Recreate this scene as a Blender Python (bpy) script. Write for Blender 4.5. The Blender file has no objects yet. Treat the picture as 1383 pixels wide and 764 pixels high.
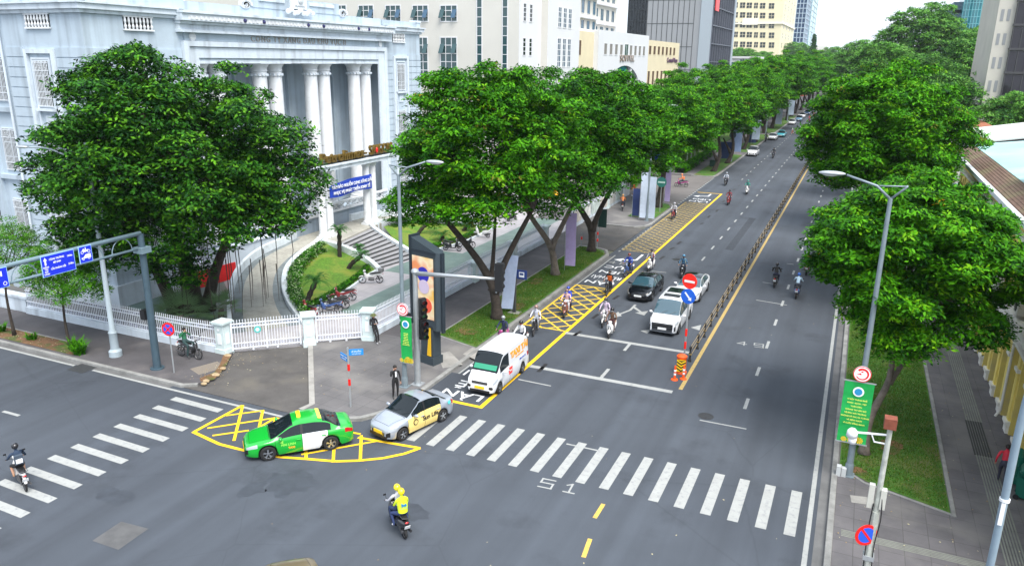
import bpy, math, random
import numpy as np
from mathutils import Vector, Matrix
R = math.radians
PI = math.pi
sc = bpy.context.scene
COL = sc.collection
rnd = random.Random(11)

# ------------------------------------------------------------------ camera
CAM_F, CAM_YAW, CAM_PITCH, CAM_ROLL, CAM_H = 1026.69/1383, -0.41985861, 0.28516519, 0.01218902, 16.0
_f = Vector((math.sin(CAM_YAW)*math.cos(CAM_PITCH), math.cos(CAM_YAW)*math.cos(CAM_PITCH), -math.sin(CAM_PITCH)))
_r0 = Vector((math.cos(CAM_YAW), -math.sin(CAM_YAW), 0)); _u0 = _r0.cross(_f)
_r = _r0*math.cos(CAM_ROLL)+_u0*math.sin(CAM_ROLL); _u = -_r0*math.sin(CAM_ROLL)+_u0*math.cos(CAM_ROLL)
cd = bpy.data.cameras.new('camera'); cam = bpy.data.objects.new('camera', cd); COL.objects.link(cam)
cam.matrix_world = Matrix(((_r.x,_u.x,-_f.x,0),(_r.y,_u.y,-_f.y,0),(_r.z,_u.z,-_f.z,CAM_H),(0,0,0,1)))
cd.lens = 36*CAM_F; cd.sensor_width = 36; cd.sensor_fit = 'HORIZONTAL'; cd.clip_end = 6000; cd.clip_start = .3
sc.camera = cam
# ------------------------------------------------------------------ light
SUN_EL, SUN_AZ = 58, 128          # soft sun high behind the camera's right
w = bpy.data.worlds.new('World'); sc.world = w; w.use_nodes = True
nt = w.node_tree; nt.nodes.clear()
out = nt.nodes.new('ShaderNodeOutputWorld'); bg = nt.nodes.new('ShaderNodeBackground'); sky = nt.nodes.new('ShaderNodeTexSky')
sky.sky_type = 'NISHITA'; sky.sun_disc = False; sky.sun_elevation = R(SUN_EL); sky.sun_rotation = R(SUN_AZ)
sky.dust_density = 3; sky.air_density = 1.2
mx = nt.nodes.new('ShaderNodeMixRGB'); mx.inputs[0].default_value = .75; mx.inputs[2].default_value = (8.6, 9.4, 10.6, 1)
nt.links.new(sky.outputs[0], mx.inputs[1]); nt.links.new(mx.outputs[0], bg.inputs[0]); bg.inputs[1].default_value = .09
nt.links.new(bg.outputs[0], out.inputs[0])
sd = bpy.data.lights.new('sun', 'SUN'); sd.energy = 2.8; sd.angle = R(38); sd.color = (1, .96, .9)
so = bpy.data.objects.new('sun', sd); COL.objects.link(so)
# sky sun_rotation is clockwise from +Y
_d = Vector((math.sin(R(SUN_AZ))*math.cos(R(SUN_EL)), math.cos(R(SUN_AZ))*math.cos(R(SUN_EL)), math.sin(R(SUN_EL))))
so.rotation_euler = _d.to_track_quat('Z', 'Y').to_euler()
sc.view_settings.view_transform = 'Standard'; sc.view_settings.look = 'None'
sc.view_settings.exposure = 1.0; sc.view_settings.gamma = 1
sc.cycles.max_bounces = 6; sc.cycles.diffuse_bounces = 3; sc.cycles.transparent_max_bounces = 6

# ------------------------------------------------------------------ helpers
def at(px, py, z=0.0):
    """where the photograph's pixel meets the level z (metres)"""
    d = _f + _r*((px-691.5)/1026.69) - _u*((py-382)/1026.69)
    t = (z-CAM_H)/d.z
    return (d.x*t, d.y*t)

def tag(o, label=None, cat=None, group=None, kind=None):
    if label: o['label'] = label
    if cat: o['category'] = cat
    if group: o['group'] = group
    if kind: o['kind'] = kind
    return o
def thing(name, label, cat, loc=(0,0,0), rz=0, group=None):
    o = bpy.data.objects.new(name, None); COL.objects.link(o); o.empty_display_size = .2
    o.location = loc; o.rotation_euler = (0, 0, rz)
    return tag(o, label, cat, group)
def kids(o): return [c for c in bpy.data.objects if c.parent == o]
_children = {}
def copy_tree(o, parent=None):
    c = o.copy(); COL.objects.link(c); c.parent = parent
    for ch in _children.get(o.name, []):
        cc = copy_tree(ch, c)
    return c
def reg_child(p, c): _children.setdefault(p.name, []).append(c)
def dup(root, loc, rz, label, group=None, swap=None):
    """copy of a thing and its parts; swap = {old material: new material}"""
    def rec(o, parent):
        c = o.copy(); COL.objects.link(c)
        if parent: c.parent = parent; reg_child(parent, c)
        if swap and o.type == 'MESH':
            for i, s in enumerate(c.material_slots):
                mm = o.material_slots[i].material
                if mm and mm.name in swap:
                    s.link = 'OBJECT'; s.material = swap[mm.name]
        for ch in _children.get(o.name, []): rec(ch, c)
        return c
    c = rec(root, None)
    c.location = loc; c.rotation_euler = (c.rotation_euler[0]*0, 0, rz); c['label'] = label
    if group: c['group'] = group
    return c

# ---- materials
MATS = {}
def mat(name, col, rough=.7, metal=0, var=0.0, scale=1.0, bump=0.0, bscale=20, spec=.5, col2=None, c2scale=.5, c2lo=.45, c2hi=.6, emit=0, coat=0, detail=6):
    if name in MATS: return MATS[name]
    m = bpy.data.materials.new(name); m.use_nodes = True; n = m.node_tree; b = n.nodes['Principled BSDF']
    b.inputs['Roughness'].default_value = rough; b.inputs['Metallic'].default_value = metal
    b.inputs['Specular IOR Level'].default_value = spec
    if coat: b.inputs['Coat Weight'].default_value = coat; b.inputs['Coat Roughness'].default_value = .06
    c4 = (*col, 1); b.inputs['Base Color'].default_value = c4
    last = None
    if var or bump or col2:
        tc = n.nodes.new('ShaderNodeTexCoord')
    if var:
        no = n.nodes.new('ShaderNodeTexNoise'); no.inputs['Scale'].default_value = scale; no.inputs['Detail'].default_value = detail; no.inputs['Roughness'].default_value = .65
        n.links.new(tc.outputs['Object'], no.inputs['Vector'])
        mr = n.nodes.new('ShaderNodeMapRange'); mr.inputs[1].default_value = .3; mr.inputs[2].default_value = .7
        mr.inputs[3].default_value = 1-var; mr.inputs[4].default_value = 1+var; n.links.new(no.outputs[0], mr.inputs[0])
        mu = n.nodes.new('ShaderNodeMixRGB'); mu.blend_type = 'MULTIPLY'; mu.inputs[0].default_value = 1; mu.inputs[1].default_value = c4
        n.links.new(mr.outputs[0], mu.inputs[2]); last = mu.outputs[0]
    if col2:
        n2 = n.nodes.new('ShaderNodeTexNoise'); n2.inputs['Scale'].default_value = c2scale; n2.inputs['Detail'].default_value = 5
        n.links.new(tc.outputs['Object'], n2.inputs['Vector'])
        rp = n.nodes.new('ShaderNodeMapRange'); rp.inputs[1].default_value = c2lo; rp.inputs[2].default_value = c2hi; n.links.new(n2.outputs[0], rp.inputs[0])
        m2 = n.nodes.new('ShaderNodeMixRGB'); m2.inputs[2].default_value = (*col2, 1); n.links.new(rp.outputs[0], m2.inputs[0])
        if last: n.links.new(last, m2.inputs[1])
        else: m2.inputs[1].default_value = c4
        last = m2.outputs[0]
    if last: n.links.new(last, b.inputs['Base Color'])
    if bump:
        n3 = n.nodes.new('ShaderNodeTexNoise'); n3.inputs['Scale'].default_value = bscale; n3.inputs['Detail'].default_value = 4
        n.links.new(tc.outputs['Object'], n3.inputs['Vector'])
        bp = n.nodes.new('ShaderNodeBump'); bp.inputs['Strength'].default_value = bump; bp.inputs['Distance'].default_value = .02
        n.links.new(n3.outputs[0], bp.inputs['Height']); n.links.new(bp.outputs[0], b.inputs['Normal'])
    if emit: b.inputs['Emission Color'].default_value = c4; b.inputs['Emission Strength'].default_value = emit
    MATS[name] = m; return m

def brick_mat(name, c1, c2, mortar, bw, bh, rot=0, rough=.75, msize=.012, var=.25, vscale=.6, offset=.5, stain=None, stscale=.25, planar=True):
    m = bpy.data.materials.new(name); m.use_nodes = True; n = m.node_tree; b = n.nodes['Principled BSDF']; b.inputs['Roughness'].default_value = rough
    tc = n.nodes.new('ShaderNodeTexCoord'); mp = n.nodes.new('ShaderNodeMapping'); mp.inputs['Rotation'].default_value = (0, 0, rot)
    n.links.new(tc.outputs['Object'], mp.inputs[0])
    br = n.nodes.new('ShaderNodeTexBrick'); br.offset = offset
    br.inputs['Color1'].default_value = (*c1,1); br.inputs['Color2'].default_value = (*c2,1); br.inputs['Mortar'].default_value = (*mortar,1)
    br.inputs['Scale'].default_value = 1; br.inputs['Mortar Size'].default_value = msize; br.inputs['Brick Width'].default_value = bw; br.inputs['Row Height'].default_value = bh
    br.inputs['Mortar Smooth'].default_value = .1
    n.links.new(mp.outputs[0], br.inputs[0])
    no = n.nodes.new('ShaderNodeTexNoise'); no.inputs['Scale'].default_value = vscale; no.inputs['Detail'].default_value = 8; no.inputs['Roughness'].default_value = .7
    n.links.new(tc.outputs['Object'], no.inputs[0])
    mr = n.nodes.new('ShaderNodeMapRange'); mr.inputs[1].default_value=.3; mr.inputs[2].default_value=.7; mr.inputs[3].default_value=1-var; mr.inputs[4].default_value=1+var
    n.links.new(no.outputs[0], mr.inputs[0])
    mu = n.nodes.new('ShaderNodeMixRGB'); mu.blend_type='MULTIPLY'; mu.inputs[0].default_value=1
    n.links.new(br.outputs[0], mu.inputs[1]); n.links.new(mr.outputs[0], mu.inputs[2]); last = mu.outputs[0]
    if stain:
        n2 = n.nodes.new('ShaderNodeTexNoise'); n2.inputs['Scale'].default_value = stscale; n2.inputs['Detail'].default_value = 6
        n.links.new(tc.outputs['Object'], n2.inputs[0])
        rp = n.nodes.new('ShaderNodeMapRange'); rp.inputs[1].default_value=.5; rp.inputs[2].default_value=.68; rp.inputs[4].default_value = .7
        n.links.new(n2.outputs[0], rp.inputs[0])
        m2 = n.nodes.new('ShaderNodeMixRGB'); m2.inputs[2].default_value=(*stain,1); n.links.new(rp.outputs[0], m2.inputs[0]); n.links.new(last, m2.inputs[1]); last = m2.outputs[0]
    n.links.new(last, b.inputs['Base Color'])
    MATS[name] = m; return m

def leaf_mat(name, col, var=.35, trans=.25, rough=.55, scale=.6):
    m = mat(name, col, rough=rough, var=var, scale=scale, spec=.08)
    n = m.node_tree; b = n.nodes['Principled BSDF']; o = n.nodes['Material Output']
    tr = n.nodes.new('ShaderNodeBsdfTranslucent'); ms = n.nodes.new('ShaderNodeMixShader'); ms.inputs[0].default_value = trans
    src = b.inputs['Base Color'].links[0].from_socket
    n.links.new(src, tr.inputs[0]); n.links.new(b.outputs[0], ms.inputs[1]); n.links.new(tr.outputs[0], ms.inputs[2]); n.links.new(ms.outputs[0], o.inputs[0])
    return m

# ---- mesh builder
def rotm(rz=0, loc=(0,0,0), rx=0, ry=0):
    return Matrix.Translation(loc) @ Matrix.Rotation(rz,4,'Z') @ Matrix.Rotation(ry,4,'Y') @ Matrix.Rotation(rx,4,'X')
class MB:
    def __init__(s): s.v=[]; s.f=[]; s.m=[]; s.cur=0; s.M=None
    def V(s, p):
        p = Vector(p)
        if s.M is not None: p = s.M @ p
        s.v.append(p[:]); return len(s.v)-1
    def F(s, ids, m=None): s.f.append(tuple(ids)); s.m.append(s.cur if m is None else m); return s
    def poly(s, pts, m=None): return s.F([s.V(p) for p in pts], m)
    def box(s, x0,x1,y0,y1,z0,z1, m=None):
        a=[s.V(p) for p in ((x0,y0,z0),(x1,y0,z0),(x1,y1,z0),(x0,y1,z0),(x0,y0,z1),(x1,y0,z1),(x1,y1,z1),(x0,y1,z1))]
        for q in ((0,3,2,1),(4,5,6,7),(0,1,5,4),(1,2,6,5),(2,3,7,6),(3,0,4,7)): s.F([a[i] for i in q], m)
        return s
    def cbox(s, c, d, rz=0, m=None, rx=0, ry=0):
        old = s.M; L = rotm(rz, c, rx, ry); s.M = L if old is None else old @ L
        s.box(-d[0]/2,d[0]/2,-d[1]/2,d[1]/2,-d[2]/2,d[2]/2,m); s.M = old; return s
    def prism(s, pts, z0, z1, m=None, cap=True, mtop=None):
        n=len(pts); a=[s.V((p[0],p[1],z0)) for p in pts]; b=[s.V((p[0],p[1],z1)) for p in pts]
        for i in range(n): j=(i+1)%n; s.F((a[i],a[j],b[j],b[i]), m)
        if cap: s.F(b, mtop if mtop is not None else m); s.F(a[::-1], m)
        return s
    def tube(s, path, radii, n=8, m=None, cap=True, sx=1):
        path=[Vector(p) for p in path]
        if not hasattr(radii,'__len__'): radii=[radii]*len(path)
        rings=[]; up=Vector((0,0,1)); prev=None
        for i,p in enumerate(path):
            t=(path[min(i+1,len(path)-1)]-path[max(i-1,0)])
            if t.length<1e-9: t=Vector((0,0,1))
            t.normalize()
            if prev is None:
                a=t.cross(up)
                if a.length<1e-3: a=Vector((1,0,0))
            else:
                a=prev-t*prev.dot(t)
                if a.length<1e-4: a=t.cross(up)
            a.normalize(); prev=a; b=t.cross(a)
            rings.append([s.V(p+a*(math.cos(2*PI*k/n)*radii[i]*sx)+b*(math.sin(2*PI*k/n)*radii[i])) for k in range(n)])
        for i in range(len(rings)-1):
            for k in range(n):
                j=(k+1)%n; s.F((rings[i][k],rings[i][j],rings[i+1][j],rings[i+1][k]), m)
        if cap: s.F(rings[0][::-1], m); s.F(rings[-1], m)
        return s
    def cyl(s, p0, p1, r0, r1=None, n=12, m=None): return s.tube([p0,p1],[r0, r0 if r1 is None else r1],n,m)
    def lathe(s, prof, n=16, c=(0,0,0), m=None, axis='Z', arc=2*PI, closed=True):
        rings=[]
        for (r,z) in prof:
            ring=[]
            for k in range(n):
                a=arc*k/n
                if axis=='Z': p=(c[0]+r*math.cos(a),c[1]+r*math.sin(a),c[2]+z)
                elif axis=='Y': p=(c[0]+r*math.cos(a),c[1]+z,c[2]+r*math.sin(a))
                else: p=(c[0]+z,c[1]+r*math.cos(a),c[2]+r*math.sin(a))
                ring.append(s.V(p))
            rings.append(ring)
        for i in range(len(rings)-1):
            for k in range(n):
                j=(k+1)%n; s.F((rings[i][k],rings[i][j],rings[i+1][j],rings[i+1][k]), m)
        if closed:
            s.F(rings[0][::-1],m); s.F(rings[-1],m)
        return s
    def ball(s, c, r, n=12, k=8, m=None, half=False):
        if not hasattr(r,'__len__'): r=(r,r,r)
        rings=[]
        for i in range(1,k):
            a=PI*i/k*(.5 if half else 1)
            rings.append([s.V((c[0]+r[0]*math.sin(a)*math.cos(2*PI*j/n),c[1]+r[1]*math.sin(a)*math.sin(2*PI*j/n),c[2]+r[2]*math.cos(a))) for j in range(n)])
        t=s.V((c[0],c[1],c[2]+r[2]))
        for j in range(n): s.F((t,rings[0][j],rings[0][(j+1)%n]),m)
        for i in range(len(rings)-1):
            for j in range(n): l=(j+1)%n; s.F((rings[i][j],rings[i+1][j],rings[i+1][l],rings[i][l]),m)
        if half: s.F(rings[-1][::-1],m)
        else:
            bt=s.V((c[0],c[1],c[2]-r[2]))
            for j in range(n): s.F((bt,rings[-1][(j+1)%n],rings[-1][j]),m)
        return s
    def build(s, name, mats, parent=None, smooth=False, angle=None, bevel=0):
        me=bpy.data.meshes.new(name); me.from_pydata(s.v,[],s.f)
        if not isinstance(mats,(list,tuple)): mats=[mats]
        for mm in mats: me.materials.append(mm)
        me.polygons.foreach_set('material_index', s.m)
        if smooth:
            me.polygons.foreach_set('use_smooth',[True]*len(me.polygons))
            if angle is not None: me.set_sharp_from_angle(angle=R(angle))
        me.update()
        import bmesh
        bm=bmesh.new(); bm.from_mesh(me); bmesh.ops.recalc_face_normals(bm, faces=bm.faces); bm.to_mesh(me); bm.free()
        o=bpy.data.objects.new(name,me); COL.objects.link(o)
        if parent: o.parent=parent; reg_child(parent,o)
        return o
def sheet(name, polys, z, m, kind='structure', parent=None):
    b=MB()
    dz=.0003 if len(polys)>4 and z<.1 else 0
    for i,p in enumerate(polys): b.poly([(q[0],q[1],z+dz*(i%13) if len(q)<3 else q[2]) for q in p])
    o=b.build(name,m,parent)
    for p in o.data.polygons:
        pass
    import bmesh
    bm=bmesh.new(); bm.from_mesh(o.data)
    for f in bm.faces:
        if f.normal.z<0: f.normal_flip()
    bm.to_mesh(o.data); bm.free()
    if kind: o['kind']=kind
    return o
def child(o, parent):
    o.parent=parent; reg_child(parent,o); return o

def np_mesh(name, verts, nper, mats, midx, parent=None, smooth=False):
    """verts (N,3) listed face by face, nper vertices each"""
    me=bpy.data.meshes.new(name); N=len(verts); nf=N//nper
    me.vertices.add(N); me.vertices.foreach_set('co', np.ascontiguousarray(verts,dtype=np.float32).ravel())
    me.loops.add(N); me.loops.foreach_set('vertex_index', np.arange(N,dtype=np.int32))
    me.polygons.add(nf); me.polygons.foreach_set('loop_start', np.arange(0,N,nper,dtype=np.int32)); me.polygons.foreach_set('loop_total', np.full(nf,nper,dtype=np.int32))
    for mm in mats: me.materials.append(mm)
    me.polygons.foreach_set('material_index', np.ascontiguousarray(midx,dtype=np.int32))
    me.update(calc_edges=True); me.validate()
    o=bpy.data.objects.new(name,me); COL.objects.link(o)
    if parent: child(o,parent)
    return o

def text_obj(name, s, size, m, M, parent=None, ext=.004, align='CENTER', sx=1, bold=0, space=1, linesp=1):
    cu=bpy.data.curves.new(name,'FONT'); cu.body=s; cu.size=size; cu.align_x=align; cu.align_y='CENTER'; cu.extrude=ext; cu.offset=bold
    cu.space_character=space; cu.space_line=linesp; cu.resolution_u=3
    to=bpy.data.objects.new(name,cu); COL.objects.link(to)
    dg=bpy.context.evaluated_depsgraph_get(); me=bpy.data.meshes.new_from_object(to.evaluated_get(dg))
    bpy.data.objects.remove(to)
    me.transform(M @ Matrix.Diagonal((sx,1,1,1))); me.materials.clear(); me.materials.append(m)
    for p in me.polygons: p.material_index=0
    me.name=name
    o=bpy.data.objects.new(name,me); COL.objects.link(o)
    if parent: child(o,parent)
    return o
def face_frame(origin, right, up):
    """matrix whose X is right, Y is up (for text on a wall)"""
    r=Vector(right).normalized(); u=Vector(up).normalized(); n=r.cross(u)
    o=Vector(origin)
    return Matrix(((r.x,u.x,n.x,o.x),(r.y,u.y,n.y,o.y),(r.z,u.z,n.z,o.z),(0,0,0,1)))
def pchip(xs, ys, x):
    xs=np.array(xs,float); ys=np.array(ys,float); h=np.diff(xs); d=np.diff(ys)/h; n=len(xs); m=np.zeros(n)
    for i in range(1,n-1):
        if d[i-1]*d[i]>0:
            w1=2*h[i]+h[i-1]; w2=h[i]+2*h[i-1]; m[i]=(w1+w2)/(w1/d[i-1]+w2/d[i])
    m[0]=d[0]; m[-1]=d[-1]
    i=min(max(int(np.searchsorted(xs,x,side='right'))-1,0),n-2); t=(min(max(x,xs[0]),xs[-1])-xs[i])/h[i]
    return float((2*t**3-3*t**2+1)*ys[i]+(t**3-2*t**2+t)*h[i]*m[i]+(-2*t**3+3*t**2)*ys[i+1]+(t**3-t**2)*h[i]*m[i+1])

# common materials
ASPH=(.06,.071,.088)
M_asph = mat('asphalt', ASPH, rough=.85, var=.14, scale=.16, bump=.5, bscale=60, col2=(.042,.05,.064), c2scale=.07, c2lo=.45, c2hi=.75, detail=12)
def _asphalt_wear(m):
    n=m.node_tree; b=n.nodes['Principled BSDF']; src=b.inputs['Base Color'].links[0].from_socket; tc=n.nodes.new('ShaderNodeTexCoord')
    def mul(src,fac_sock,lo,hi,a,c):
        mr=n.nodes.new('ShaderNodeMapRange'); mr.inputs[1].default_value=lo; mr.inputs[2].default_value=hi; mr.inputs[3].default_value=a; mr.inputs[4].default_value=c; n.links.new(fac_sock,mr.inputs[0])
        mu=n.nodes.new('ShaderNodeMixRGB'); mu.blend_type='MULTIPLY'; mu.inputs[0].default_value=1; n.links.new(src,mu.inputs[1]); n.links.new(mr.outputs[0],mu.inputs[2]); return mu.outputs[0]
    mp=n.nodes.new('ShaderNodeMapping'); mp.inputs['Scale'].default_value=(1.1,.02,1); n.links.new(tc.outputs['Object'],mp.inputs[0])
    w1=n.nodes.new('ShaderNodeTexNoise'); w1.inputs['Scale'].default_value=1; w1.inputs['Detail'].default_value=3; n.links.new(mp.outputs[0],w1.inputs[0]); s=mul(src,w1.outputs[0],.35,.65,.86,1.1)       # tyre tracks along the avenue
    w2=n.nodes.new('ShaderNodeTexNoise'); w2.inputs['Scale'].default_value=45; w2.inputs['Detail'].default_value=2; n.links.new(tc.outputs['Object'],w2.inputs[0]); s=mul(s,w2.outputs[0],.3,.7,.8,1.2)        # grit
    vo=n.nodes.new('ShaderNodeTexVoronoi'); vo.feature='DISTANCE_TO_EDGE'; vo.inputs['Scale'].default_value=.16; w3=n.nodes.new('ShaderNodeTexNoise'); w3.inputs['Scale'].default_value=.8; w3.inputs['Detail'].default_value=6
    n.links.new(tc.outputs['Object'],w3.inputs[0]); ad=n.nodes.new('ShaderNodeMixRGB'); ad.inputs[0].default_value=.12; n.links.new(tc.outputs['Object'],ad.inputs[1]); n.links.new(w3.outputs[1],ad.inputs[2]); n.links.new(ad.outputs[0],vo.inputs['Vector'])
    s=mul(s,vo.outputs[0],.0,.005,.86,1.0)                                                      # fine cracks
    w4=n.nodes.new('ShaderNodeTexNoise'); w4.inputs['Scale'].default_value=.33; w4.inputs['Detail'].default_value=9; w4.inputs['Roughness'].default_value=.62; n.links.new(tc.outputs['Object'],w4.inputs[0]); s=mul(s,w4.outputs[0],.56,.72,1.0,.68)   # damp and oil stains
    n.links.new(s,b.inputs['Base Color'])
_asphalt_wear(M_asph)
M_drive = mat('driveway_asphalt', (.085,.08,.076), rough=.9, var=.25, scale=.7, bump=.5, bscale=50, col2=(.12,.11,.095), c2scale=.5, c2lo=.52, c2hi=.7)
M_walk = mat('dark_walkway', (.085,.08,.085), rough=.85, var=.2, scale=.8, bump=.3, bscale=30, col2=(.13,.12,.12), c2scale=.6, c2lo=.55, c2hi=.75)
M_kerb = mat('kerb_concrete', (.24,.24,.23), rough=.85, var=.3, scale=1.6, bump=.4, bscale=30)
M_conc = mat('concrete', (.3,.29,.27), rough=.85, var=.25, scale=1.2, bump=.3, bscale=25)
def worn(name, col, col2, lo=.5, hi=.62, sc_=7):
    return mat(name, col, rough=.75, var=.1, scale=3, col2=col2, c2scale=sc_, c2lo=lo, c2hi=hi)
M_wpaint = worn('white_road_paint', (.34,.35,.34), (.2,.21,.22), .5,.8,6)
M_wpaint2 = worn('fresh_white_road_paint', (.72,.74,.76), (.5,.52,.54), .6,.8)
M_ypaint = worn('yellow_road_paint', (.85,.52,.01), (.6,.36,.02), .6,.8)
M_ypaint2 = worn('faded_yellow_road_paint', (.45,.33,.1), (.12,.1,.07), .45,.62)
M_bpaint = mat('blacked_out_paint', (.018,.018,.02), rough=.7)
M_pole = mat('grey_steel_pole', (.2,.25,.28), rough=.45, metal=.2, var=.12, scale=3)
M_poledark = mat('dark_steel_pole', (.06,.1,.13), rough=.45, metal=.2, var=.15, scale=3)
M_white = mat('white_painted_metal', (.75,.77,.79), rough=.4)
M_galv = mat('galvanised_steel', (.42,.45,.47), rough=.4, metal=.5, var=.1, scale=5)
M_black = mat('black_plastic', (.012,.012,.014), rough=.45)
M_rubber = mat('tyre_rubber', (.014,.014,.015), rough=.8)
M_dark = mat('dark_interior', (.008,.009,.01), rough=.8)
M_chrome = mat('chrome', (.6,.62,.64), rough=.15, metal=1)
M_red = mat('red_paint', (.75,.012,.01), rough=.35)
M_blue = mat('blue_sign_face', (.01,.03,.62), rough=.4)
M_yellow = mat('yellow_plastic', (.9,.62,.01), rough=.4)
M_wtext = mat('white_lettering', (.85,.87,.9), rough=.5)
# ================================================================== the setting
M_earth = mat('far_ground', (.13,.14,.1), rough=.95, var=.25, scale=.02)
sheet('ground', [[(-1500,-200),(1500,-200),(1500,3000),(-1500,3000)]], -.03, M_earth)
XL, XR = -18.3, .75
sheet('road', [[(-160,-40),(120,-40),(120,25.4),(-160,25.4)], [(XL,25.4),(XR,25.4),(XR,1400),(XL,1400)], [(-23,25.4),(XL,25.4),(XL,32),(-23,32)]], 0, M_asph)
M_pave = brick_mat('pavement_tiles', (.105,.1,.106), (.125,.118,.124), (.075,.071,.073), .8, .8, rough=.75, msize=.014, offset=0, var=.2, stain=(.2,.19,.18), stscale=.4)
M_pavel = brick_mat('corner_pavement_tiles', (.118,.114,.116), (.138,.133,.135), (.085,.082,.083), .9, .9, rot=.1, msize=.014, offset=0, var=.2, stain=(.23,.22,.205), stscale=.35)
M_grass = mat('lawn_grass', (.05,.14,.012), rough=.9, var=.4, scale=4, bump=.8, bscale=40, col2=(.15,.12,.05), c2scale=.6, c2lo=.5, c2hi=.72)
M_soil = mat('bare_soil', (.16,.085,.04), rough=.95, var=.3, scale=2, bump=.7, bscale=20, col2=(.07,.09,.02), c2scale=1.1, c2lo=.5, c2hi=.6)
PH = .13
def slab(name, pts, z, m):
    b=MB(); b.prism(pts, -.02, z); o=b.build(name,m); o['kind']='structure'; return o
# left corner pavement
slab('pavement', [(-160,25.5),(-29.6,25.5),(-28.9,25.9),(-28.6,26.8),(-29.6,28.6),(-30.4,29.9),(-31.3,29.4),(-160,29.4)], PH, M_walk)
corner=[(-27.5,32.9),(-22.2,26.4),(-22.3,25.7),(-20.3,25.7),(-19.3,26.3),(-18.6,27.5),(-18.35,29),(-18.35,61),(-18.9,62.4),(-20,62.9),(-24.9,62.9),(-24.9,35.4)]
slab('pavement', corner, PH, M_pavel)
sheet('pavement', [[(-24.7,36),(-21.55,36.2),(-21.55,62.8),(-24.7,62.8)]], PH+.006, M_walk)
slab('driveway', [(-31.2,29.6),(-27.4,32.8),(-22.3,26.5),(-22.6,25.42),(-29.6,25.42),(-28.75,26),(-28.6,26.8),(-29.6,28.6),(-30.5,30)], .02, M_drive)
slab('driveway', [(-30,62.95),(-18.35,62.95),(-18.3,73.1),(-30,73.1)], .03, M_drive)
slab('pavement', [(-30,73.15),(-19.3,73.15),(-18.5,74),(-18.3,75),(-18.3,85.5),(-18.9,87.3),(-20.3,88.2),(-30,88.2)], PH, M_pavel)
slab('driveway', [(-60,88.25),(-18.35,88.25),(-18.35,112.1),(-60,112.1)], .03, mat('grey_forecourt', (.14,.13,.125), rough=.85, var=.15, scale=.3))
slab('pavement', [(-30,112.2),(-19.5,112.2),(-18.5,112.7),(-18.3,114),(-18.3,900),(-30,900)], PH, M_pave)
# right pavement
slab('pavement', [(.8,-30),(8.6,-30),(8.6,900),(.8,900)], PH, M_pave)
slab('pavement', [(8.6,-30),(120,-30),(120,24),(8.6,24)], PH, M_pave)
# kerbs
def kerb(pts, w_=.2, h=.15, name='kerb', m=None):
    b=MB(); n=len(pts)
    L=[]; Rr=[]
    for i,p in enumerate(pts):
        a=Vector(pts[max(i-1,0)]); c=Vector(pts[min(i+1,n-1)]); t=(c-a).normalized(); nn=Vector((-t.y,t.x))
        L.append(Vector(p)+nn*w_/2); Rr.append(Vector(p)-nn*w_/2)
    def ring(i): return [(L[i].x,L[i].y,-.01),(L[i].x,L[i].y,h-.015),(L[i].x*.93+Rr[i].x*.07,L[i].y*.93+Rr[i].y*.07,h),(Rr[i].x*.93+L[i].x*.07,Rr[i].y*.93+L[i].y*.07,h),(Rr[i].x,Rr[i].y,h-.015),(Rr[i].x,Rr[i].y,-.01)]
    rs=[[b.V(q) for q in ring(i)] for i in range(n)]
    for i in range(n-1):
        for k in range(5): b.F((rs[i][k],rs[i][k+1],rs[i+1][k+1],rs[i+1][k]))
    b.F(rs[0]); b.F(rs[-1]); o=b.build(name, m or M_kerb); o['kind']='structure'; return o
def subdiv(a,b_,n): return [(a[0]+(b_[0]-a[0])*i/n, a[1]+(b_[1]-a[1])*i/n) for i in range(n+1)]
kerb([(-160,25.45),(-29.5,25.45),(-28.85,25.85)], .22)
kerb([(-22.25,25.65),(-20.3,25.65),(-19.25,26.25),(-18.5,27.5),(-18.3,29),(-18.3,61),(-18.85,62.4),(-20,62.95),(-21.6,62.95)], .25, .17)
kerb([(-22.35,73.1),(-19.3,73.1),(-18.45,73.9),(-18.2,75),(-18.2,85.5),(-18.8,87.3),(-20.3,88.2),(-22,88.3)], .25, .17)
kerb([(-21.6,112.2),(-19.5,112.15),(-18.45,112.65),(-18.2,114),(-18.2,900)], .25, .17)
kerb([(-27.35,32.8),(-22.2,26.45),(-22.3,25.75)], .28, .155, m=M_conc)
kerb([(.83,-30),(.83,900)], .22, .17)
kerb([(4.95,28.9),(4.95,49),(4.95,120)], .16, .17)
kerb([(1,31.1),(1.9,30.1),(4.95,29)], .12, .16)
kerb([(-21.5,37.3),(-21.5,62.8)], .1, .16); kerb([(-21.5,37.3),(-18.5,36.4)], .1, .16)
# gutter strips (concrete channel beside the kerbs)
M_gut = mat('gutter_concrete', (.13,.13,.13), rough=.9, var=.25, scale=.8)
sheet('gutter', [[(.36,-30),(.72,-30),(.72,900),(.36,900)], [(-18.17,33),(-17.85,33),(-17.85,61),(-18.17,61)],[(-60,25.08),(-30,25.08),(-30,25.33),(-60,25.33)]], .004, M_gut)
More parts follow.
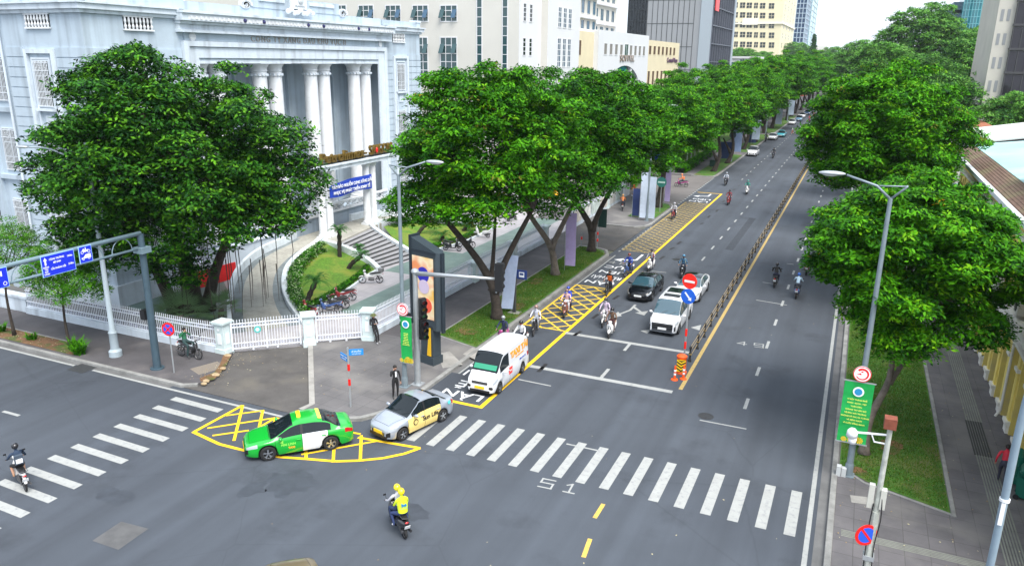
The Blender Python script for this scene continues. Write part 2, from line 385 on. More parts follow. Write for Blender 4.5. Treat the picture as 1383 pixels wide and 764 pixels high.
# grass strips, planting beds
gz=PH+.02
grassA=[(-21.45,37.4),(-18.5,36.5),(-18.5,61),(-19,62.1),(-20,62.7),(-21.45,62.75)]
grassB=[(-21.4,78),(-19.9,78.2),(-18.7,77.6),(-18.5,79),(-18.5,85.3),(-19,86.9),(-20.3,87.9),(-21.4,84)]
grassC=[(-21.3,112.6),(-19.6,112.5),(-18.6,112.9),(-18.5,114),(-18.5,142),(-21.4,142)]
grassD=[(1.0,31.2),(2,30.2),(4.85,29.1),(4.85,120),(1.0,120)]
grassE=[(-21.4,147),(-18.5,147),(-18.5,186),(-21.4,186)]
grassF=[(-21.4,191),(-18.5,191),(-18.5,260),(-21.4,260)]
for g in (grassA,grassB,grassC,grassD,grassE,grassF): sheet('lawn_strip',[g],gz,M_grass)
sheet('planting_bed', [[(-60,25.75),(-37.9,25.75),(-38.6,27),(-60,27.05)]], PH+.01, M_soil)
kerb([(-60,27.1),(-38.4,27.05)], .08, .17)
# tactile paving strip on the right pavement
M_tact = mat('tactile_strip', (.2,.21,.18), rough=.8, var=.2, scale=2)
M_tactd = mat('tactile_strip_dark', (.045,.05,.045), rough=.8, var=.2, scale=2)
b=MB()
for k in range(7):
    x=6.25+k*.1; b.box(x,x+.05,22,34.6,PH,PH+.012)
    b.box(x,x+.05,38.2,56,PH,PH+.012)
o=b.build('tactile_paving',M_tact); o['kind']='structure'
b=MB()
for k in range(7):
    x=6.2+k*.1; b.box(x,x+.06,34.6,38.2,PH,PH+.014)
o=b.build('tactile_paving',M_tactd); o['kind']='structure'
b=MB()
for k in range(5):
    y=25.9+k*.09; b.box(1.2,6.1,y,y+.045,PH,PH+.01)
o=b.build('tactile_paving',M_tact); o['kind']='structure'
# tactile studs patch at the left corner
b=MB(); b.M=rotm(R(-20),(-29.9,27.6,PH))
for k in range(10): b.box(-.55+k*.11,-.5+k*.11,-.75,.75,0,.012)
o=b.build('tactile_paving',mat('tactile_sand',(.28,.24,.19),rough=.8)); o['kind']='structure'

# ---------------------------------------------------------------- road markings
def marks(name, polys, m, z=.004): return sheet(name, polys, z, m)
def rect(x0,x1,y0,y1): return [(x0,y0),(x1,y0),(x1,y1),(x0,y1)]
def bar(a,b_,w_):
    a=Vector(a); b_=Vector(b_); t=(b_-a).normalized(); n=Vector((-t.y,t.x))*w_/2
    return [(a-n)[:],(b_-n)[:],(b_+n)[:],(a+n)[:]]
P=[]
for i in range(-2,16):
    x=-15.4+.983*i; k=i/15; P.append([(x,25.55-.22*k),(x+.39,25.55-.22*k),(x+.41,28.67-.16*k),(x+.02,28.67-.16*k)])
for i in range(12):
    y=24.07-1.05*i; P.append([(-28.85,y),(-28.85,y+.38),(-25.75,y+.33),(-25.75,y-.05)])
marks('crosswalk', P, M_wpaint)
P=[rect(-14.75,-6.95,35.45,35.8), rect(-14.85,-7.25,41.25,41.6), rect(-10.85,-10.67,35.8,37.1), rect(-10.85,-10.67,40.1,41.25),
   rect(.05,.22,-30,700), rect(-17.82,-17.7,33,61.5), rect(-60,-36.8,24.9,25.06), rect(-35.4,-20.6,24.9,25.06)]
for k in range(60): y=58.6+4.45*k+4.45; P.append(rect(-10.77,-10.62,y,y+1.4))
for k in range(70): y=35.2+4.45*k; P.append(rect(-3.43,-3.27,y,y+1.3))
for k in range(60): y=112+4.45*k; P.append(rect(-14.45,-14.3,y,y+1.2))
for k in range(20): y=88.5+1.2*k; P.append(rect(-18.35,-18.15,y,y+.55))
for k in range(12): y=62.9+1.0*k; P.append(rect(-17.95,-17.8,y,y+.45))
for a,b_ in (((945,567),(1008,579)),((765,599),(812,609)),((700,512),(744,521)),((1021,405),(1063,412)),((806,378),(829,382)),((1030,381),(1050,384)),((1063,356),(1072,357)),((880,366),(900,368)),((4,555),(26,561))):
    P.append(bar(at(*a),at(*b_),.1 if a[0]>10 else .17))
marks('lane_marking', P, M_wpaint)
marks('lane_marking', [bar((-43.6,18.3),(-42,18.2),.16)], M_wpaint,.0045)
# arrows
def arrow(o, pts, name='lane_arrow', m=None):
    return marks(name, [[(o[0]+p[0],o[1]+p[1]) for p in q] for q in pts], m or M_wpaint)
arrow((-12.5,46.6), [[(-.07,2.2),(.09,2.2),(.09,.9),(-.07,.9)],[(-.07,.9),(.09,.9),(-.35,-.4),(-.5,-.3)],[(-.62,.2),(-.15,-.55),(-.75,-1.4)],[(.0,1.5),(.7,.75),(.85,.85),(.1,1.75)],[(.45,.5),(1.15,1.25),(1.15,.2)]])
arrow((-9.2,43.2), [[(-1.6,.6),(-1.05,1.1),(-1.1,.3)],[(1.1,2.6),(1.6,3.4),(1.7,2.3)]])
def rturn(o,s=1):
    return arrow(o, [[(.0,3.2*s),(.2,3.2*s),(.2,1.0),(0,1.2)],[(0,1.2),(.2,1.0),(-1.0,.5),(-1.0,.75)],[(-.95,1.2),(-.95,.1),(-1.65,.5)]], m=M_wpaint2)
rturn((-15.8,59.6)); rturn((-16.2,94.6),.9)
# yellow bus bay and hatching
Yl=[rect(-15.0,-14.78,29.75,98.3), rect(-17.6,-15.0,29.75,29.97), rect(-17.9,-15,98.1,98.3)]
marks('yellow_lane_line', Yl, M_ypaint)
def hatch(y0,y1,x0=-17.75,x1=-15.0,step=1.25,w_=.13,diag=2.7):
    H=[rect(x0,x1,y0,y0+.16),rect(x0,x1,y1-.16,y1),rect(x0-.08,x0+.08,y0,y1)]
    def clip(a,b_):
        (ax,ay),(bx,by)=a,b_
        if ay>by: ax,ay,bx,by=bx,by,ax,ay
        if by<=y0 or ay>=y1: return None
        if ay<y0: t=(y0-ay)/(by-ay); ax+=(bx-ax)*t; ay=y0
        if by>y1: t=(y1-ay)/(by-ay); bx=ax+(bx-ax)*t; by=y1
        return (ax,ay),(bx,by)
    y=y0-diag
    while y<y1:
        for a,b_ in (((x0,y),(x1,y+diag)),((x1,y),(x0,y+diag))):
            c=clip(a,b_)
            if c and (Vector(c[0])-Vector(c[1])).length>.3: H.append(bar(c[0],c[1],w_))
        y+=step
    return H
marks('yellow_hatching', hatch(41.6,51.6), worn('hatch_yellow',(.75,.5,.04),(.4,.28,.05),.55,.75),.008)
marks('yellow_hatching', hatch(63.6,90.3,step=1.0,w_=.15), M_ypaint2,.008)
# corner yellow box (half disc with grid)
arc=[(-25.3,22.1),(-23.4,21.75),(-21.5,21.8),(-20.3,22.0),(-19.2,22.35),(-18.0,22.7),(-17.2,23.15),(-16.4,23.75),(-15.8,24.45),(-15.45,25.15)]
Yb=[bar(arc[i],arc[i+1],.17) for i in range(len(arc)-1)]+[bar((-15.45,25.15),(-18.4,24.8),.17),bar(at(262,583),at(328,547),.17)]
import bisect
def arcy(x):
    for i in range(len(arc)-1):
        if arc[i][0]<=x<=arc[i+1][0]: return arc[i][1]+(arc[i+1][1]-arc[i][1])*(x-arc[i][0])/(arc[i+1][0]-arc[i][0])
    return 25
for a,b_ in (((328,547),(316,595)),((355,554),(350,577)),((413,608),(413.5,618)),((451,606),(450,624)),((488,587.5),(486.6,621.5)),((372,564),(362,606)),
            ((305,561),(357,554)),((280,578),(372,564)),((287,588),(336,581)),((407,613.5),(511,595)),((372,564),(487,586)),((350,577),(372,564))):
    Yb.append(bar(at(*a),at(*b_),.13))
marks('yellow_box_marking', Yb, M_ypaint, .0085)
marks('median_line', [rect(-6.75,-6.55,36.1,420)], worn('median_yellow',(.42,.3,.1),(.3,.23,.1)))
marks('yellow_dash', [bar(at(815,680),at(803,699),.16),bar(at(797,727),at(788,752),.16)], worn('dull_yellow',(.6,.4,.08),(.45,.3,.08)))
P=[]
for a,b_ in (((727,502),(738,491)),((775,453),(785,447)),((800,430),(808,424)),((828,404),(836,399)),((877,362),(884,357)),((891,350),(897,346)),((905,337),(910,334)),((915,330),(920,326)),((946,303),(950,301)),((956,294),(959,291)),((967,286),(970,283)),((976,273),(979,271)),((990,257),(993,255)),((997,251),(999,250))):
    P.append(bar(at(*a),at(*b_),.22))
marks('blacked_out_marking', P, M_bpaint)
# painted words and numbers
def road_text(s, x, y, size, rz=0, sx=1, m=None, bold=0, space=1):
    o=text_obj('road_lettering', s, size, m or M_wpaint2, rotm(rz,(x,y,.006)), ext=0, sx=sx, bold=bold, space=space); o['kind']='structure'; return o
road_text('LÀN', -16.35,30.75,1.0,PI,1.2,bold=.012); road_text('RẼ', -16.6,32.0,1.0,PI,1.15,bold=.012); road_text('PHẢI',-16.5,33.35,1.0,PI,1.0,bold=.012)
road_text('LÀN', -16.4,52.9,1.05,PI,1.15,bold=.012); road_text('RẼ PHẢI', -16.35,54.5,1.05,PI,.62,bold=.012); road_text('LIÊN', -16.3,56.1,1.05,PI,1.1,bold=.012); road_text('TỤC', -16.3,57.7,1.05,PI,1.1,bold=.012)
road_text('LÀN', -16.5,91.5,1.1,PI,1.1,bold=.012); road_text('LIÊN', -16.4,93.1,1.1,PI,1.0,bold=.012)
SEG={'0':[(0,0,1,0),(1,0,1,2),(1,2,0,2),(0,2,0,0)],'1':[(.55,0,.55,2),(.55,2,.2,1.6),(.15,0,.95,0)],'4':[(.75,0,.75,2),(.75,2,0,.7),(0,.7,1,.7)],'5':[(1,2,0,2),(0,2,0,1.1),(0,1.1,1,1.1),(1,1.1,1,0),(1,0,0,0)],
     '7':[(0,2,1,2),(1,2,.45,0)],'8':[(0,0,1,0),(1,0,1,2),(1,2,0,2),(0,2,0,0),(0,1,1,1)],'9':[(1,0,1,2),(1,2,0,2),(0,2,0,1),(0,1,1,1),(1,0,.1,0)]}
for s_,px,py,hh,m in (('51',755,656,.62,M_wpaint),('49',1014,465,.6,M_wpaint),('48',835,355,.72,M_wpaint),('47',905,297,.72,M_wpaint)):
    x,y=at(px,py); Pq=[]; ww=.5; a=R(4)
    for k,ch in enumerate(s_):
        for (x0,y0,x1,y1) in SEG[ch]:
            q=[(ox*math.cos(a)-oy*math.sin(a)+x, ox*math.sin(a)+oy*math.cos(a)+y) for ox,oy in ((-.75+k*.95+x0*ww,(y0-1)*hh/2),(-.75+k*.95+x1*ww,(y1-1)*hh/2))]
            d_=(Vector(q[1])-Vector(q[0])).normalized()*.045; Pq.append(bar((q[0][0]-d_.x,q[0][1]-d_.y),(q[1][0]+d_.x,q[1][1]+d_.y),.075))
    marks('distance_number',Pq,m,.006)
# steel cover plates and drains
M_plate = mat('steel_plate', (.13,.13,.13), rough=.6, metal=.4, var=.2, scale=2)
q=[at(124.5,729.8),at(163.6,703.8),at(200.7,713.5),at(159.9,742)]
marks('manhole_plate', [q], M_plate, .006)
marks('drain_grate', [rect(-36.7,-35.5,24.45,25.4)], mat('drain_grate',(.04,.042,.045),rough=.6,var=.3,scale=9), .008)
marks('manhole_cover', [[at(*p,.13) for p in ((625,478),(638,469),(655,475),(643,486))]], M_conc, PH+.006)
marks('concrete_patch', [[at(*p,.13) for p in ((590,478),(607,474),(625,492),(598,497))],[at(*p,.13) for p in ((1148,668),(1180,672),(1180,682),(1150,678))]], M_conc, PH+.007)

# repair patches and more covers in the junction
M_patch=mat('asphalt_repair_patch',(.038,.045,.056),rough=.9,var=.2,scale=1.5,bump=.5,bscale=50)
def blot(cx,cy,rx,ry,seed):
    r=random.Random(seed); return [(cx+rx*math.cos(a)*k,cy+ry*math.sin(a)*k) for a,k in [(2*PI*i/22,r.uniform(.7,1.15)) for i in range(22)]]
marks('stain',[blot(-18.6,20.6,1.1,1.0,1),blot(-19.6,19.6,.5,.6,2),blot(-13.2,20.9,.8,.5,4),blot(-24,17,.9,.5,5)],mat('damp_asphalt_stain',(.042,.05,.063),rough=.7,var=.2,scale=2),.0025)
marks('repair_patch',[[(-9.6,68),(-8.9,68),(-8.9,84),(-9.6,84)]],M_patch,.003)
M_cover=mat('iron_cover',(.05,.05,.05),rough=.5,metal=.6,var=.3,scale=12)
for (x,y) in ((-4.9,33.6),(-12.7,62.5),(-1.6,71)):
    bb_=MB(); bb_.lathe([(.36,.003),(.36,.007),(.3,.007),(.3,.004)],20,(x,y,0)); o=bb_.build('manhole_cover',M_cover); o['kind']='structure'

sheet('bare_patch',[blot(-20.2,38.6,.8,.55,7),blot(-19.4,44.5,.5,.9,8),blot(-20.6,50.6,.5,1.1,9),blot(1.6,30.9,.5,.35,10),blot(3.0,33.8,.5,.7,11)],gz+.012,M_soil)
# ================================================================== buildings
def ray(px,py): return _f + _r*((px-691.5)/1026.69) - _u*((py-382)/1026.69)
def onX(px,py,X): d=ray(px,py); t=X/d.x; return (d.y*t, CAM_H+d.z*t)      # -> (Y, Z)
def onY(px,py,Y): d=ray(px,py); t=Y/d.y; return (d.x*t, CAM_H+d.z*t)      # -> (X, Z)
M_bwall = mat('pale_blue_stucco', (.44,.525,.6), rough=.75, var=.1, scale=.5, bump=.15, bscale=12, col2=(.39,.46,.52), c2scale=.35, c2lo=.52, c2hi=.75)
M_btrim = mat('white_stucco_trim', (.6,.67,.735), rough=.7, var=.08, scale=1.2)
M_col = mat('white_column_stucco', (.72,.745,.77), rough=.65, var=.08, scale=1.5, col2=(.6,.62,.63), c2scale=1.4, c2lo=.55, c2hi=.8)
M_glassd = mat('dark_window_glass', (.012,.018,.022), rough=.08, spec=.6)
M_glassg = mat('green_window_glass', (.02,.06,.065), rough=.07, spec=.8)
M_glassb = mat('blue_window_glass', (.03,.08,.14), rough=.07, spec=.8)
M_glasst = mat('teal_curtain_glass', (.02,.2,.24), rough=.08, spec=.9, var=.3, scale=.08)
def streaks(m,amt=.16,sc_=(1.4,1.4,.07)):
    n=m.node_tree; b=n.nodes['Principled BSDF']; src=b.inputs['Base Color'].links[0].from_socket; tc=n.nodes.new('ShaderNodeTexCoord'); mp=n.nodes.new('ShaderNodeMapping'); mp.inputs['Scale'].default_value=sc_
    n.links.new(tc.outputs['Object'],mp.inputs[0]); w=n.nodes.new('ShaderNodeTexNoise'); w.inputs['Scale'].default_value=1; w.inputs['Detail'].default_value=8; n.links.new(mp.outputs[0],w.inputs[0])
    mr=n.nodes.new('ShaderNodeMapRange'); mr.inputs[1].default_value=.5; mr.inputs[2].default_value=.72; mr.inputs[3].default_value=1; mr.inputs[4].default_value=1-amt; n.links.new(w.outputs[0],mr.inputs[0])
    mu=n.nodes.new('ShaderNodeMixRGB'); mu.blend_type='MULTIPLY'; mu.inputs[0].default_value=1; n.links.new(src,mu.inputs[1]); n.links.new(mr.outputs[0],mu.inputs[2]); n.links.new(mu.outputs[0],b.inputs['Base Color'])
streaks(M_bwall,.3); streaks(M_btrim,.3); streaks(M_col,.15)
M_grille = mat('white_window_grille', (.7,.74,.78), rough=.5)
M_letter = mat('raised_bronze_lettering', (.36,.33,.3), rough=.6)
_wc = {}
def window(parent, M, w_, h, nx=2, ny=2, fm=None, gm=None, grille=0, depth=.12, fw=.07, name='window'):
    """frame centred at the matrix origin, X = right, Y = up, Z = outwards"""
    fm=fm or M_btrim; gm=gm or M_glassd
    key=(round(w_,2),round(h,2),nx,ny,fm.name,gm.name,grille,depth,fw)
    if key not in _wc:
        b=MB(); d=.05
        b.box(-w_/2,-w_/2+fw,-h/2,h/2,-.02,d); b.box(w_/2-fw,w_/2,-h/2,h/2,-.02,d)
        b.box(-w_/2+fw,w_/2-fw,-h/2,-h/2+fw,-.02,d); b.box(-w_/2+fw,w_/2-fw,h/2-fw,h/2,-.02,d)
        for i in range(1,nx): x=-w_/2+w_*i/nx; b.box(x-fw*.35,x+fw*.35,-h/2+fw,h/2-fw,-.02,d*.8)
        for i in range(1,ny): y=-h/2+h*i/ny; b.box(-w_/2+fw,w_/2-fw,y-fw*.35,y+fw*.35,-.015,d*.7)
        fo=b.build(name,fm); p=MB(); p.box(-w_/2+fw*.4,w_/2-fw*.4,-h/2+fw*.4,h/2-fw*.4,-.03,-.005); po=p.build('pane',gm); go=None
        if grille:
            g=MB(); n=max(4,int(w_/.13))
            for i in range(1,n): x=-w_/2+w_*i/n; g.box(x-.016,x+.016,-h/2+.05,h/2-.05,.09,.115)
            for y in (-h/2+.1,-h/2+h*.2,h*.28,h/2-.15): g.box(-w_/2+.05,w_/2-.05,y-.02,y+.02,.086,.12)
            for k in range(3): 
                cx=-w_/2+w_*(k+.5)/3
                for a in range(8): g.box(cx+math.cos(a*PI/4)*.1*w_-.015,cx+math.cos(a*PI/4)*.1*w_+.015,h*.38+math.sin(a*PI/4)*.1*w_-.02,h*.38+math.sin(a*PI/4)*.1*w_+.02,.09,.11)
            go=g.build('grille',M_grille)
        _wc[key]=(fo.data,po.data,go.data if go else None)
        for o in (fo,po,go):
            if o: bpy.data.objects.remove(o)
    fd,pd,gd=_wc[key]
    f=bpy.data.objects.new(name,fd); COL.objects.link(f); f.matrix_local=M; child(f,parent)
    p=bpy.data.objects.new('pane',pd); COL.objects.link(p); child(p,f)
    if gd: g=bpy.data.objects.new('grille',gd); COL.objects.link(g); child(g,f)
    return f
def Mx(X,Y,Z,s=1): return face_frame((X,Y,Z),(0,1,0) if s>0 else (0,-1,0),(0,0,1))     # wall facing +X (s=1) or -X
def My(X,Y,Z): return face_frame((X,Y,Z),(1,0,0),(0,0,1))                             # wall facing -Y
# NB face_frame gives normal = right x up : (0,1,0)x(0,0,1) = +X ; (1,0,0)x(0,0,1) = -Y

# ------------------------------------------------ pale blue columned building
FX=-43.0; SY=33.0
bb=thing('columned_building','pale blue neoclassical office building with tall white columns and a lettered frieze at the corner','building',(0,0,0))
DEP=16
b=MB()
# wall masses: left wing, right wing, recess back, roof block
b.box(-50.3,FX,SY,40.3,0,18.4); b.box(FX-DEP,FX,65.4,71.9,0,18.4)
b.box(FX-DEP,FX-3.2,40.3,65.4,0,18.4)
b.box(FX-3.2,FX,40.3,65.4,0,2.45)            # porch base
b.box(FX-3.2,FX,40.3,65.4,15.75,18.4)        # entablature mass
b.box(-50.3-14,-50.301,33.45,40.3,0,18.4)
b.box(FX-DEP+.3,FX-.3,SY+.3,71.6,18.4,19.3)
b.build('wall',M_bwall,bb)
# frame round the portico
b=MB()
for k,(ins,x0,x1) in enumerate(((0,.0,.28),(.45,-.0,.14))):
    y0,y1=40.35+ins,65.35-ins; zt=17.0-ins*.9; wd=.45 if k==0 else .9
    b.box(FX,FX+x1,y0,y0+wd,2.45,zt); b.box(FX,FX+x1,y1-wd,y1,2.45,zt); b.box(FX,FX+x1-.003,y0+wd,y1-wd,zt-wd*.8,zt-.002)
b.build('portico_frame',M_btrim,bb)
# rusticated courses
def courses(b, along, fixed, a0, a1, z0, z1, holes, step=.62, gap=.06, t=.07):
    z=z1
    while z-step>z0:
        zz0=z-step+gap
        segs=[(a0,a1)]
        for (h0,h1,hz0,hz1) in holes:
            if zz0<hz1 and z>hz0:
                ns=[]
                for s0,s1 in segs:
                    if h0>s0 and h1<s1: ns+=[(s0,h0),(h1,s1)]
                    else: ns.append((s0,s1))
                segs=ns
        for s0,s1 in segs:
            if along=='Y': b.box(fixed,fixed+t,s0,s1,zz0,z)
            else: b.box(s0,s1,fixed-t,fixed,zz0,z)
        z-=step
b=MB()
for args in (('Y',FX,SY-.07,35.1),('Y',FX,37.9,40.28),('Y',FX,65.45,66.6),('Y',FX,69.4,71.9),('X',SY,-50.3,-48.5),('X',SY,-45.6,FX)):
    b=MB(); courses(b,*args,1.6,16.4,[]); b.build('rusticated_course',M_bwall,bb)
# plinth, string bands, cornices
b=MB()
b.box(FX,FX+.2,SY-.2,40.25,0,1.5); b.box(-50.5,FX,SY-.2,SY,0,1.5); b.build('plinth',M_btrim,bb); b=MB(); b.box(FX,FX+.2,65.5,72,0,1.5); b.build('plinth',M_btrim,bb)
b=MB()
for z0,z1,p in ((18.4,18.62,.18),(18.62,18.95,.38),(18.95,19.05,.5)):
    b.box(-64,FX+p,SY-p,40.0,z0,z1-.003); b.box(FX-2,FX+p,65.9,71.9+p,z0,z1-.003)
# main cornice over the portico
for z0,z1,p in ((17.55,17.72,.5),(17.72,18.1,.35),(18.1,18.3,.55),(18.3,18.78,.85),(18.78,18.95,1.0)):
    b.box(FX-.5,FX+p,40.1-p*.25,65.75+p*.25,z0,z1)
b.build('cornice',M_btrim,bb)
b=MB()
for k in range(60): y=40.6+k*.42; b.box(FX+.85,FX+.9,y,y+.2,18.4,18.62)
b.box(FX+.84,FX+.856,40.4,65.5,18.36,18.66); b.build('dentil_band',M_col,bb)
for y in (45.7,47.7,52.9,54.9,59.9,61.5):
    b=MB(); b.lathe([(.15,0),(.13,.1),(.05,.14)],8,(FX+.86,y,18.52),axis='X'); b.build('medallion',mat('dark_blue_medallion',(.03,.03,.12),rough=.5),bb)
b=MB(); b.box(FX,FX+.1,40.6,65.1,17.02,17.55); b.build('frieze',M_bwall,bb)
for y in (41.3,64.4):
    b=MB(); b.lathe([(.3,0),(.3,.05),(.22,.1),(.1,.12)],16,(FX+.1,y,17.28),axis='X'); b.build('rosette',M_col,bb)
text_obj('lettering','CÔNG TY XĂNG DẦU KHU VỰC II',.62,M_letter,face_frame((FX+.13,52.95,17.28),(0,1,0),(0,0,1)) , bb, ext=.03, sx=1.0, space=1.28)
# parapet / stepped pediment with scrolls and emblem
b=MB()
b.box(FX-.6,FX-.1,41,65,19.0,19.6); b.box(FX-.6,FX-.05,47.5,58.4,19.6,20.5)
b.box(FX-.6,FX+.05,SY,40.9,19.05,19.75); b.box(-64,FX+.05,SY-.05,SY+.4,19.05,19.75)
b.box(FX-.6,FX+.05,65.1,72,19.05,19.55)
b.prism([(0,0)],0,0) if False else None
b.build('parapet',M_bwall,bb)
for q in ((FX-.1,FX+.05,54.3,57.6,20.1,20.35),(FX-.1,FX+.05,48.3,51.2,20.1,20.35),(FX-.7,FX+.1,71.1,72.1,19.55,19.75)): MB().box(*q).build('parapet_coping',M_btrim,bb)
for y in (46.9,58.9):
    b=MB()
    for k in range(28):
        a=k*.36; r0=.85-.026*k
        b.box(FX-.2,FX+.0,y+math.cos(a)*r0*.75-.1,y+math.cos(a)*r0*.75+.1,19.75+math.sin(a)*r0*.45-.06,19.75+math.sin(a)*r0*.45+.06)
    b.build('scroll',M_col,bb)
b=MB(); b.box(FX-.1,FX+.2,51.9,53.7,19.75,21.2); b.box(FX+.2,FX+.3,52.2,53.4,20,21)
for i in range(9): b.ball((FX+.25,51.3+i*.38,19.5+.12*math.sin(i*2)),(.18,.26,.2),8,6)
b.ball((FX+.35,52.8,20.5),(.15,.35,.35),10,6)
b.build('emblem',M_col,bb,smooth=True,angle=40)
# columns: four pairs in the recess
def fluted(b,y,m=0):
    r=.66; z0=2.5
    b.box(FX-1.75,FX-.25,y-.75,y+.75,z0,z0+.35)
    b.lathe([(.8,.35),(.85,.5),(.72,.62),(.76,.72),(.68,.82)],24,(FX-1,y,z0))
    prof=[(r*(1-.14*t**1.4),.82+11.2*t) for t in [i/6 for i in range(7)]]
    b.lathe(prof,28,(FX-1,y,z0))
    b.lathe([(.6,12.0),(.66,12.05),(.6,12.12),(.59,12.35),(.66,12.42),(.62,12.5),(.64,12.7),(.86,13.0),(.88,13.05)],28,(FX-1,y,z0))
    b.box(FX-1.95,FX-.05,y-.9,y+.9,z0+13.05,z0+13.25)
for yc in (43.4,49.7,56.0,62.3):
    for dy in (-.88,.88):
        b=MB(); fluted(b,yc+dy); c=b.build('column',M_col,bb,smooth=True,angle=35)
        b=MB()
        for z in (4.6,6.9,9.2,11.5,14.0): b.lathe([(.655-.006*z,z-.02),(.655-.006*z,z+.02)],28,(FX-1,yc+dy,0),closed=False)
        for k in range(14):
            a=2*PI*k/14; b.ball((FX-1+.66*math.cos(a),yc+dy+.66*math.sin(a),14.62),(.09,.09,.12),6,4)
        b.build('capital_band',M_btrim,c)
b=MB(); b.box(FX-3.1,FX+.02,41.4,64.3,15.75-.25,15.75)
for yc in (43.4,49.7,56.0,62.3):
    for dy in (-.88,.88): b.prism([(FX-2,yc+dy-.9),(FX+.06,yc+dy-.9),(FX+.06,yc+dy+.9),(FX-2,yc+dy+.9)],15.5-.02,15.6)
b.build('soffit_beam',M_btrim,bb)
# windows and pilasters at the back of the recess
for yb in (46.55,52.85,59.15):
    for zc,hh in ((5.2,4.0),(9.4,3.2),(13.3,3.2)):
        window(bb,Mx(FX-3.19,yb,zc),2.4,hh,4,3,grille=1)
b=MB()
for yc in (43.4,49.7,56.0,62.3): b.box(FX-3.2,FX-2.9,yc-1.6,yc-1.2,2.5,15.5); b.box(FX-3.2,FX-2.9,yc+1.2,yc+1.6,2.5,15.5); b.box(FX-3.2,FX-3.05,yc-1.2,yc+1.2,2.5,15.5)
b.build('pilaster',M_bwall,bb)
# wing windows (framed) + vents
def wing_window(Mf, zc_list, wd):
    pass
def framed(parent,Mf,w_,z0,z1,wins):
    """tall architrave with stacked windows; Mf(z) gives the frame matrix"""
    b=MB(); b.M=Mf(0)
    b.box(-w_/2,-w_/2+.26,z0,z1,0,.2); b.box(w_/2-.26,w_/2,z0,z1,0,.2); b.box(-w_/2+.26,w_/2-.26,z1-.26,z1,0,.198)
    b.box(-w_/2+.5,-w_/2+.62,z0,z1-.5,0,.12); b.box(w_/2-.62,w_/2-.5,z0,z1-.5,0,.12); b.box(-w_/2+.62,w_/2-.62,z1-.62,z1-.5,0,.118)
    for (c,h) in wins:
        b.box(-w_/2+.5,w_/2-.5,c-h/2-.22,c-h/2-.05,.0,.26); b.box(-.35,.35,c-h/2-1.1,c-h/2-.5,0,.07)
    b.build('architrave',M_btrim,parent)
    for (c,h) in wins: window(parent,Mf(c)@Matrix.Translation((0,0,.06)),w_-1.3,h,2,3,grille=1)
framed(bb,lambda z:Mx(FX,68,z),2.7,1.7,16.25,[(14.2,2.7),(9.6,2.7),(4.8,2.7)])
framed(bb,lambda z:Mx(FX,36.5,z),2.7,1.7,16.25,[(14.2,2.7),(9.6,2.7),(4.8,2.7)])
framed(bb,lambda z:My(-47.05,SY,z),2.75,1.7,16.3,[(14.2,2.9),(9.6,2.8),(4.6,2.8)])
for Mv in (Mx(FX+.01,67.8,17.95),Mx(FX+.01,37,17.95),My(-46.85,SY-.01,17.95)):
    b=MB(); b.M=Mv; b.box(-1.1,1.1,-.4,.4,.0,.02); v=b.build('vent',M_dark,bb)
    b=MB(); b.M=Mv
    b.box(-1.15,1.15,.36,.44,.02,.12); b.box(-1.15,1.15,-.46,-.36,.02,.14)
    for k in range(8): b.lathe([(.05,-.36),(.09,-.2),(.04,-.05),(.08,.1),(.05,.36)],8,(-1+.285*k,0,.07),axis='Y')
    b.build('baluster_row',M_col,v)
# left block bays
for xb in (-52.0,-55.2,-58.4):
    for zc,hh in ((14.4,2.9),(9.8,2.9),(5.0,2.9)):
        window(bb,My(xb,33.44,zc),1.7,hh,2,3,grille=1)
b=MB()
for x in (-50.55,-53.6,-56.8,-60): b.box(x-.35,x+.15,33.1,33.5,0,18.35)
for z in (16.4,12.3,7.8,3.2): b.box(-64,-50.9,33.2,33.5,z,z+.3)
b.build('pilaster',M_bwall,bb)
b=MB(); b.cyl((-50.7,32.95,0),(-50.7,32.95,18),.08,n=8); b.build('downpipe',M_btrim,bb)
# porch balustrade and steps
b=MB()
b.box(FX-.1,FX+.25,41.4,64.6,2.45,2.65); b.box(FX-.1,FX+.25,41.4,64.6,3.15,3.3)
b.build('porch_rail',M_col,bb)
for k in range(24):
    y=42+.95*k
    if 50.5<y<55: continue
    b=MB(); b.M=face_frame((FX+.08,y,2.9),(0,1,0),(0,0,1))
    b.cbox((0,0,0),(.75,.08,.1),rz=R(34)); b.cbox((0,0,.01),(.75,.08,.09),rz=R(-34)); b.build('baluster',M_col,bb)
# rooftop items seen at the very top of the frame are above the picture

# ------------------------------------------------ white boundary wall at far left, along the pavement
o=MB().box(-64,-47.2,29.5,29.95,0,1.0).box(-64,-47.0,29.42,30.02,1.0,1.15).build('boundary_wall',M_btrim)
tag(o,'low pale boundary wall at the left edge below the barred windows','wall')

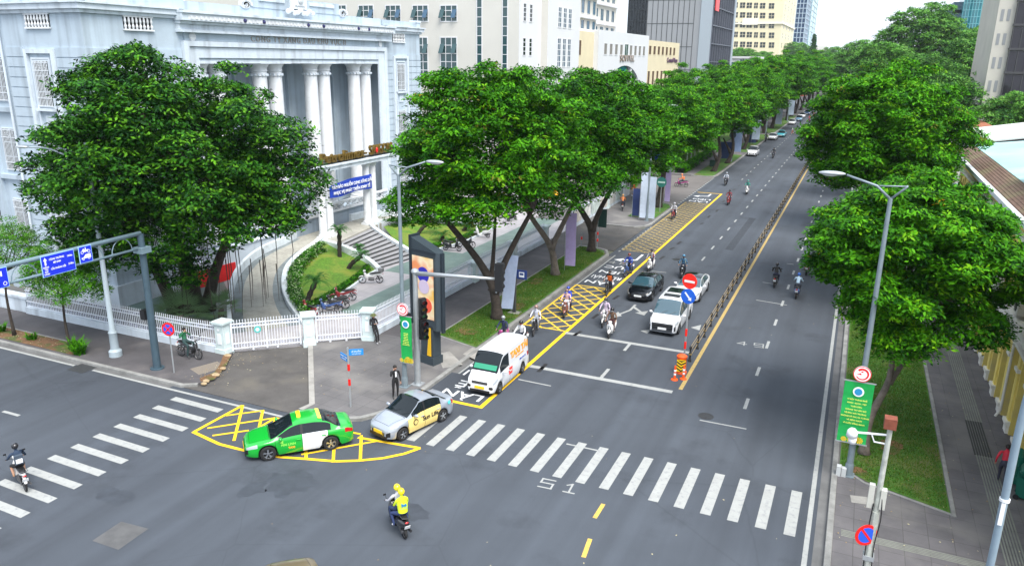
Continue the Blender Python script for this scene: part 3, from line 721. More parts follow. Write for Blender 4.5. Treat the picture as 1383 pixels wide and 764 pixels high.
# ------------------------------------------------ white office building behind
M_cream = mat('cream_white_cladding', (.56,.545,.5), rough=.7, var=.04, scale=.2)
M_white2 = mat('white_cladding', (.63,.64,.66), rough=.7, var=.03, scale=.2)
M_beige = mat('beige_stone_cladding', (.66,.58,.4), rough=.75, var=.06, scale=.3)
WY=90.8
wb=thing('office_block','cream white office block with green tinted windows directly behind the columned building','building',(0,0,0))
b=MB(); b.box(-95,-40,WY,97.9,0,34); b.box(-95,-39.0,97.9,110.3,0,34)
b.build('wall',M_cream,wb)
b=MB(); b.box(-40,-39.93,WY,97.9,0,34.0); b.box(-39,-38.93,97.9,110.3,0,34); b.build('side_cladding',M_white2,wb)
def winY(px0,px1,py0,py1,nx,ny,gm,parent=wb,fm=None,Y=WY,fw=.12):
    x0,z1=onY(px0,py0,Y); x1,z0=onY(px1,py1,Y); return window(parent,My((x0+x1)/2,Y-.01,(z0+z1)/2),x1-x0,z1-z0,nx,ny,fm or M_white2,gm,fw=fw)
def winX(px0,px1,py0,py1,nx,ny,gm,X,parent,fm=None,fw=.1,s=1):
    y0,z1=onX(px0,py0,X); y1,z0=onX(px1,py1,X); zt=z1; return window(parent,Mx(X+.01*s,(y0+y1)/2,(z0+z1)/2,s),abs(y1-y0),abs(z1-z0),nx,ny,fm or M_white2,gm,fw=fw)
for px0,px1 in ((447,469),(483.5,505.5),(520,542),(556.5,579),(594,618)):
    winY(px0,px1,7,30,3,3,M_glassg)
    x0,z0=onY(px0,-20,WY); winY(px0,px1,-38,-15,3,3,M_glassg)
    w2=winY(px0,px1,50,106,3,5,M_glassg)
    # opened awning sashes
    for t in (.16,.84):
        xx0,zz=onY(px0+(px1-px0)*t,19,WY); b=MB(); b.cbox((xx0,WY-.35,zz),(.62,.06,1.15),rx=R(-28)); b.build('open_sash',M_glassb if t>.5 else M_glassg,wb)
        xx0,zz=onY(px0+(px1-px0)*t,66,WY); b=MB(); b.cbox((xx0,WY-.35,zz),(.62,.06,1.3),rx=R(-28)); b.build('open_sash',M_glassg,wb)
for px0,px1 in ((643.5,651.5),(678,686)):
    x0,_z=onY(px0,40,WY); x1,_z=onY(px1,40,WY)
    window(wb,My((x0+x1)/2,WY-.01,20),x1-x0,18,1,16,M_white2,M_glassg,fw=.1)
for y in (92.3,94.3):
    for z in (21.7,17.6,13.6): window(wb,Mx(-39.92,y,z),1.0,2.2,1,4,M_white2,M_glassd,fw=.1)
for y in (102,104,106):
    window(wb,Mx(-38.92,y,21.6),1.35,2.7,2,4,M_white2,M_glassb,fw=.12); window(wb,Mx(-38.92,y,17.0),1.35,3.9,2,5,M_white2,M_glassb,fw=.12)
# ------------------------------------------------ terraced hotel tower further back (white with balcony bands)
hb=thing('stepped_hotel','white stepped hotel block with long rows of windows above the arched entrance building','building',(0,0,0))
HX=-42
b=MB(); b.box(-70,HX-3,112,136,0,48); b.box(-70,HX-6,136,158,0,48)
b.build('wall',M_cream,hb)
b=MB()
for z in (20.6,22.9,26.4,29.9,33.4,36.9):
    b.box(-70,HX-2.4,111.6,136.4,z,z+.55); b.box(-70,HX-5.4,136.4,158.5,z-.2,z+.35)
b.build('floor_band',M_white2,hb)
for zi,z in enumerate((21.9,24.8,28.3,31.8)):
    for k in range(8):
        window(hb,Mx(HX-2.98,113.6+k*3,z),1.7,1.5 if zi==0 else 2.3,1,1,M_cream,M_glassb)
    for k in range(6): window(hb,Mx(HX-5.98,138+k*3.5,z-.3),1.9,1.5 if zi==0 else 2.2,2,1,M_cream,M_glassb)
# ------------------------------------------------ entrance building with arch and raised letters
eb=thing('arched_hotel_entrance','white and cream hotel entrance building with a tall glazed arch under raised letters','building',(0,0,0))
EX=-42
yA,zt=onX(809,40,EX); yB,_z=onX(877,47,EX); yC,_z=onX(920,55,EX); 
MB().box(-60,EX-.8,113,yA,0,20.6).build('cream_wing',M_beige,eb); MB().box(-60,EX-.3,yB,yC,0,20.3).build('cream_wing',M_beige,eb)
b=MB()
ym=(yA+yB)/2; aw=(yB-yA)*.36; ah0=9.0
# front slab with real arch opening, made as a strip of quads
N=40; ys=[yA+(yB-yA)*i/N for i in range(N+1)]
def archz(y):
    t=(y-ym)/aw
    return ah0+6.2*math.sqrt(max(0,1-t*t)) if abs(t)<1 else None
top=20.9
for i in range(N):
    a,c=ys[i],ys[i+1]; za=archz(a); zc=archz(c)
    z0a=za if za is not None else 0; z0c=zc if zc is not None else 0
    if za is None or zc is None: z0a=z0c=0 if (za is None and zc is None) else ah0
    b.poly([(EX,a,z0a),(EX,c,z0c),(EX,c,top),(EX,a,top)]); b.poly([(EX-.8,a,z0a),(EX,a,z0a),(EX,c,z0c),(EX-.8,c,z0c)])
b.box(EX-.9,EX-.001,yA,yB,top,top+.15); b.box(EX-1,EX-.01,yA-.05,yA,0,top); b.box(-60,EX-1.2,yA,yB,0,20.6)
for k in range(5): 
    y=ym-aw+2*aw*(k+.5)/5; 
    if k!=2: b.box(EX-.7,EX-.1,y-.45,y+.45,0,(archz(y) or ah0)+.1)
b.build('arch_front',M_white2,eb)
b=MB(); b.box(EX-1.1,EX-.9,ym-aw,ym+aw,0,15.4); b.build('arch_glazing',mat('dark_arch_glass',(.03,.04,.06),rough=.1),eb)  # even dark blue glass colour behind the arch
b=MB()
for k in range(6): b.box(EX-.6,EX-.4,ym-2.6+k*.9,ym-2.2+k*.9+.4,0,15.2)
b.build('arch_window',M_glasst,eb)
for k in range(9):
    if k==4: continue
    y=yA+(yB-yA)*(.12+.77*k/8); window(eb,Mx(EX+.01,y,18.0),1.9,2.0,1,1,M_white2,mat('grey_brown_opening',(.2,.19,.17)),fw=.12)  # flat grey brown panes, darker than their white frames
window(eb,Mx(EX+.01,ym+.3,18.0),2.4,2.2,2,1,M_white2,M_glassg)
text_obj('lettering','SOFITEL',1.6,mat('grey_letters',(.25,.2,.17),rough=.4),face_frame((EX+.1,ym+1.0,15.9+.55),(0,1,0),(0,0,1)),eb,ext=.08,sx=1.5,space=1.15,bold=.02)
text_obj('lettering','Central Plaza',1.5,mat('purple_letters',(.1,.04,.1),rough=.4),face_frame((EX-.2,yB+(yC-yB)*.77,16.3),(0,1,0),(0,0,1)),eb,ext=.06,sx=1.35,bold=.02)
M_open=mat('brown_window_recess',(.09,.05,.025),rough=.8)
for k in range(7):
    y=yB+(yC-yB)*(.08+.8*k/6.5); window(eb,Mx(EX-.29,y,18.3),2.2,1.9,1,1,M_beige,M_open,fw=.1); window(eb,Mx(EX-.29,y,12.6),2.0,3.0,1,1,M_beige,M_open,fw=.1)
    if k>0: window(eb,Mx(EX-.29,y,8.6),2.2,1.1,1,1,M_beige,M_open,fw=.1)
for k in range(2):
    window(eb,Mx(EX-.79,115.5+k*5.5,18),2.5,2.4,1,1,M_beige,M_open); window(eb,Mx(EX-.79,115.5+k*5.5,11.8),2.5,4,1,1,M_beige,M_glassd)
# grey hipped canopy roof in front of it
b=MB(); p=[(-41,132,8.6),(-30,132,6.6),(-30,176,6.6),(-41,176,8.6),(-37,138,11.2),(-37,160,9.6)]
ids=[b.V(q) for q in p]
for q in ((0,1,4),(1,2,5,4),(2,3,5),(3,0,4,5)): b.F([ids[i] for i in q])
b.F((ids[0],ids[3],ids[2],ids[1])); b.build('canopy_roof',mat('weathered_grey_roof',(.16,.18,.2),rough=.8,var=.3,scale=.5),eb)
# ------------------------------------------------ towers on the left
def slabgrid(b, M_, w_, h, nx, ny, t=.12, d=.15, vert=True, horiz=True):
    b.M=M_
    if vert:
        for i in range(nx+1): x=-w_/2+w_*i/nx; b.box(x-t/2,x+t/2,0,h,0,d)
    if horiz:
        for j in range(ny+1): z=h*j/ny; b.box(-w_/2,w_/2,z-t/2,z+t/2,0,d*.9)
GX=-45; GY,_z=onX(957,60,GX); GY2,_z=onX(987,30,GX); gxL,_z=onY(872,60,GY)
gt=thing('grey_tower','grey panelled office tower with a dark glass side facing the avenue','building')
M_grey=mat('grey_aluminium_panel',(.3,.31,.33),rough=.5,var=.05,scale=.05,metal=.2)
M_seam=mat('panel_joint',(.07,.075,.08),rough=.7)
b=MB(); b.box(gxL,GX,GY,GY2+4,0,75); b.build('wall',M_grey,gt)
b=MB(); slabgrid(b,My((gxL+GX-5)/2,GY-.02,0),GX-5-gxL,75,9,11,t=.18,d=.06); b.build('panel_joints',M_seam,gt)
b=MB(); b.box(GX-3,GX+.35,GY-.3,GY,0,75); b.box(GX,GX+.35,GY,GY+1,0,75); b.box(GX,GX+.9,GY2+1,GY2+4,0,75); b.build('corner_panel',mat('pale_grey_panel',(.36,.41,.46),rough=.4,metal=.2),gt)
b=MB(); b.box(GX,GX+.15,GY+1,GY2+1,0,75); b.build('glass_facade',mat('black_curtain_glass',(.01,.012,.02),rough=.06,spec=.7),gt)
b=MB(); slabgrid(b,Mx(GX+.15,(GY+GY2)/2+1,0),GY2-GY,75,9,14,t=.25,d=.5); b.build('mullion_grid',mat('grey_mullion',(.1,.11,.14),rough=.4),gt)
b=MB(); b.box(GX+.7,GX+.9,GY+2,GY+8,31,37); b.build('red_sign_panel',M_red,gt)
bt=thing('dark_glass_tower','black glass tower standing behind the white stepped hotel','building')
x0,_z=onY(848,30,300); x1,_z=onY(886,30,300)
b=MB(); b.box(x0,x1+3,300,340,0,85); b.build('glass_facade',mat('black_blue_glass',(.008,.014,.022),rough=.15,var=.4,scale=.2),bt)
b=MB(); slabgrid(b,My((x0+x1)/2,299.9,0),x1-x0,85,10,22,t=.2,d=.2); b.build('mullion_grid',mat('black_mullion',(.02,.025,.03),rough=.4),bt)
# beige apartment tower
AX=-60; AY,_z=onX(1053,60,AX); AY2,_z=onX(1070,60,AX); ax0,_z=onY(985,60,AY)
at_=thing('beige_apartment_tower','beige high-rise with rows of small dark windows on the left of the avenue','building')
M_bt=mat('beige_render',(.74,.66,.46),rough=.8,var=.05,scale=.02)
b=MB(); b.box(ax0,AX,AY,AY2,0,100); b.box(ax0-6,ax0,AY+6,AY2,0,100); b.build('wall',M_bt,at_)
b=MB()
z1_=onY(1000,33,AY)[1]
b.box(ax0-.5,AX+1,AY-1,AY2,z1_,z1_+1.0); b.box(ax0+8,ax0+19,AY-1.2,AY,z1_-.5,z1_+4)
b.build('ledge',mat('pale_render',(.8,.76,.66)),at_)
for r in range(8):
    for c in range(7):
        px=994+c*9.0+(3 if c>4 else 0); py=60-r*13.2+c*.25
        if px>1050: continue
        X_,Z_=onY(px,py,AY); window(at_,My(X_,AY-.05,Z_),4.2 if c%3 else 3.2,4.3,2,2,M_bt,M_glassd,fw=.25)
for r in range(8):
    for c in range(4):
        Y_=AY+(AY2-AY)*(c+.6)/4.3; Z_=onY(1050,61-r*13.2,AY)[1]; window(at_,Mx(AX+.05,Y_,Z_),7,4.3,2,2,M_bt,mat('pale_window',(.3,.33,.3),rough=.2),fw=.4)
# blue glass towers further on
def glasstower(name,label,pxc0,pxc1,X,H,gm,mm,pxl,nx=6,ny=30,d=.5):
    Y0,_z=onX(pxc0,60,X); Y1,_z=onX(pxc1,60,X); xl,_z=onY(pxl,60,Y0)
    t=thing(name,label,'building'); b=MB(); b.box(xl,X,Y0,Y1,0,H); b.build('glass_facade',gm,t)
    b=MB(); slabgrid(b,My((xl+X)/2,Y0-.05,0),X-xl,H,nx,ny,t=.6,d=d); b.M=None; slabgrid(b,Mx(X+.05,(Y0+Y1)/2,0),Y1-Y0,H,nx,ny,t=.6,d=d); b.build('mullion_grid',mm,t); return t
glasstower('glass_tower','dark blue glass tower left of the pale teal one above the tree tops',1084,1089,-60,150,mat('navy_glass',(.02,.05,.12),rough=.1),mat('pale_blue_mullion',(.4,.5,.6),rough=.4),1066,4,34)
glasstower('glass_tower','pale teal glass tower at the edge of the sky',1091,1098,-70,180,mat('pale_teal_glass',(.15,.4,.45),rough=.1),mat('white_blue_mullion',(.55,.65,.7),rough=.4),1086,2,30)
# small white house with blue windows in front of the beige tower
hx=-38; hy,_z=onX(985,95,hx)
Yh=330; x0,zt=onY(984,79,Yh); x1,_z=onY(1022,79,Yh); xm,_z=onY(997,79,Yh)
sh=thing('small_white_office','small white office with a blue window band in front of the beige tower','building')
b=MB(); b.box(x0,x1,Yh,Yh+20,0,zt); b.box(x0-.5,x1+.5,Yh-.5,Yh+20,zt,zt+.8); b.build('wall',M_white2,sh)
X_,Z_=onY(1009,84,Yh); window(sh,My(X_,Yh-.05,Z_),6,2.2,6,1,M_white2,M_glassb,fw=.2); X_,Z_=onY(989,92,Yh); window(sh,My(X_,Yh-.05,Z_),2.6,5,1,2,M_white2,M_glassb,fw=.2)
# ------------------------------------------------ towers on the right
TX=20; 
rt=thing('curved_teal_tower','turquoise glass tower rising behind the domed tree crown','building')
Yt=420; x0,_z=onY(1298,30,Yt); x1,_z=onY(1345,30,Yt); zb=onY(1300,60,Yt)[1]
b=MB(); pts=[(x0+(x1-x0)*t, Yt-3*math.sin(t*PI)) for t in [i/12 for i in range(13)]]+[(x1,Yt+25),(x0,Yt+25)]
b.prism(pts,0,90); b.build('glass_facade',M_glasst,rt)
b=MB()
for z in range(10,90,3): b.prism([(p[0],p[1]-.12) for p in pts[:13]]+[(x1,Yt),(x0,Yt)],z,z+.25)
for i in range(0,13): b.box(pts[i][0]-.1,pts[i][0]+.1,pts[i][1]-.25,pts[i][1],0,90)
b.build('mullion_grid',mat('teal_mullion',(.15,.45,.5),rough=.3),rt)
b=MB(); b.box(x1,x1+7,Yt+2,Yt+25,0,90); b.build('side_wall',mat('pale_blue_panel',(.5,.6,.68),rough=.5),rt)
b=MB(); x2,_z=onY(1284,30,Yt+10)
zt=onY(1290,3,Yt+10)[1]; b.box(x2,x0,Yt+10,Yt+25,0,zt); b.box(x2-6,x0,Yt+10,Yt+25,zt-5,zt-3.6); b.build('annex',mat('slate_panel',(.1,.16,.22),rough=.5),rt)
kt=thing('black_window_tower','pale concrete tower with stacked black glass bays at the right edge','building')
Yk=135; x0,_z=onY(1339,60,Yk); xa,_z=onY(1352,60,Yk)
xe=onY(1331,110,Yk)[0]
b=MB(); b.box(xe,xe+34,Yk,Yk+20,0,60); b.build('wall',mat('tower_concrete',(.5,.48,.43),rough=.8,var=.08,scale=.3),kt)
b=MB()
for r in range(9):
    z0=8.6+r*3.3; b.box(xe+2.3,xe+5.6,Yk-.5,Yk,z0,z0+2.9); 
b.build('bay_glazing',mat('smoked_glass',(.02,.018,.025),rough=.08),kt)
b=MB()
for r in range(10):
    z0=8.4+r*3.3; b.box(xe+2.1,xe+5.8,Yk-.7,Yk,z0-.1,z0+.2)
    for c in range(4): b.box(xe+2.2+c*1.1,xe+2.3+c*1.1,Yk-.6,Yk,z0,z0+3)
b.build('bay_frame',mat('dark_frame',(.05,.05,.055),rough=.5),kt)
b=MB()
for r in range(9):
    for c in range(2): MB().box(xe+.4+c*.8,xe+.8+c*.8,Yk-.04,Yk-.01,9+r*3.3,10.6+r*3.3).build('window',mat('slit_glass',(.25,.26,.27),rough=.3),kt)
b=MB(); b.box(xe+5.9,xe+12,Yk-3,Yk,0,12.5); b.build('side_wing',mat('beige_wing',(.42,.36,.27),rough=.8),kt)
window(kt,My(xe+8.5,Yk-3.01,9.3),2.2,2.2,2,1,M_beige,M_glassd)

# ------------------------------------------------ yellow colonial building on the right
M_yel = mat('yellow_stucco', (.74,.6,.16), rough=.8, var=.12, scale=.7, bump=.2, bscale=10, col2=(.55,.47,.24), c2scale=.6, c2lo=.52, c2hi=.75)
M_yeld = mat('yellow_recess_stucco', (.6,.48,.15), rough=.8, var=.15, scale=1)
M_ywh = mat('white_moulding', (.72,.71,.66), rough=.7, var=.08, scale=2)
yb=thing('yellow_arcaded_building','yellow colonial building with white mouldings and arched bays along the right pavement','building')
YX=7.8; Y0,Y1=24.5,70.3; EZ=9.55
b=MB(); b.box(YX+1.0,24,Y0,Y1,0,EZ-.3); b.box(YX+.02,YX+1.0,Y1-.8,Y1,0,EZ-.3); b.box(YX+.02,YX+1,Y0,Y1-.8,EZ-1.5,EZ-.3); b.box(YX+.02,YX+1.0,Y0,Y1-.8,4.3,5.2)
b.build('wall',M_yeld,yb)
bay=2.2; n=int((Y1-Y0-.8)/bay)
for k in range(n):
    yc=Y0+bay*(k+.5)
    b=MB(); N=14
    for (zb,zh,rr) in ((0,4.3,.72),(5.2,EZ-1.5-5.2,.62)):
        spring=zb+zh-.35-rr
        for i in range(N):
            ta=PI-PI*i/N; tb=PI-PI*(i+1)/N; ya,za=yc+rr*math.cos(ta),spring+rr*math.sin(ta); yb_,zb_=yc+rr*math.cos(tb),spring+rr*math.sin(tb)
            b.poly([(YX,ya,za),(YX,yb_,zb_),(YX,yb_,zb+zh),(YX,ya,zb+zh)]); b.poly([(YX,ya,za),(YX+.98,ya,za),(YX+.98,yb_,zb_),(YX,yb_,zb_)])
        for y0_,y1_ in ((yc-bay/2,yc-rr),(yc+rr,yc+bay/2)): b.box(YX,YX+.98,y0_,y1_,zb,zb+zh-.001)
    b.build('arched_bay',M_yel,yb)
    b=MB(); b.box(YX-.12,YX,yc-bay/2-.28,yc-bay/2+.28,0,.55); b.box(YX-.2,YX,yc-bay/2-.36,yc-bay/2+.36,.55,.72)
    b.box(YX-.16,YX,yc-bay/2-.32,yc-bay/2+.32,3.05,3.2)
    b.build('pilaster_base',M_ywh,yb)
    b=MB(); b.box(YX-.08,YX-.001,yc-bay/2-.2,yc-bay/2+.2,.72,4.3); b.box(YX-.08,YX-.001,yc-bay/2-.2,yc-bay/2+.2,5.3,EZ-1.5); b.build('pilaster',M_yel,yb)
    window(yb,Mx(YX+.97,yc,1.9,-1),1.15,2.9,2,4,mat('green_shutter_frame',(.2,.22,.14),rough=.6),M_glassd)
    window(yb,Mx(YX+.97,yc,6.4,-1),1.05,1.9,2,3,mat('green_shutter_frame',(.2,.22,.14)),M_glassd)
b=MB(); b.box(YX-.45,YX-.01,Y0,Y1,4.35,4.5); b.box(YX-.3,YX-.01,Y0,Y1,4.5,5.18); b.box(YX-.55,YX-.01,Y0,Y1,5.18,5.28)
b.box(YX-.25,YX,Y0,Y1+.2,EZ-1.4,EZ-1.2); b.box(YX-.45,YX+.1,Y0,Y1+.4,EZ-.5,EZ-.28)
b.build('moulding_band',M_ywh,yb)
b=MB(); b.box(YX-.85,YX-.6,Y0,Y1+.6,EZ-.25,EZ-.02); b.build('gutter',mat('white_gutter',(.62,.66,.7),rough=.5),yb)
b=MB()
for i in range(8):
    x0=YX-.6+i*.15; x1=x0+.15; z0=EZ-.2+i*.075; b.poly([(x0,Y0,z0+.05),(x1,Y0,z0+.1),(x1,Y1+.5,z0+.1),(x0,Y1+.5,z0+.05)]); b.poly([(x0,Y0,z0-.02),(x0,Y1+.5,z0-.02),(x0,Y1+.5,z0+.05),(x0,Y0,z0+.05)])
b.poly([(YX-.6,Y1+.5,EZ-.2),(YX+.6,Y1+.5,EZ-.2),(YX+.6,Y1+.5,EZ+.45)])
b.build('tiled_roof_edge',mat('old_brown_roof_tiles',(.14,.085,.06),rough=.9,var=.4,scale=3,bump=.8,bscale=9,col2=(.16,.13,.07),c2scale=.4,c2lo=.5,c2hi=.65),yb)
b=MB(); b.poly([(YX+.6,Y0,EZ+.45),(YX+.6,Y1+.5,EZ+.45),(17,Y1+.5,EZ+1.6),(17,Y0,EZ+1.6)]); b.poly([(17,Y0,EZ+1.6),(17,Y1+.5,EZ+1.6),(26,Y1+.5,EZ+.2),(26,Y0,EZ+.2)]); b.box(YX+1.3,26,Y1+.2,Y1+.45,0,EZ+.4)
b.build('metal_roof',mat('pale_cyan_metal_roof',(.28,.5,.48),rough=.55,var=.12,scale=.3,col2=(.36,.53,.52),c2scale=.2),yb)
# attic block with louvred balustrade near the camera
b=MB(); b.box(YX+.9,YX+2.2,38,49.2,EZ+.2,EZ+1.55); b.box(YX+.75,YX+2.35,37.9,49.4,EZ+1.55,EZ+1.75); b.box(YX+.82,YX+.9,48.6,49.2,EZ+.2,EZ+1.5); b.build('attic_parapet',M_ywh,yb)
for k in range(18): 
    y=40+k*.45; MB().box(YX+.84,YX+.9,y,y+.16,EZ+.55,EZ+1.35).build('louvre',mat('grey_louvre',(.2,.22,.25)),yb)
# air conditioners on the string course
M_ac=mat('air_conditioner_case',(.6,.6,.57),rough=.5)
for i,(y,z) in enumerate(((41.2,5.75),(38.6,5.75),(44.6,5.75))):
    a=thing('air_conditioner','%s grey air conditioner box on the ledge of the yellow building'%('middle','nearest','farthest')[i],'air conditioner',(YX-.28,y,z),0,'air conditioners on the yellow wall')
    MB().cbox((0,0,0),(.34,.9,.62)).build('case',M_ac,a); b=MB(); b.lathe([(.22,0),(.2,-.03),(.05,-.04)],16,(-.17,0,0),axis='X'); b.build('fan_grille',M_black,a)
# white rainwater pipe
b=MB(); b.tube([(YX-.15,39.0,4.3),(YX-.15,39.0,.6),(YX-.3,39.0,.25)],.06,8); tag(b.build('drainpipe',M_ywh),'pale rainwater pipe running down the yellow wall','pipe')
# sheds behind: white sloped roof, rust roof, white wall, basketball board
def house(name,label,x0,x1,y0,y1,h,wm,rm,slope=.8,over=.5):
    t=thing(name,label,'building'); MB().box(x0,x1,y0,y1,0,h).build('wall',wm,t)
    b=MB(); b.poly([(x0-over,y0-over,h+.05),(x1+over,y0-over,h+slope),(x1+over,y1+over,h+slope),(x0-over,y1+over,h+.05)]); b.poly([(x0-over,y0-over,h-.1),(x0-over,y1+over,h-.1),(x1+over,y1+over,h+slope-.15),(x1+over,y0-over,h+slope-.15)])
    b.poly([(x0-over,y0-over,h-.1),(x1+over,y0-over,h+slope-.15),(x1+over,y0-over,h+slope),(x0-over,y0-over,h+.05)]); b.poly([(x0-over,y0-over,h-.1),(x0-over,y0-over,h+.05),(x0-over,y1+over,h+.05),(x0-over,y1+over,h-.1)])
    b.build('roof',rm,t); return t
M_rw=mat('white_metal_roof',(.62,.64,.62),rough=.5,var=.08,scale=.4)
house('white_shed','white walled shed with a pale sloping metal roof behind the yellow building',10.6,22,82,96,9.3,mat('grey_white_render',(.55,.57,.6),rough=.8,var=.1,scale=.5),M_rw,2.2)
house('rust_roof_house','low house with a rust red corrugated roof beside the big tree',8.6,14,102,118,8.2,M_ywh,mat('rusty_corrugated_roof',(.3,.1,.05),rough=.9,var=.3,scale=2),.9)
house('white_gabled_house','small white house among the trees left of the black window tower',13,18,150,160,11.5,M_white2,mat('orange_tiles',(.4,.16,.08),rough=.9),.6)
house('low_annex','grey green annex roof between the yellow building and the big tree',8.9,14,72.2,80,5.5,M_ywh,mat('teal_sheet_roof',(.1,.3,.28),rough=.6),.3)
t=thing('basketball_hoop','white basketball backboard with a red rim in the yard behind the yellow building','hoop',(11.3,98,0))
MB().cyl((0,.3,0),(0,.3,6.6),.1).build('post',M_galv,t); MB().box(-1.0,1.0,0,.06,6.4,7.7).build('backboard',M_white2,t); MB().box(-.35,.35,-.02,0,6.6,7.1).build('target_square',M_red,t)
b=MB()
for k in range(12): a=2*PI*k/12; c=2*PI*(k+1)/12; b.cyl((.25*math.cos(a),-.3+.25*math.sin(a),6.6),(.25*math.cos(c),-.3+.25*math.sin(c),6.6),.03,n=5)
b.build('rim',M_red,t)
# neighbouring buildings further right side, mostly behind trees
for i,(x0,x1,y0,y1,h,lab) in enumerate(((12,30,170,200,13,'cream villa half hidden by trees on the right side of the avenue'),(10,26,230,270,15,'pale block seen through the trees far along the right pavement'))):
    house('villa',lab,x0,x1,y0,y1,h,mat('cream_villa_wall',(.6,.56,.42)),mat('villa_roof',(.25,.14,.1)),1)
# low buildings along the left pavement beyond the forecourt
def lowb(name,label,x0,x1,y0,y1,h,wm,nw=6):
    t=thing(name,label,'building'); MB().box(x0,x1,y0,y1,0,h).box(x0,x1+.4,y0-.3,y1+.3,h,h+.4).build('wall',wm,t)
    for k in range(nw): window(t,Mx(x1+.02,y0+(y1-y0)*(k+.5)/nw,2.2),(y1-y0)/nw*.6,2.6,3,1,M_white2,M_glassd)
    return t
lowb('shopfront_block','white low shopfront block far along the left pavement',-40,-29,255,300,9,M_white2)
lowb('shopfront_block','grey low block behind the distant parked cars',-44,-30,200,240,7,mat('grey_low_wall',(.4,.4,.4)))
lowb('distant_shops','red and white shopfronts at the far end of the avenue',-34,-27,420,470,9,mat('red_shop_wall',(.5,.12,.08)))
t=thing('distant_block','white rooftop building on the skyline above the far trees','building'); x0,z=onY(1093,62,700); x1,_z=onY(1117,62,700)
MB().box(x0,x1,700,720,0,z).box(x0+8,x0+13,705,712,z,z+5).build('wall',M_white2,t); MB().box(x0+7,x1,699.8,700,z-12,z-4).build('window_band',M_glassd,t)
# ================================================================== courtyard of the columned building
M_marb = brick_mat('courtyard_granite', (.36,.34,.36), (.42,.4,.41), (.22,.22,.22), 1.0, 1.0, rough=.5, offset=0, msize=.01, var=.15)
M_green = brick_mat('green_granite', (.13,.2,.18), (.16,.23,.2), (.09,.13,.12), .6, .6, rough=.5, offset=0, msize=.01, var=.2)
M_ramp = brick_mat('ramp_paving', (.38,.37,.32), (.33,.32,.28), (.2,.2,.18), .5, .25, rough=.7, msize=.01, var=.2)
M_rampd = brick_mat('ramp_border_paving', (.16,.19,.2), (.2,.23,.24), (.1,.12,.12), .5, .25, rough=.7, msize=.01, var=.25)
slab('courtyard', [(-30.9,29.9),(-27.5,32.9),(-24.95,35.4),(-24.95,62.9),(-24.95,88),(-43,88),(-43,33),(-64,33),(-64,29.5),(-31.4,29.5)], .035, M_marb)
sheet('courtyard_band', [rect(-29.7,-27.3,38.5,88),[(-32.6,48.3),(-29.7,48.3),(-29.7,56),(-32.2,56)],[(-43,33),(-34.6,33.2),(-36,36),(-42,41)]], .04, M_green)
sheet('courtyard_band', [[(-60,29.6),(-34,29.6),(-35,33.4),(-43,33),(-60,33)]], .04, mat('painted_shade_paving',(.1,.1,.1),rough=.8,var=.2))  # yard strip under the banyan, its shade put into the dark paving colour
# ramp from the gate to the porch landing
inn=[(412,434,.2),(405,424,.35),(390.3,403,.5),(384,382,.75),(388,359,1.05),(405,340,1.4),(424,327,1.8)]
out_=[(309.7,440,.55),(309.7,428,.6),(309.7,399,.8),(317,367.5,1.15),(333.8,346.5,1.5),(354.7,332,1.85),(384,319,2.1)]
I3=[(*at(x,y,z),z) for x,y,z in inn]; O3=[(*at(x,y,z),z) for x,y,z in out_]
I3.append((-39.2,49.3,1.95)); O3.append((-41.9,49.3,2.1))
def smoothline(P,n=5):
    Q=[]
    for i in range(len(P)-1):
        p0=Vector(P[max(i-1,0)]); p1=Vector(P[i]); p2=Vector(P[i+1]); p3=Vector(P[min(i+2,len(P)-1)])
        for k in range(n):
            t=k/n; Q.append(.5*((2*p1)+(-p0+p2)*t+(2*p0-5*p1+4*p2-p3)*t*t+(-p0+3*p1-3*p2+p3)*t**3))
    Q.append(Vector(P[-1])); return Q
I3=smoothline(I3); O3=smoothline(O3)
def rampsurf(name,Ia,Oa,u0,u1,m,ia=.35,oa=.6):
    b=MB(); pr=None
    for p,q in zip(Ia,Oa):
        A=Vector((p.x,p.y,max(.05,p.z-ia))); B=Vector((q.x,q.y,max(.05,q.z-oa)))
        c=(b.V(A.lerp(B,u0)),b.V(A.lerp(B,u1)))
        if pr: b.F((pr[0],c[0],c[1],pr[1]))
        pr=c
    o=b.build(name,m); o['kind']='structure'; return o
rampsurf('ramp',I3,O3,0,.24,M_rampd); rampsurf('ramp',I3,O3,.24,.8,M_ramp); rampsurf('ramp',I3,O3,.8,1,M_rampd)
M_wallw=mat('white_parapet_paint',(.62,.68,.72),rough=.7,var=.15,scale=1.5,col2=(.4,.43,.44),c2scale=1.2,c2lo=.55,c2hi=.8)
def parapet(name,P,label,th=.26,cat='wall',base=-.02,m=None):
    b=MB(); pr=None
    for i,p in enumerate(P):
        t=(P[min(i+1,len(P)-1)]-P[max(i-1,0)]); t.z=0; t.normalize(); n=Vector((-t.y,t.x,0))*th/2
        z=p.z
        c=[b.V((p.x+n.x,p.y+n.y,base)),b.V((p.x+n.x,p.y+n.y,z-.03)),b.V((p.x+n.x*.8,p.y+n.y*.8,z)),b.V((p.x-n.x*.8,p.y-n.y*.8,z)),b.V((p.x-n.x,p.y-n.y,z-.03)),b.V((p.x-n.x,p.y-n.y,base))]
        if pr:
            for k in range(5): b.F((pr[k],pr[k+1],c[k+1],c[k]))
        else: b.F(c[::-1])
        pr=c
    b.F(pr); o=b.build(name,m or M_wallw); tag(o,label,cat); return o
parapet('curved_parapet',I3,'inner curved white parapet between the ramp and the oval lawn',.42)
parapet('curved_parapet',O3,'outer curved white parapet of the ramp beside the red barrier')
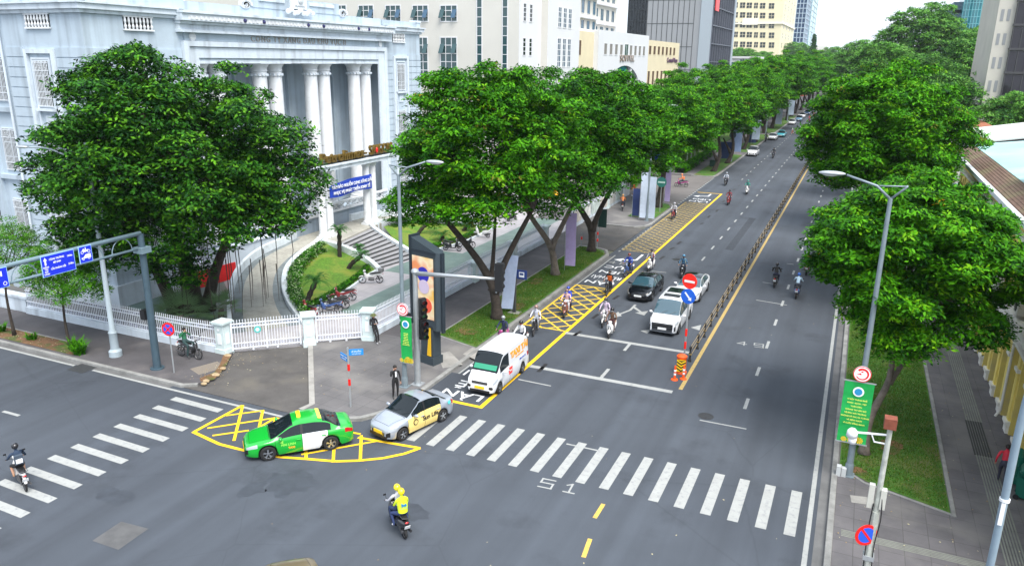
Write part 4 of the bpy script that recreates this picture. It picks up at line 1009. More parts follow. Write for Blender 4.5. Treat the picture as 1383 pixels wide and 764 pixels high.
# landing, steps
LZ=1.5
slab('landing', [(-38.6,49.2),(-38.9,57.6),(-41.9,60),(-41.9,49.0)], LZ, M_ramp)
tl,tr=Vector((-37.9,49.9,LZ)),Vector((-38.8,55.6,LZ)); bl,br_=Vector((-32.9,48.0,0)),Vector((-31.9,52.6,0))
b=MB(); NS=11
for i in range(NS):
    a0=i/NS; a1=(i+1)/NS; z1=LZ*(1-i/NS)
    p=[tl.lerp(bl,a0),tl.lerp(bl,a1),tr.lerp(br_,a1),tr.lerp(br_,a0)]
    z0=z1-LZ/NS
    b.poly([(q.x,q.y,z0+.012) for q in p],0)
    b.poly([(p[0].x,p[0].y,z1),(p[3].x,p[3].y,z1),(p[3].x,p[3].y,z0),(p[0].x,p[0].y,z0)],1)
    n_=(p[1]-p[0]).normalized()*.0
st=b.build('stairs',[mat('grey_step_stone',(.27,.27,.28),rough=.6,var=.15,scale=2),mat('dark_riser_stone',(.05,.052,.055),rough=.6)])
tag(st,'wide grey granite steps rising from the courtyard to the lettered gate','stairs')
slab('landing',[(-37.85,49.9),(-38.75,55.6),(-38.95,57.6),(-39.2,49.2)],LZ-.001,M_ramp)
parapet('stair_wall',smoothline([tuple(at(434,322,1.75))+(1.75,),tuple(at(470,333,1.5))+(1.5,),tuple(at(497,348,.85))+(.85,),tuple(at(511,360,.45))+(.45,)],4),'white sloping side wall left of the courtyard steps',.4)
parapet('stair_wall',smoothline([(-39.0,57.2,1.75),(-38.9,56.0,1.7),(-35.5,54.3,1.0),(-32.3,53.0,.4)],4),'white sloping side wall right of the courtyard steps',.35)
# right driveway curving down
RO=smoothline([(-41.9,57,2.15),(-41.8,60,2.0),(-40.3,63.4,1.6),(-37,66.0,1.1),(-33.5,68.2,.65)]); RI=smoothline([(-39.4,57.4,1.8),(-38.6,60.2,1.45),(-36.6,62.6,1.1),(-34,64.6,.7),(-32,66,.4)])
rampsurf('ramp',RI,RO,0,.24,M_rampd); rampsurf('ramp',RI,RO,.24,1,M_ramp)
parapet('curved_parapet',RO,'outer white parapet curving down to the right of the steps'); parapet('curved_parapet',RI,'inner white kerb wall behind the right hand lawn',.3)
M_lawn2=mat('bright_lawn',(.08,.18,.012),rough=.9,var=.4,scale=6,bump=.8,bscale=45,col2=(.17,.21,.025),c2scale=.9,c2lo=.45,c2hi=.65)
# oval lawns
def lawn(name,front,back,m=M_lawn2):
    b=MB(); n=max(len(front),len(back))
    def res(P,n):
        P=[Vector(p) for p in P]; L=[0]
        for i in range(1,len(P)): L.append(L[-1]+(P[i]-P[i-1]).length)
        R_=[]
        for k in range(n):
            s=L[-1]*k/(n-1); i=max(j for j in range(len(P)) if L[j]<=s+1e-9); i=min(i,len(P)-2)
            R_.append(P[i].lerp(P[i+1],(s-L[i])/(L[i+1]-L[i])))
        return R_
    F_=res(front,n); B_=res(back,n)
    rows=[[b.V(F_[i].lerp(B_[i],t)) for i in range(n)] for t in (0,.25,.5,.75,1)]
    for r in range(4):
        for i in range(n-1): b.F((rows[r][i],rows[r][i+1],rows[r+1][i+1],rows[r+1][i]))
    o=b.build(name,m,smooth=True); o['kind']='structure'; return o
lawn('oval_lawn',[(-31.0,36.7,.15),(-31.4,39.9,.15),(-32.1,43,.15),(-32.8,46,.15),(-33.1,47.9,.2)],[(p.x,p.y,max(.12,p.z-.3)) for p in I3[3:]]+[(-38,49.6,1.4)])
lawn('oval_lawn',[(-32.4,53.2,.15),(-32.3,56.2,.15),(-31.6,60,.15),(-31.7,65.8,.2)],[(-35.5,54.6,.8),(-38.8,57.5,1.4),(-38.2,60.2,1.2),(-36.4,62.4,.9),(-32.2,65.9,.3)])
kerb([(-30.9,36.5),(-31.3,39.9),(-32.0,43),(-32.7,46),(-33.0,47.9)],.2,.2,m=M_wallw); kerb([(-32.2,53.2),(-32.1,56.2),(-31.4,60),(-31.6,65.9)],.2,.2,m=M_wallw)
# ------------------------------------------------ lettered gate on the landing
g=thing('entrance_gate','white gate with paired columns carrying gold letters above the courtyard steps','gate',(-39.7,54,LZ))
def gpart(b,name,m,smooth=False,parent=g):
    b_=[Vector(v)-Vector((-39.7,54,LZ)) for v in b.v]; b.v=[v[:] for v in b_]; return b.build(name,m,parent,smooth,angle=35 if smooth else None)
BZ=7.1
for y in (50.2,51.15,56.6,57.6):
    b=MB(); b.box(-40.12,-39.28,y-.42,y+.42,LZ,LZ+.18); b.lathe([(.4,.18),(.42,.3),(.34,.4),(.33,.45),(.3,BZ-LZ-.5),(.29,BZ-LZ-.42),(.36,BZ-LZ-.3),(.38,BZ-LZ-.1)],18,(-39.7,y,LZ)); b.box(-40.1,-39.3,y-.4,y+.4,BZ-.12,BZ)
    gpart(b,'column',M_col,True)
b=MB(); b.box(-40.3,-39.1,48.6,60.9,BZ,BZ+.32); b.box(-40.4,-39.0,48.5,61.0,BZ+.32,BZ+.45)
gpart(b,'beam',M_btrim)
b=MB(); b.box(-39.9,-39.5,48.8,60.6,BZ+.46,BZ+.6); b.box(-42.2,-40.2,51.5,57,BZ+.5,BZ+.62); gpart(b,'letter_base',mat('dark_canopy',(.03,.028,.025),rough=.6))
M_gold=mat('gold_letters',(.26,.17,.04),rough=.3,metal=.6)
t1=text_obj('lettering','Petrolimex-',1.15,M_gold,face_frame((.35,-.9,BZ+.98-LZ),(0,1,0),(0,0,1)),g,ext=.12,sx=1.12,space=1.05,bold=.02)
t2=text_obj('lettering','SAIGON',1.15,M_gold,face_frame((.35,4.6,BZ+1.02-LZ),(0,1,0),(0,0,1)),g,ext=.12,sx=.85,space=1.0,bold=.02)
b=MB(); b.M=rotm(0,(.5,3.75,BZ+1.0-LZ)); b.ball((0,0,0),(.08,.16,.26),8,6); b.build('red_drop',M_red,g)
# banner between the columns
b=MB(); pr=None
for k in range(13):
    t=k/12; y=50.7+6.0*t; sag=.25*math.sin(t*PI); zt=6.1-.3*(1-t)**4; x=-39.2+.08*math.sin(t*9)
    c=(b.V((x,y,4.85-.06*math.sin(t*7))),b.V((x,y,zt)),b.V((x-.03,y,4.85-.06*math.sin(t*7))),b.V((x-.03,y,zt)))
    if pr: b.F((pr[0],c[0],c[1],pr[1])); b.F((pr[2],pr[3],c[3],c[2])); b.F((pr[1],c[1],c[3],pr[3])); b.F((pr[0],pr[2],c[2],c[0]))
    pr=c
bn=b.build('banner',mat('blue_banner_cloth',(.01,.05,.42),rough=.7,var=.3,scale=.6)); tag(bn,'blue cloth banner with two lines of pale writing hung between the gate columns','banner')
text_obj('lettering','ĐẢM BẢO NGUỒN CUNG XĂNG DẦU',.36,M_wtext,face_frame((-39.08,53.8,5.65),(0,1,0),(0,0,1)),bn,ext=.01,sx=.93,bold=.008)
text_obj('lettering','PHỤC VỤ PHÁT TRIỂN KINH TẾ',.36,M_wtext,face_frame((-39.08,53.7,5.15),(0,1,0),(0,0,1)),bn,ext=.01,sx=1.02,bold=.008)
# ------------------------------------------------ iron fence and gate pillars
M_fence=mat('white_iron_fence',(.72,.76,.82),rough=.5)
M_pillar=mat('pale_green_white_pillar',(.56,.66,.66),rough=.7,var=.12,scale=2)
def pillar(x,y,rz,label,h=2.05):
    t=thing('fence_pillar',label,'pillar',(x,y,PH-.1),rz,'fence pillars')
    b=MB(); b.box(-.36,.36,-.36,.36,0,.35); b.box(-.3,.3,-.3,.3,.35,h-.3); b.build('shaft',M_pillar,t)
    b=MB(); b.box(-.36,.36,-.36,.36,h-.3,h-.22); b.box(-.42,.42,-.42,.42,h-.22,h-.1)
    c=b.v; i=[b.V(q) for q in ((-.38,-.38,h-.1),(.38,-.38,h-.1),(.38,.38,h-.1),(-.38,.38,h-.1),(0,0,h+.02))]
    for k in range(4): b.F((i[k],i[(k+1)%4],i[4]))
    b.build('cap',M_pillar,t)
    b=MB(); b.box(-.13,.13,-.325,-.3,.65,1.25); b.box(.3,.325,-.13,.13,.65,1.25); b.lathe([(.09,0),(.06,.04)],10,(0,-.3-.03,1.5),axis='Y'); b.build('ornament',mat('white_relief',(.75,.78,.8)),t)
    return t
def fence(a,c,label,base=.45,h=1.55,name='iron_fence',cat='fence',plinth=True,group=None,rail2=True):
    a=Vector(a); c=Vector(c); L=(c-a).length; ang=math.atan2(c.y-a.y,c.x-a.x)
    t=thing(name,label,cat,(a.x,a.y,PH-.02),ang,group)
    if plinth: MB().box(0,L,-.16,.16,-.1,base).build('plinth',M_btrim,t)
    b=MB(); z0=base if plinth else .12
    for z in (z0+.06,z0+.36,h-.22,h-.02): b.box(0,L,-.025,.025,z-.025,z+.025)
    b.build('rail',M_fence,t)
    b=MB(); n=int(L/.15)
    for i in range(n):
        x=(i+.5)*L/n; b.box(x-.014,x+.014,-.014,.014,z0,h+.12); b.lathe([(.02,h+.12),(.03,h+.16),(.0,h+.24)],4,(x,0,0),closed=False)
    b.build('bar_row',M_fence,t)
    b=MB(); m=int(L/.42)
    for i in range(m):      # scroll frieze between the two lower and two upper rails
        x=(i+.5)*L/m
        for zz,hh in ((z0+.21,.1),(h-.12,.07)):
            P_=[(x+.15*math.cos(q*PI/4),0,zz+hh*math.sin(q*PI/4)) for q in range(9)]
            b.tube(P_,.011,4,cap=False); 
            b.box(x-.03,x+.03,-.01,.01,zz-.03,zz+.03)
    b.build('scroll_frieze',mat('blue_grey_scrolls',(.42,.46,.6),rough=.5),t)
    return t
pillar(-30.85,29.75,0,'fence pillar left of the vehicle gate, beside the parked motorbike')
pillar(-27.45,32.85,R(43),'fence pillar between the two leaves of the white gate')
pillar(-24.8,35.0,R(20),'fence pillar at the corner where a man in a hat leans')
fence((-47,29.45),(-33.2,29.45),'long white iron fence along the cross street pavement behind the gantry posts')
fence((-33.2,29.45),(-31.2,29.6),'short white iron fence panel next to the left gate pillar',base=.4)
for (a,c,lab) in (((-30.5,29.95),(-27.75,32.55),'white iron gate leaf with a small green badge'),((-27.15,33.1),(-25.1,34.75),'white iron gate leaf right of the middle pillar')):
    f=fence(a,c,lab,name='iron_gate',cat='gate',plinth=False,h=1.65)
    L=(Vector(c)-Vector(a)).length
    b=MB()
    for x in ((.05,L*.5,L-.05) if L>3 else (.05,L-.05)): b.box(x-.04,x+.04,-.035,.035,.05,1.72)
    for x in (L*.3,L*.65): b.lathe([(.06,-.02),(.06,.02)],10,(x,0,.06),axis='Y')
    b.build('gate_stile',M_fence,f)
    if L>3: 
        b=MB(); b.lathe([(.2,-.03),(.2,-.05)],16,(L*.38,0,1.2),axis='Y'); bd=b.build('badge',mat('sea_green_badge',(.1,.45,.42)),f)
        b=MB(); b.lathe([(.1,-.05),(.1,-.06)],12,(L*.38,0,1.2),axis='Y'); b.build('emblem',M_wtext,bd)
segs=[(35.4,48.2),(48.9,55.4),(56,62.6),(69,75),(75,81.3),(81.7,87.8)]
for i,(y0,y1) in enumerate(segs):
    fence((-24.85,y0),(-24.85,y1),('white iron fence section running away from the corner pillar','second fence section along the shaded walkway','third fence section, behind the leaning tree trunks','white gate fence section across the side entrance','fence section with printed panels','far fence section beside the booth')[i],base=.4,h=1.6)
for y,lab in ((48.55,'square fence pillar behind the first leaning tree'),(55.7,'square fence pillar near the purple banner'),(62.8,'square fence pillar at the side entrance'),(81.5,'cream fence pillar before the guard booth')):
    pillar(-24.85,y,0,lab,1.75)
# printed poster panels on the far fence
for i,y in enumerate((71,74,77,80,83,86)):
    b=MB(); b.box(-24.72,-24.66,y-1.35,y+1.35,.45,1.65); o=b.build('poster_panel',mat('poster_%d'%(i%3),((.6,.56,.5),(.62,.62,.6),(.45,.52,.5))[i%3],rough=.6,var=.35,scale=1.6))
    tag(o,'pale printed poster panel number on the fence beside the driveway'.replace(' number',''),'poster',group='poster panels on the fence')
# guard booth beyond
t=thing('guard_booth','small white guard booth with a flat roof at the end of the poster fence','booth',(-26.3,91,0))
MB().box(-1.1,1.1,-1.1,1.1,0,2.5).build('wall',M_white2,t); MB().box(-1.5,1.5,-1.5,1.5,2.5,2.7).build('roof',mat('grey_flat_roof',(.35,.37,.38)),t)
window(t,Mx(1.11,0,1.6),1.5,1.1,2,1,M_white2,M_glassd); window(t,My(0,-1.11,1.6),1.5,1.1,2,1,M_white2,M_glassd)
# red barrier and low structures left of the ramp
b=MB(); b.M=rotm(R(84),(-41.5,37.6,0)); b.box(-.2,3.9,-.05,.05,.15,1.35); tag(b.build('red_barrier',mat('red_tarp_panel',(.75,.02,.02),rough=.7,var=.15)),'bright red panel barrier beside the ramp under the banyan','barrier')
b=MB(); b.box(-42.8,-42.2,41.5,47,0,2.1); b.box(-42.9,-42.1,41.4,47.1,2.1,2.2); tag(b.build('low_wall',M_btrim),'pale low wall between the red barrier and the building','wall')
b=MB(); b.M=rotm(0,(-36.3,32.3,0)); b.box(-1.2,1.2,-.5,.5,0,.4); tag(b.build('planter',M_conc),'concrete planter edge behind the fan palm','planter')
# parasol and tents in the inner yard seen through the trees
for (x,y,c,lab) in ((-33,80,(.04,.4,.3),'green market parasol seen between the tree crowns'),(-30.5,77,(.75,.62,.6),'pale pink awning in the inner yard behind the trees')):
    b=MB(); b.lathe([(2.2,2.3),(1.3,2.75),(.05,3.1)],8,(x,y,0),closed=False); 
    t=thing('parasol',lab,'parasol',(0,0,0)); b.build('canopy',mat('cloth_%d'%int(c[0]*100),c,rough=.8),t); MB().cyl((x,y,0),(x,y,3),.04).build('pole',M_galv,t)
slab('planting_bed',[(-32,112.5),(-25,112.5),(-25,185),(-32,185)],.3,M_grass)
# ================================================================== vegetation
L_bright=leaf_mat('leaf_bright',(.075,.28,.006),trans=.2); L_mid=leaf_mat('leaf_mid',(.032,.15,.004),trans=.15); L_dark=leaf_mat('leaf_dark',(.007,.05,.004),trans=.08)
L_lime=leaf_mat('leaf_lime',(.15,.36,.008)); L_yel=mat('yellow_blossom',(.75,.42,.01),rough=.7); L_rust=leaf_mat('leaf_rust',(.16,.16,.02))
B_mid=leaf_mat('banyan_leaf',(.028,.12,.01),trans=.12); B_bri=leaf_mat('banyan_leaf_young',(.085,.25,.012),trans=.2); B_dark=leaf_mat('banyan_leaf_old',(.006,.035,.006),trans=.05)
H_a=leaf_mat('far_leaf',(.13,.34,.05)); H_b=leaf_mat('far_leaf_dark',(.035,.12,.025)); H_c=leaf_mat('far_leaf_pale',(.15,.3,.06))  # park and skyline leaf colours, lightened to put distance haze into them
M_bark=mat('dark_bark',(.045,.035,.028),rough=.95,var=.5,scale=4,bump=1,bscale=14); M_barkp=mat('pale_bark',(.15,.125,.105),rough=.95,var=.45,scale=3,bump=1,bscale=12)
rng=np.random.default_rng(5)
def leaves(P, N, size, seed=0, per=9, spread=.45, aspect=.42, flat=.35):
    """P cluster centres (n,3), N outward normals; returns quads vertex array (n*per*4,3), cluster index"""
    r=np.random.default_rng(seed); n=len(P); K=n*per
    c=np.repeat(P,per,0); nn=np.repeat(N,per,0)
    ci=np.repeat(np.arange(n),per)
    ang=r.uniform(0,2*np.pi,K); rad=spread*np.sqrt(r.uniform(.05,1,K))
    off=np.stack([np.cos(ang)*rad,np.sin(ang)*rad,-rad*rad*.55/spread+r.normal(0,spread*flat*.35,K)],1)
    # leaf direction: radiating from the sprig centre with droop
    d=np.stack([np.cos(ang),np.sin(ang),r.normal(-.25,.3,K)],1)+r.normal(0,.35,(K,3)); d/=np.linalg.norm(d,axis=1)[:,None]
    up=np.array([0,0,1.])*1.0+nn*.45+r.normal(0,.38,(K,3)); s=np.cross(d,up); s/=np.linalg.norm(s,axis=1)[:,None]+1e-9
    L=size*r.uniform(.7,1.3,K)[:,None]; Wd=L*aspect
    p=c+off
    v=np.stack([p-d*L*.5, p+s*Wd*.5-d*L*.05, p+d*L*.5, p-s*Wd*.5-d*L*.05],1)
    return v.reshape(-1,3), ci
def lobe_points(lobes, n, seed, inner=.55, upbias=.35, clipf=None):
    r=np.random.default_rng(seed); L=np.array(lobes); area=(L[:,3]*L[:,4]+L[:,3]*L[:,5]); pr=area/area.sum()
    k=r.choice(len(L),int(n*1.9),p=pr); d=r.normal(0,1,(len(k),3)); d/=np.linalg.norm(d,axis=1)[:,None]
    d[:,2]=np.where((d[:,2]<-.1)&(r.uniform(0,1,len(k))<upbias),-d[:,2],d[:,2])
    # lumpiness
    ph=r.uniform(0,6.28,(len(L),6)); q=ph[k]
    lump=1+.10*np.sin(3*d[:,0]*2+q[:,0])+.10*np.sin(4*d[:,1]*2+q[:,1])+.08*np.sin(7*d[:,2]+q[:,2])
    rad=(1-(1-inner)*r.uniform(0,1,len(k))**2.2)*lump
    P=L[k,:3]+d*L[k,3:6]*rad[:,None]
    dep=np.zeros(len(k))
    for i in range(len(L)):
        e=np.sum(((P-L[i,:3])/L[i,3:6])**2,1); ins=(e<.5)&(k!=i); dep+=ins
    keep=(dep==0)|(r.uniform(0,1,len(k))<.25)
    if clipf is not None: keep&=clipf(P)
    P=P[keep][:n]; return P, d[keep][:n]
def crown(lobes, n, size, mats, wts, seed, parent, per=9, spread=.45, aspect=.42, clipf=None, inner=.55, name='crown'):
    P,N=lobe_points(lobes,n,seed,inner,clipf=clipf); V_,ci=leaves(P,N,size,seed+1,per,spread,aspect)
    r=np.random.default_rng(seed+2); cw=np.cumsum(wts)/sum(wts); base=np.searchsorted(cw,r.uniform(0,1,len(P)))
    mi=base[ci]; return np_mesh(name,V_,4,mats,mi,parent)
def make_lobes(c, rad, nl, seed, lr=(.38,.55), flat=.62):
    """a dense core, shoulder lobes and many flat leaf pads standing off it"""
    r=random.Random(seed); out=[(c[0],c[1],c[2],rad[0]*.66,rad[1]*.66,rad[2]*.6)]
    for i in range(nl):
        th=2*PI*i*.618+r.uniform(-.4,.4); ph=math.acos(1-1.72*(i+.5)/nl); s=r.uniform(.24,.36)
        k=.72
        out.append((c[0]+rad[0]*k*math.sin(ph)*math.cos(th),c[1]+rad[1]*k*math.sin(ph)*math.sin(th),c[2]+rad[2]*k*math.cos(ph),rad[0]*s,rad[1]*s,rad[2]*s*flat*1.5))
    m=int(nl*2.6)
    for i in range(m):
        th=2*PI*i*.618+r.uniform(-.5,.5)+1; ph=math.acos(1-1.62*(i+.5)/m); s=r.uniform(.1,.19); k=r.uniform(.82,1.12)
        out.append((c[0]+rad[0]*k*math.sin(ph)*math.cos(th),c[1]+rad[1]*k*math.sin(ph)*math.sin(th),c[2]+rad[2]*k*math.cos(ph),rad[0]*s,rad[1]*s,rad[2]*s*.5))
    return out
def limbs(b, trunk, lobes, r0, seed, forks=None, n=8, maxb=12):
    """trunk: list of path points lists (main stems); limbs join stems' tops to lobes"""
    r=random.Random(seed)
    for st,ra in trunk:
        st=smoothline(st,4); rr=[ra*(1-.55*i/(len(st)-1)) for i in range(len(st))]; rr[0]*=1.45; rr[1]*=1.15 if len(rr)>1 else 1
        b.tube(st,rr,n)
    tops=[Vector(s[0][-1]) for s in trunk]
    for i,l in enumerate(lobes[:maxb]):
        t=min(tops,key=lambda q:(q-Vector(l[:3])).length); e=Vector(l[:3]); m=t.lerp(e,.5)+Vector((r.uniform(-.4,.4),r.uniform(-.4,.4),-.25*(e-t).length*.3))
        p=smoothline([t[:],m[:],e[:]],4); ra=trunk[0][1]*.42
        b.tube(p,[ra*(1-.8*k/(len(p)-1)) for k in range(len(p))],6)
        for q in range(3):
            e2=e+Vector((r.uniform(-1,1)*l[3]*.7,r.uniform(-1,1)*l[4]*.7,r.uniform(-.2,.8)*l[5])); b.tube([m.lerp(e,.6)[:],e2[:]],[ra*.3,.015],4)
def tree(label, base, stems, c, rad, nl, n, size, mats, wts, seed, bark=M_bark, r0=.32, spread=.45, per=9, aspect=.42, clipf=None, flat=.62, extra=None, name='street_tree', group=None, inner=.55):
    t=thing(name,label,'tree',(base[0],base[1],0),0,group); off=Vector((base[0],base[1],0))
    lobes=make_lobes(c,rad,nl,seed,flat=flat)+(extra or [])
    b=MB(); b.M=Matrix.Translation(-off); limbs(b,[(s,r0*k) for s,k in stems],lobes,r0,seed,maxb=nl); b.build('trunk',bark,t,smooth=True)
    L2=[(l[0]-off.x,l[1]-off.y)+tuple(l[2:]) for l in lobes]
    cf=(lambda P:clipf(P+np.array([off.x,off.y,0]))) if clipf else None
    crown(L2,n,size,mats,wts,seed,t,per,spread,aspect,cf,inner)
    return t
ML=[L_mid,L_bright,L_dark,L_lime,L_yel,L_rust]; wt=[.42,.3,.2,.07,.0015,.006]
LG='street trees along the left pavement'; RG='street trees along the right pavement'
# banyan in front of the columned building
MBn=[B_mid,B_bri,B_dark]; 
bclip=lambda P:~((P[:,0]<-42.2)&(P[:,1]>32.3))
bx=tree('huge dark banyan with hanging aerial roots in front of the columned building',(-38.3,34.6),
  [([(-38.3,34.6,0),(-38.1,34.4,2.5),(-38.4,33.8,5.5)],1.7),([(-37.5,35.0,0),(-36.6,35.2,2.8),(-35,35.4,5.8)],1.1),([(-39,33.9,0),(-39.8,33.4,3),(-40.4,32.6,6)],1.1)],
  (-35.4,31.8,10.0),(6.5,6.4,5.9),22,15500,.25,MBn,[.46,.24,.3],31,r0=.42,per=9,spread=.42,aspect=.5,clipf=bclip,name='banyan_tree',
  extra=[(-40.4,28.4,8.8,2.0,2.0,1.1),(-39.6,29.6,11.8,1.6,1.8,1.0),(-38.9,27.8,6.6,1.6,1.4,.8),(-30.4,35.4,8.8,2.6,2.6,1.6),(-30.8,34.5,11.6,2.4,2.4,1.5),(-30.6,33.4,7.2,2.2,2.0,1.0),(-38.0,28.6,5.6,2.6,1.6,1.1),(-34.5,29.8,6.2,2.4,1.8,1.1),(-36.5,32,3.9,2.2,1.6,1.2),(-37,31,15.3,2.2,2.2,1.3),(-40,30.5,14.2,2,1.6,1.1)])
rr=random.Random(4)
for i in range(34):
    x=rr.uniform(-40,-30.5); y=rr.uniform(31,36); z1=rr.uniform(4,6.5); z0=max(.4,z1-rr.uniform(1.8,5)); b=MB(); X=x+38.3; Y=y-34.6
    b.tube([(X,Y,z1),(X+rr.uniform(-.1,.1),Y,(z0+z1)/2),(X+rr.uniform(-.15,.15),Y,z0)],[.03,.022,.012],5); b.build('aerial_root',M_bark,bx)
# left avenue row
tree('leaning forked street tree nearest the bus stop sign on the grass strip',(-19.6,41.7),
  [([(-19.6,41.7,.1),(-19.9,41.6,2.2),(-20.8,41.0,4.2),(-22.6,40.3,6.6)],1),([(-19.85,41.6,1.9),(-19.2,42.1,4.0),(-17.9,42.9,7.0)],.8),([(-20.0,41.5,2.4),(-20.1,42.1,4.3),(-20.4,43,6.5)],.5)],
  (-20.3,42.2,11.0),(5.1,6.0,4.8),20,8600,.26,ML,wt,41,per=13,r0=.36,extra=[(-23.8,39.4,7.6,2.2,2.2,1.2),(-19.5,38.8,8.0,2.2,2.2,1.1)],group=LG)
tree('street tree with a pale forked trunk beside the purple banner',(-20,53),
  [([(-20,53,.1),(-20.3,52.6,2.4),(-21.5,51.5,4.8),(-22.4,50.8,7)],1),([(-20.3,52.6,2.2),(-19.6,53.4,4.2),(-18.4,54.3,7.2)],.85)],
  (-19.3,53.0,10.8),(5.2,5.8,4.5),17,7600,.26,ML,[.5,.2,.26,.03,.001,.002],43,bark=M_barkp,per=13,r0=.3,group=LG,extra=[(-19.2,49.5,6.8,2.4,2.2,1.2),(-16.2,50.5,8.2,2,2,1.2)])
tree('dark forked street tree at the tip of the long grass strip',(-19.9,61.4),
  [([(-19.9,61.4,.1),(-20,61.2,2.3),(-21.3,60.4,4.8),(-22.3,60,7)],1),([(-19.9,61.3,2.0),(-19.3,61.8,4),(-17.9,62.6,7)],.85)],
  (-18.9,62.2,10.2),(5.2,6.2,4.7),17,7200,.27,ML,[.46,.28,.2,.05,0,.002],47,per=13,r0=.34,group=LG)
tree('slim street tree in front of the guard booth',(-22.6,89),[([(-22.6,89,0),(-22.8,88.8,4),(-22.7,88.6,7)],1)],(-22.9,88.2,9.2),(4.6,5.6,3.7),12,4200,.3,ML,[.4,.35,.15,.08,0,.002],53,r0=.22,group=LG)
tree('broad street tree standing on the small grass island',(-19.8,84.8),[([(-19.8,84.8,0),(-19.5,84.9,3),(-19.3,85.2,6.2)],1)],(-18.8,86,9.0),(4.6,6.4,4.5),16,5200,.3,ML,[.42,.34,.16,.07,0,.002],59,r0=.42,group=LG)
row=[(-19.4,117.9,'leaning street tree beyond the forecourt beside the litter bin',-19.3,119,8.8,5.2,6,4.6),
     (-19.1,128.8,'street tree just behind the leaning one on the far grass strip',-19,131,9.3,5.0,6.2,4.8),
     (-19.8,151.9,'street tree above the parked white hatchback',-19.6,153,10.4,6.0,7,5.6),
     (-19.6,168,'street tree between the two parked pairs of cars',-19.4,170,10.6,5.8,7,5.4),
     (-20.2,190.5,'tall street tree before the light blue flag banner in the distance',-18.8,192,11.5,6.4,8,6.0)]
protos=[]
for i,(x,y,lab,cx,cy,cz,rx,ry,rz_) in enumerate(row[:3]):
    protos.append(tree(lab,(x,y),[([(x,y,0),(x+.7,y+.3,2.5),(x+.2,y+.6,5.5)],1),([(x+.4,y+.2,1.8),(x-.9,y-.3,4.2)],.6)],(cx,cy,cz),(rx,ry,rz_),15,4600,.34,ML,[.38,.4,.12,.1,0,.002],61+i,r0=.38,per=12,spread=.5,group=LG))
def place_tree(p,x,y,s,rz,label,group):
    c=dup(p,(x,y,0),rz,label,group); c.scale=(s,s,s); return c
place_tree(protos[0],-19.6,168,1.15,1.2,row[3][2],LG); place_tree(protos[1],-20.2,190.5,1.2,2.2,row[4][2],LG)
ys=[205,222,238,255,272,292,312,333,355,378,402,428,455,485,520,560]
for i,y in enumerate(ys):
    place_tree(protos[i%3],-19.8+rr.uniform(-.5,.5),y,rr.uniform(1.1,1.35),rr.uniform(0,6),'distant street tree of the left row, one of the merging crowns',LG)
# forecourt garden trees left of the pavement
for (x,y,s,lab) in ((-30.5,128,.8,'garden tree behind the covered walkway frame'),(-31,146,.95,'garden tree left of the far pavement'),(-30,205,1.15,'tree behind the far left pavement near the low grey block'),(-27,101,.62,'small tree beyond the guard booth in the forecourt garden')):
    place_tree(protos[(int(y))%3],x,y,s,rr.uniform(0,6),lab,'garden trees left of the avenue')
# right side
MR=[L_mid,L_bright,L_dark,L_lime,L_yel,L_rust]
tree('big spreading tree nearest the camera on the right grass strip',(1.9,32.6),
  [([(1.9,32.6,.1),(1.95,33.2,1.5),(2.5,33.9,3.2),(2.4,34.2,5.0)],1),([(2.5,33.9,3.0),(3.4,34.8,4.6),(4.2,35.2,6)],.6)],
  (2.7,35.0,8.7),(3.8,4.2,2.9),20,9500,.21,MR,[.44,.3,.18,.07,.001,.001],71,bark=M_barkp,r0=.2,spread=.4,per=14,group=RG,extra=[(5.2,33.6,6.2,1.3,1.4,.8),(2.6,32.6,5.6,1.5,1.2,.8),(1.2,33.4,6.6,1.2,1.2,.8)])
tree('largest round tree crown behind the near right tree',(2.2,58),
  [([(2.2,58,0),(2.3,58.2,3),(1.8,58.6,7)],1)],(1.6,58.4,11.1),(5.1,5.6,4.8),24,11000,.25,MR,[.36,.38,.18,.08,0,.003],73,r0=.4,per=14,group=RG,flat=.45,extra=[(3,54.2,7.3,2.5,2,1)])
pr=tree('third tree of the right row with a yellowish top',(1.5,82),[([(1.5,82,0),(1.6,82.2,3.5),(1.2,82.5,7)],1)],(2.0,82.5,10.9),(5.0,6,4.8),15,5200,.34,MR,[.4,.3,.17,.1,0,.03],79,r0=.4,per=12,spread=.5,group=RG)
for i,(x,y,s) in enumerate(((2.2,104,.9),(2.4,126,1.0),(2.4,148,.94),(2.2,172,1.04),(2.4,196,.96),(2.4,222,1.06),(2.4,250,1.0),(2.2,280,1.1),(2.2,312,1.05),(2.2,350,1.15),(2.2,392,1.15),(2.2,440,1.2),(2,500,1.2))):
    place_tree([pr,protos[0],protos[1]][i%3],x,y,s,rr.uniform(0,6),'distant street tree of the right row beyond the three large crowns',RG)
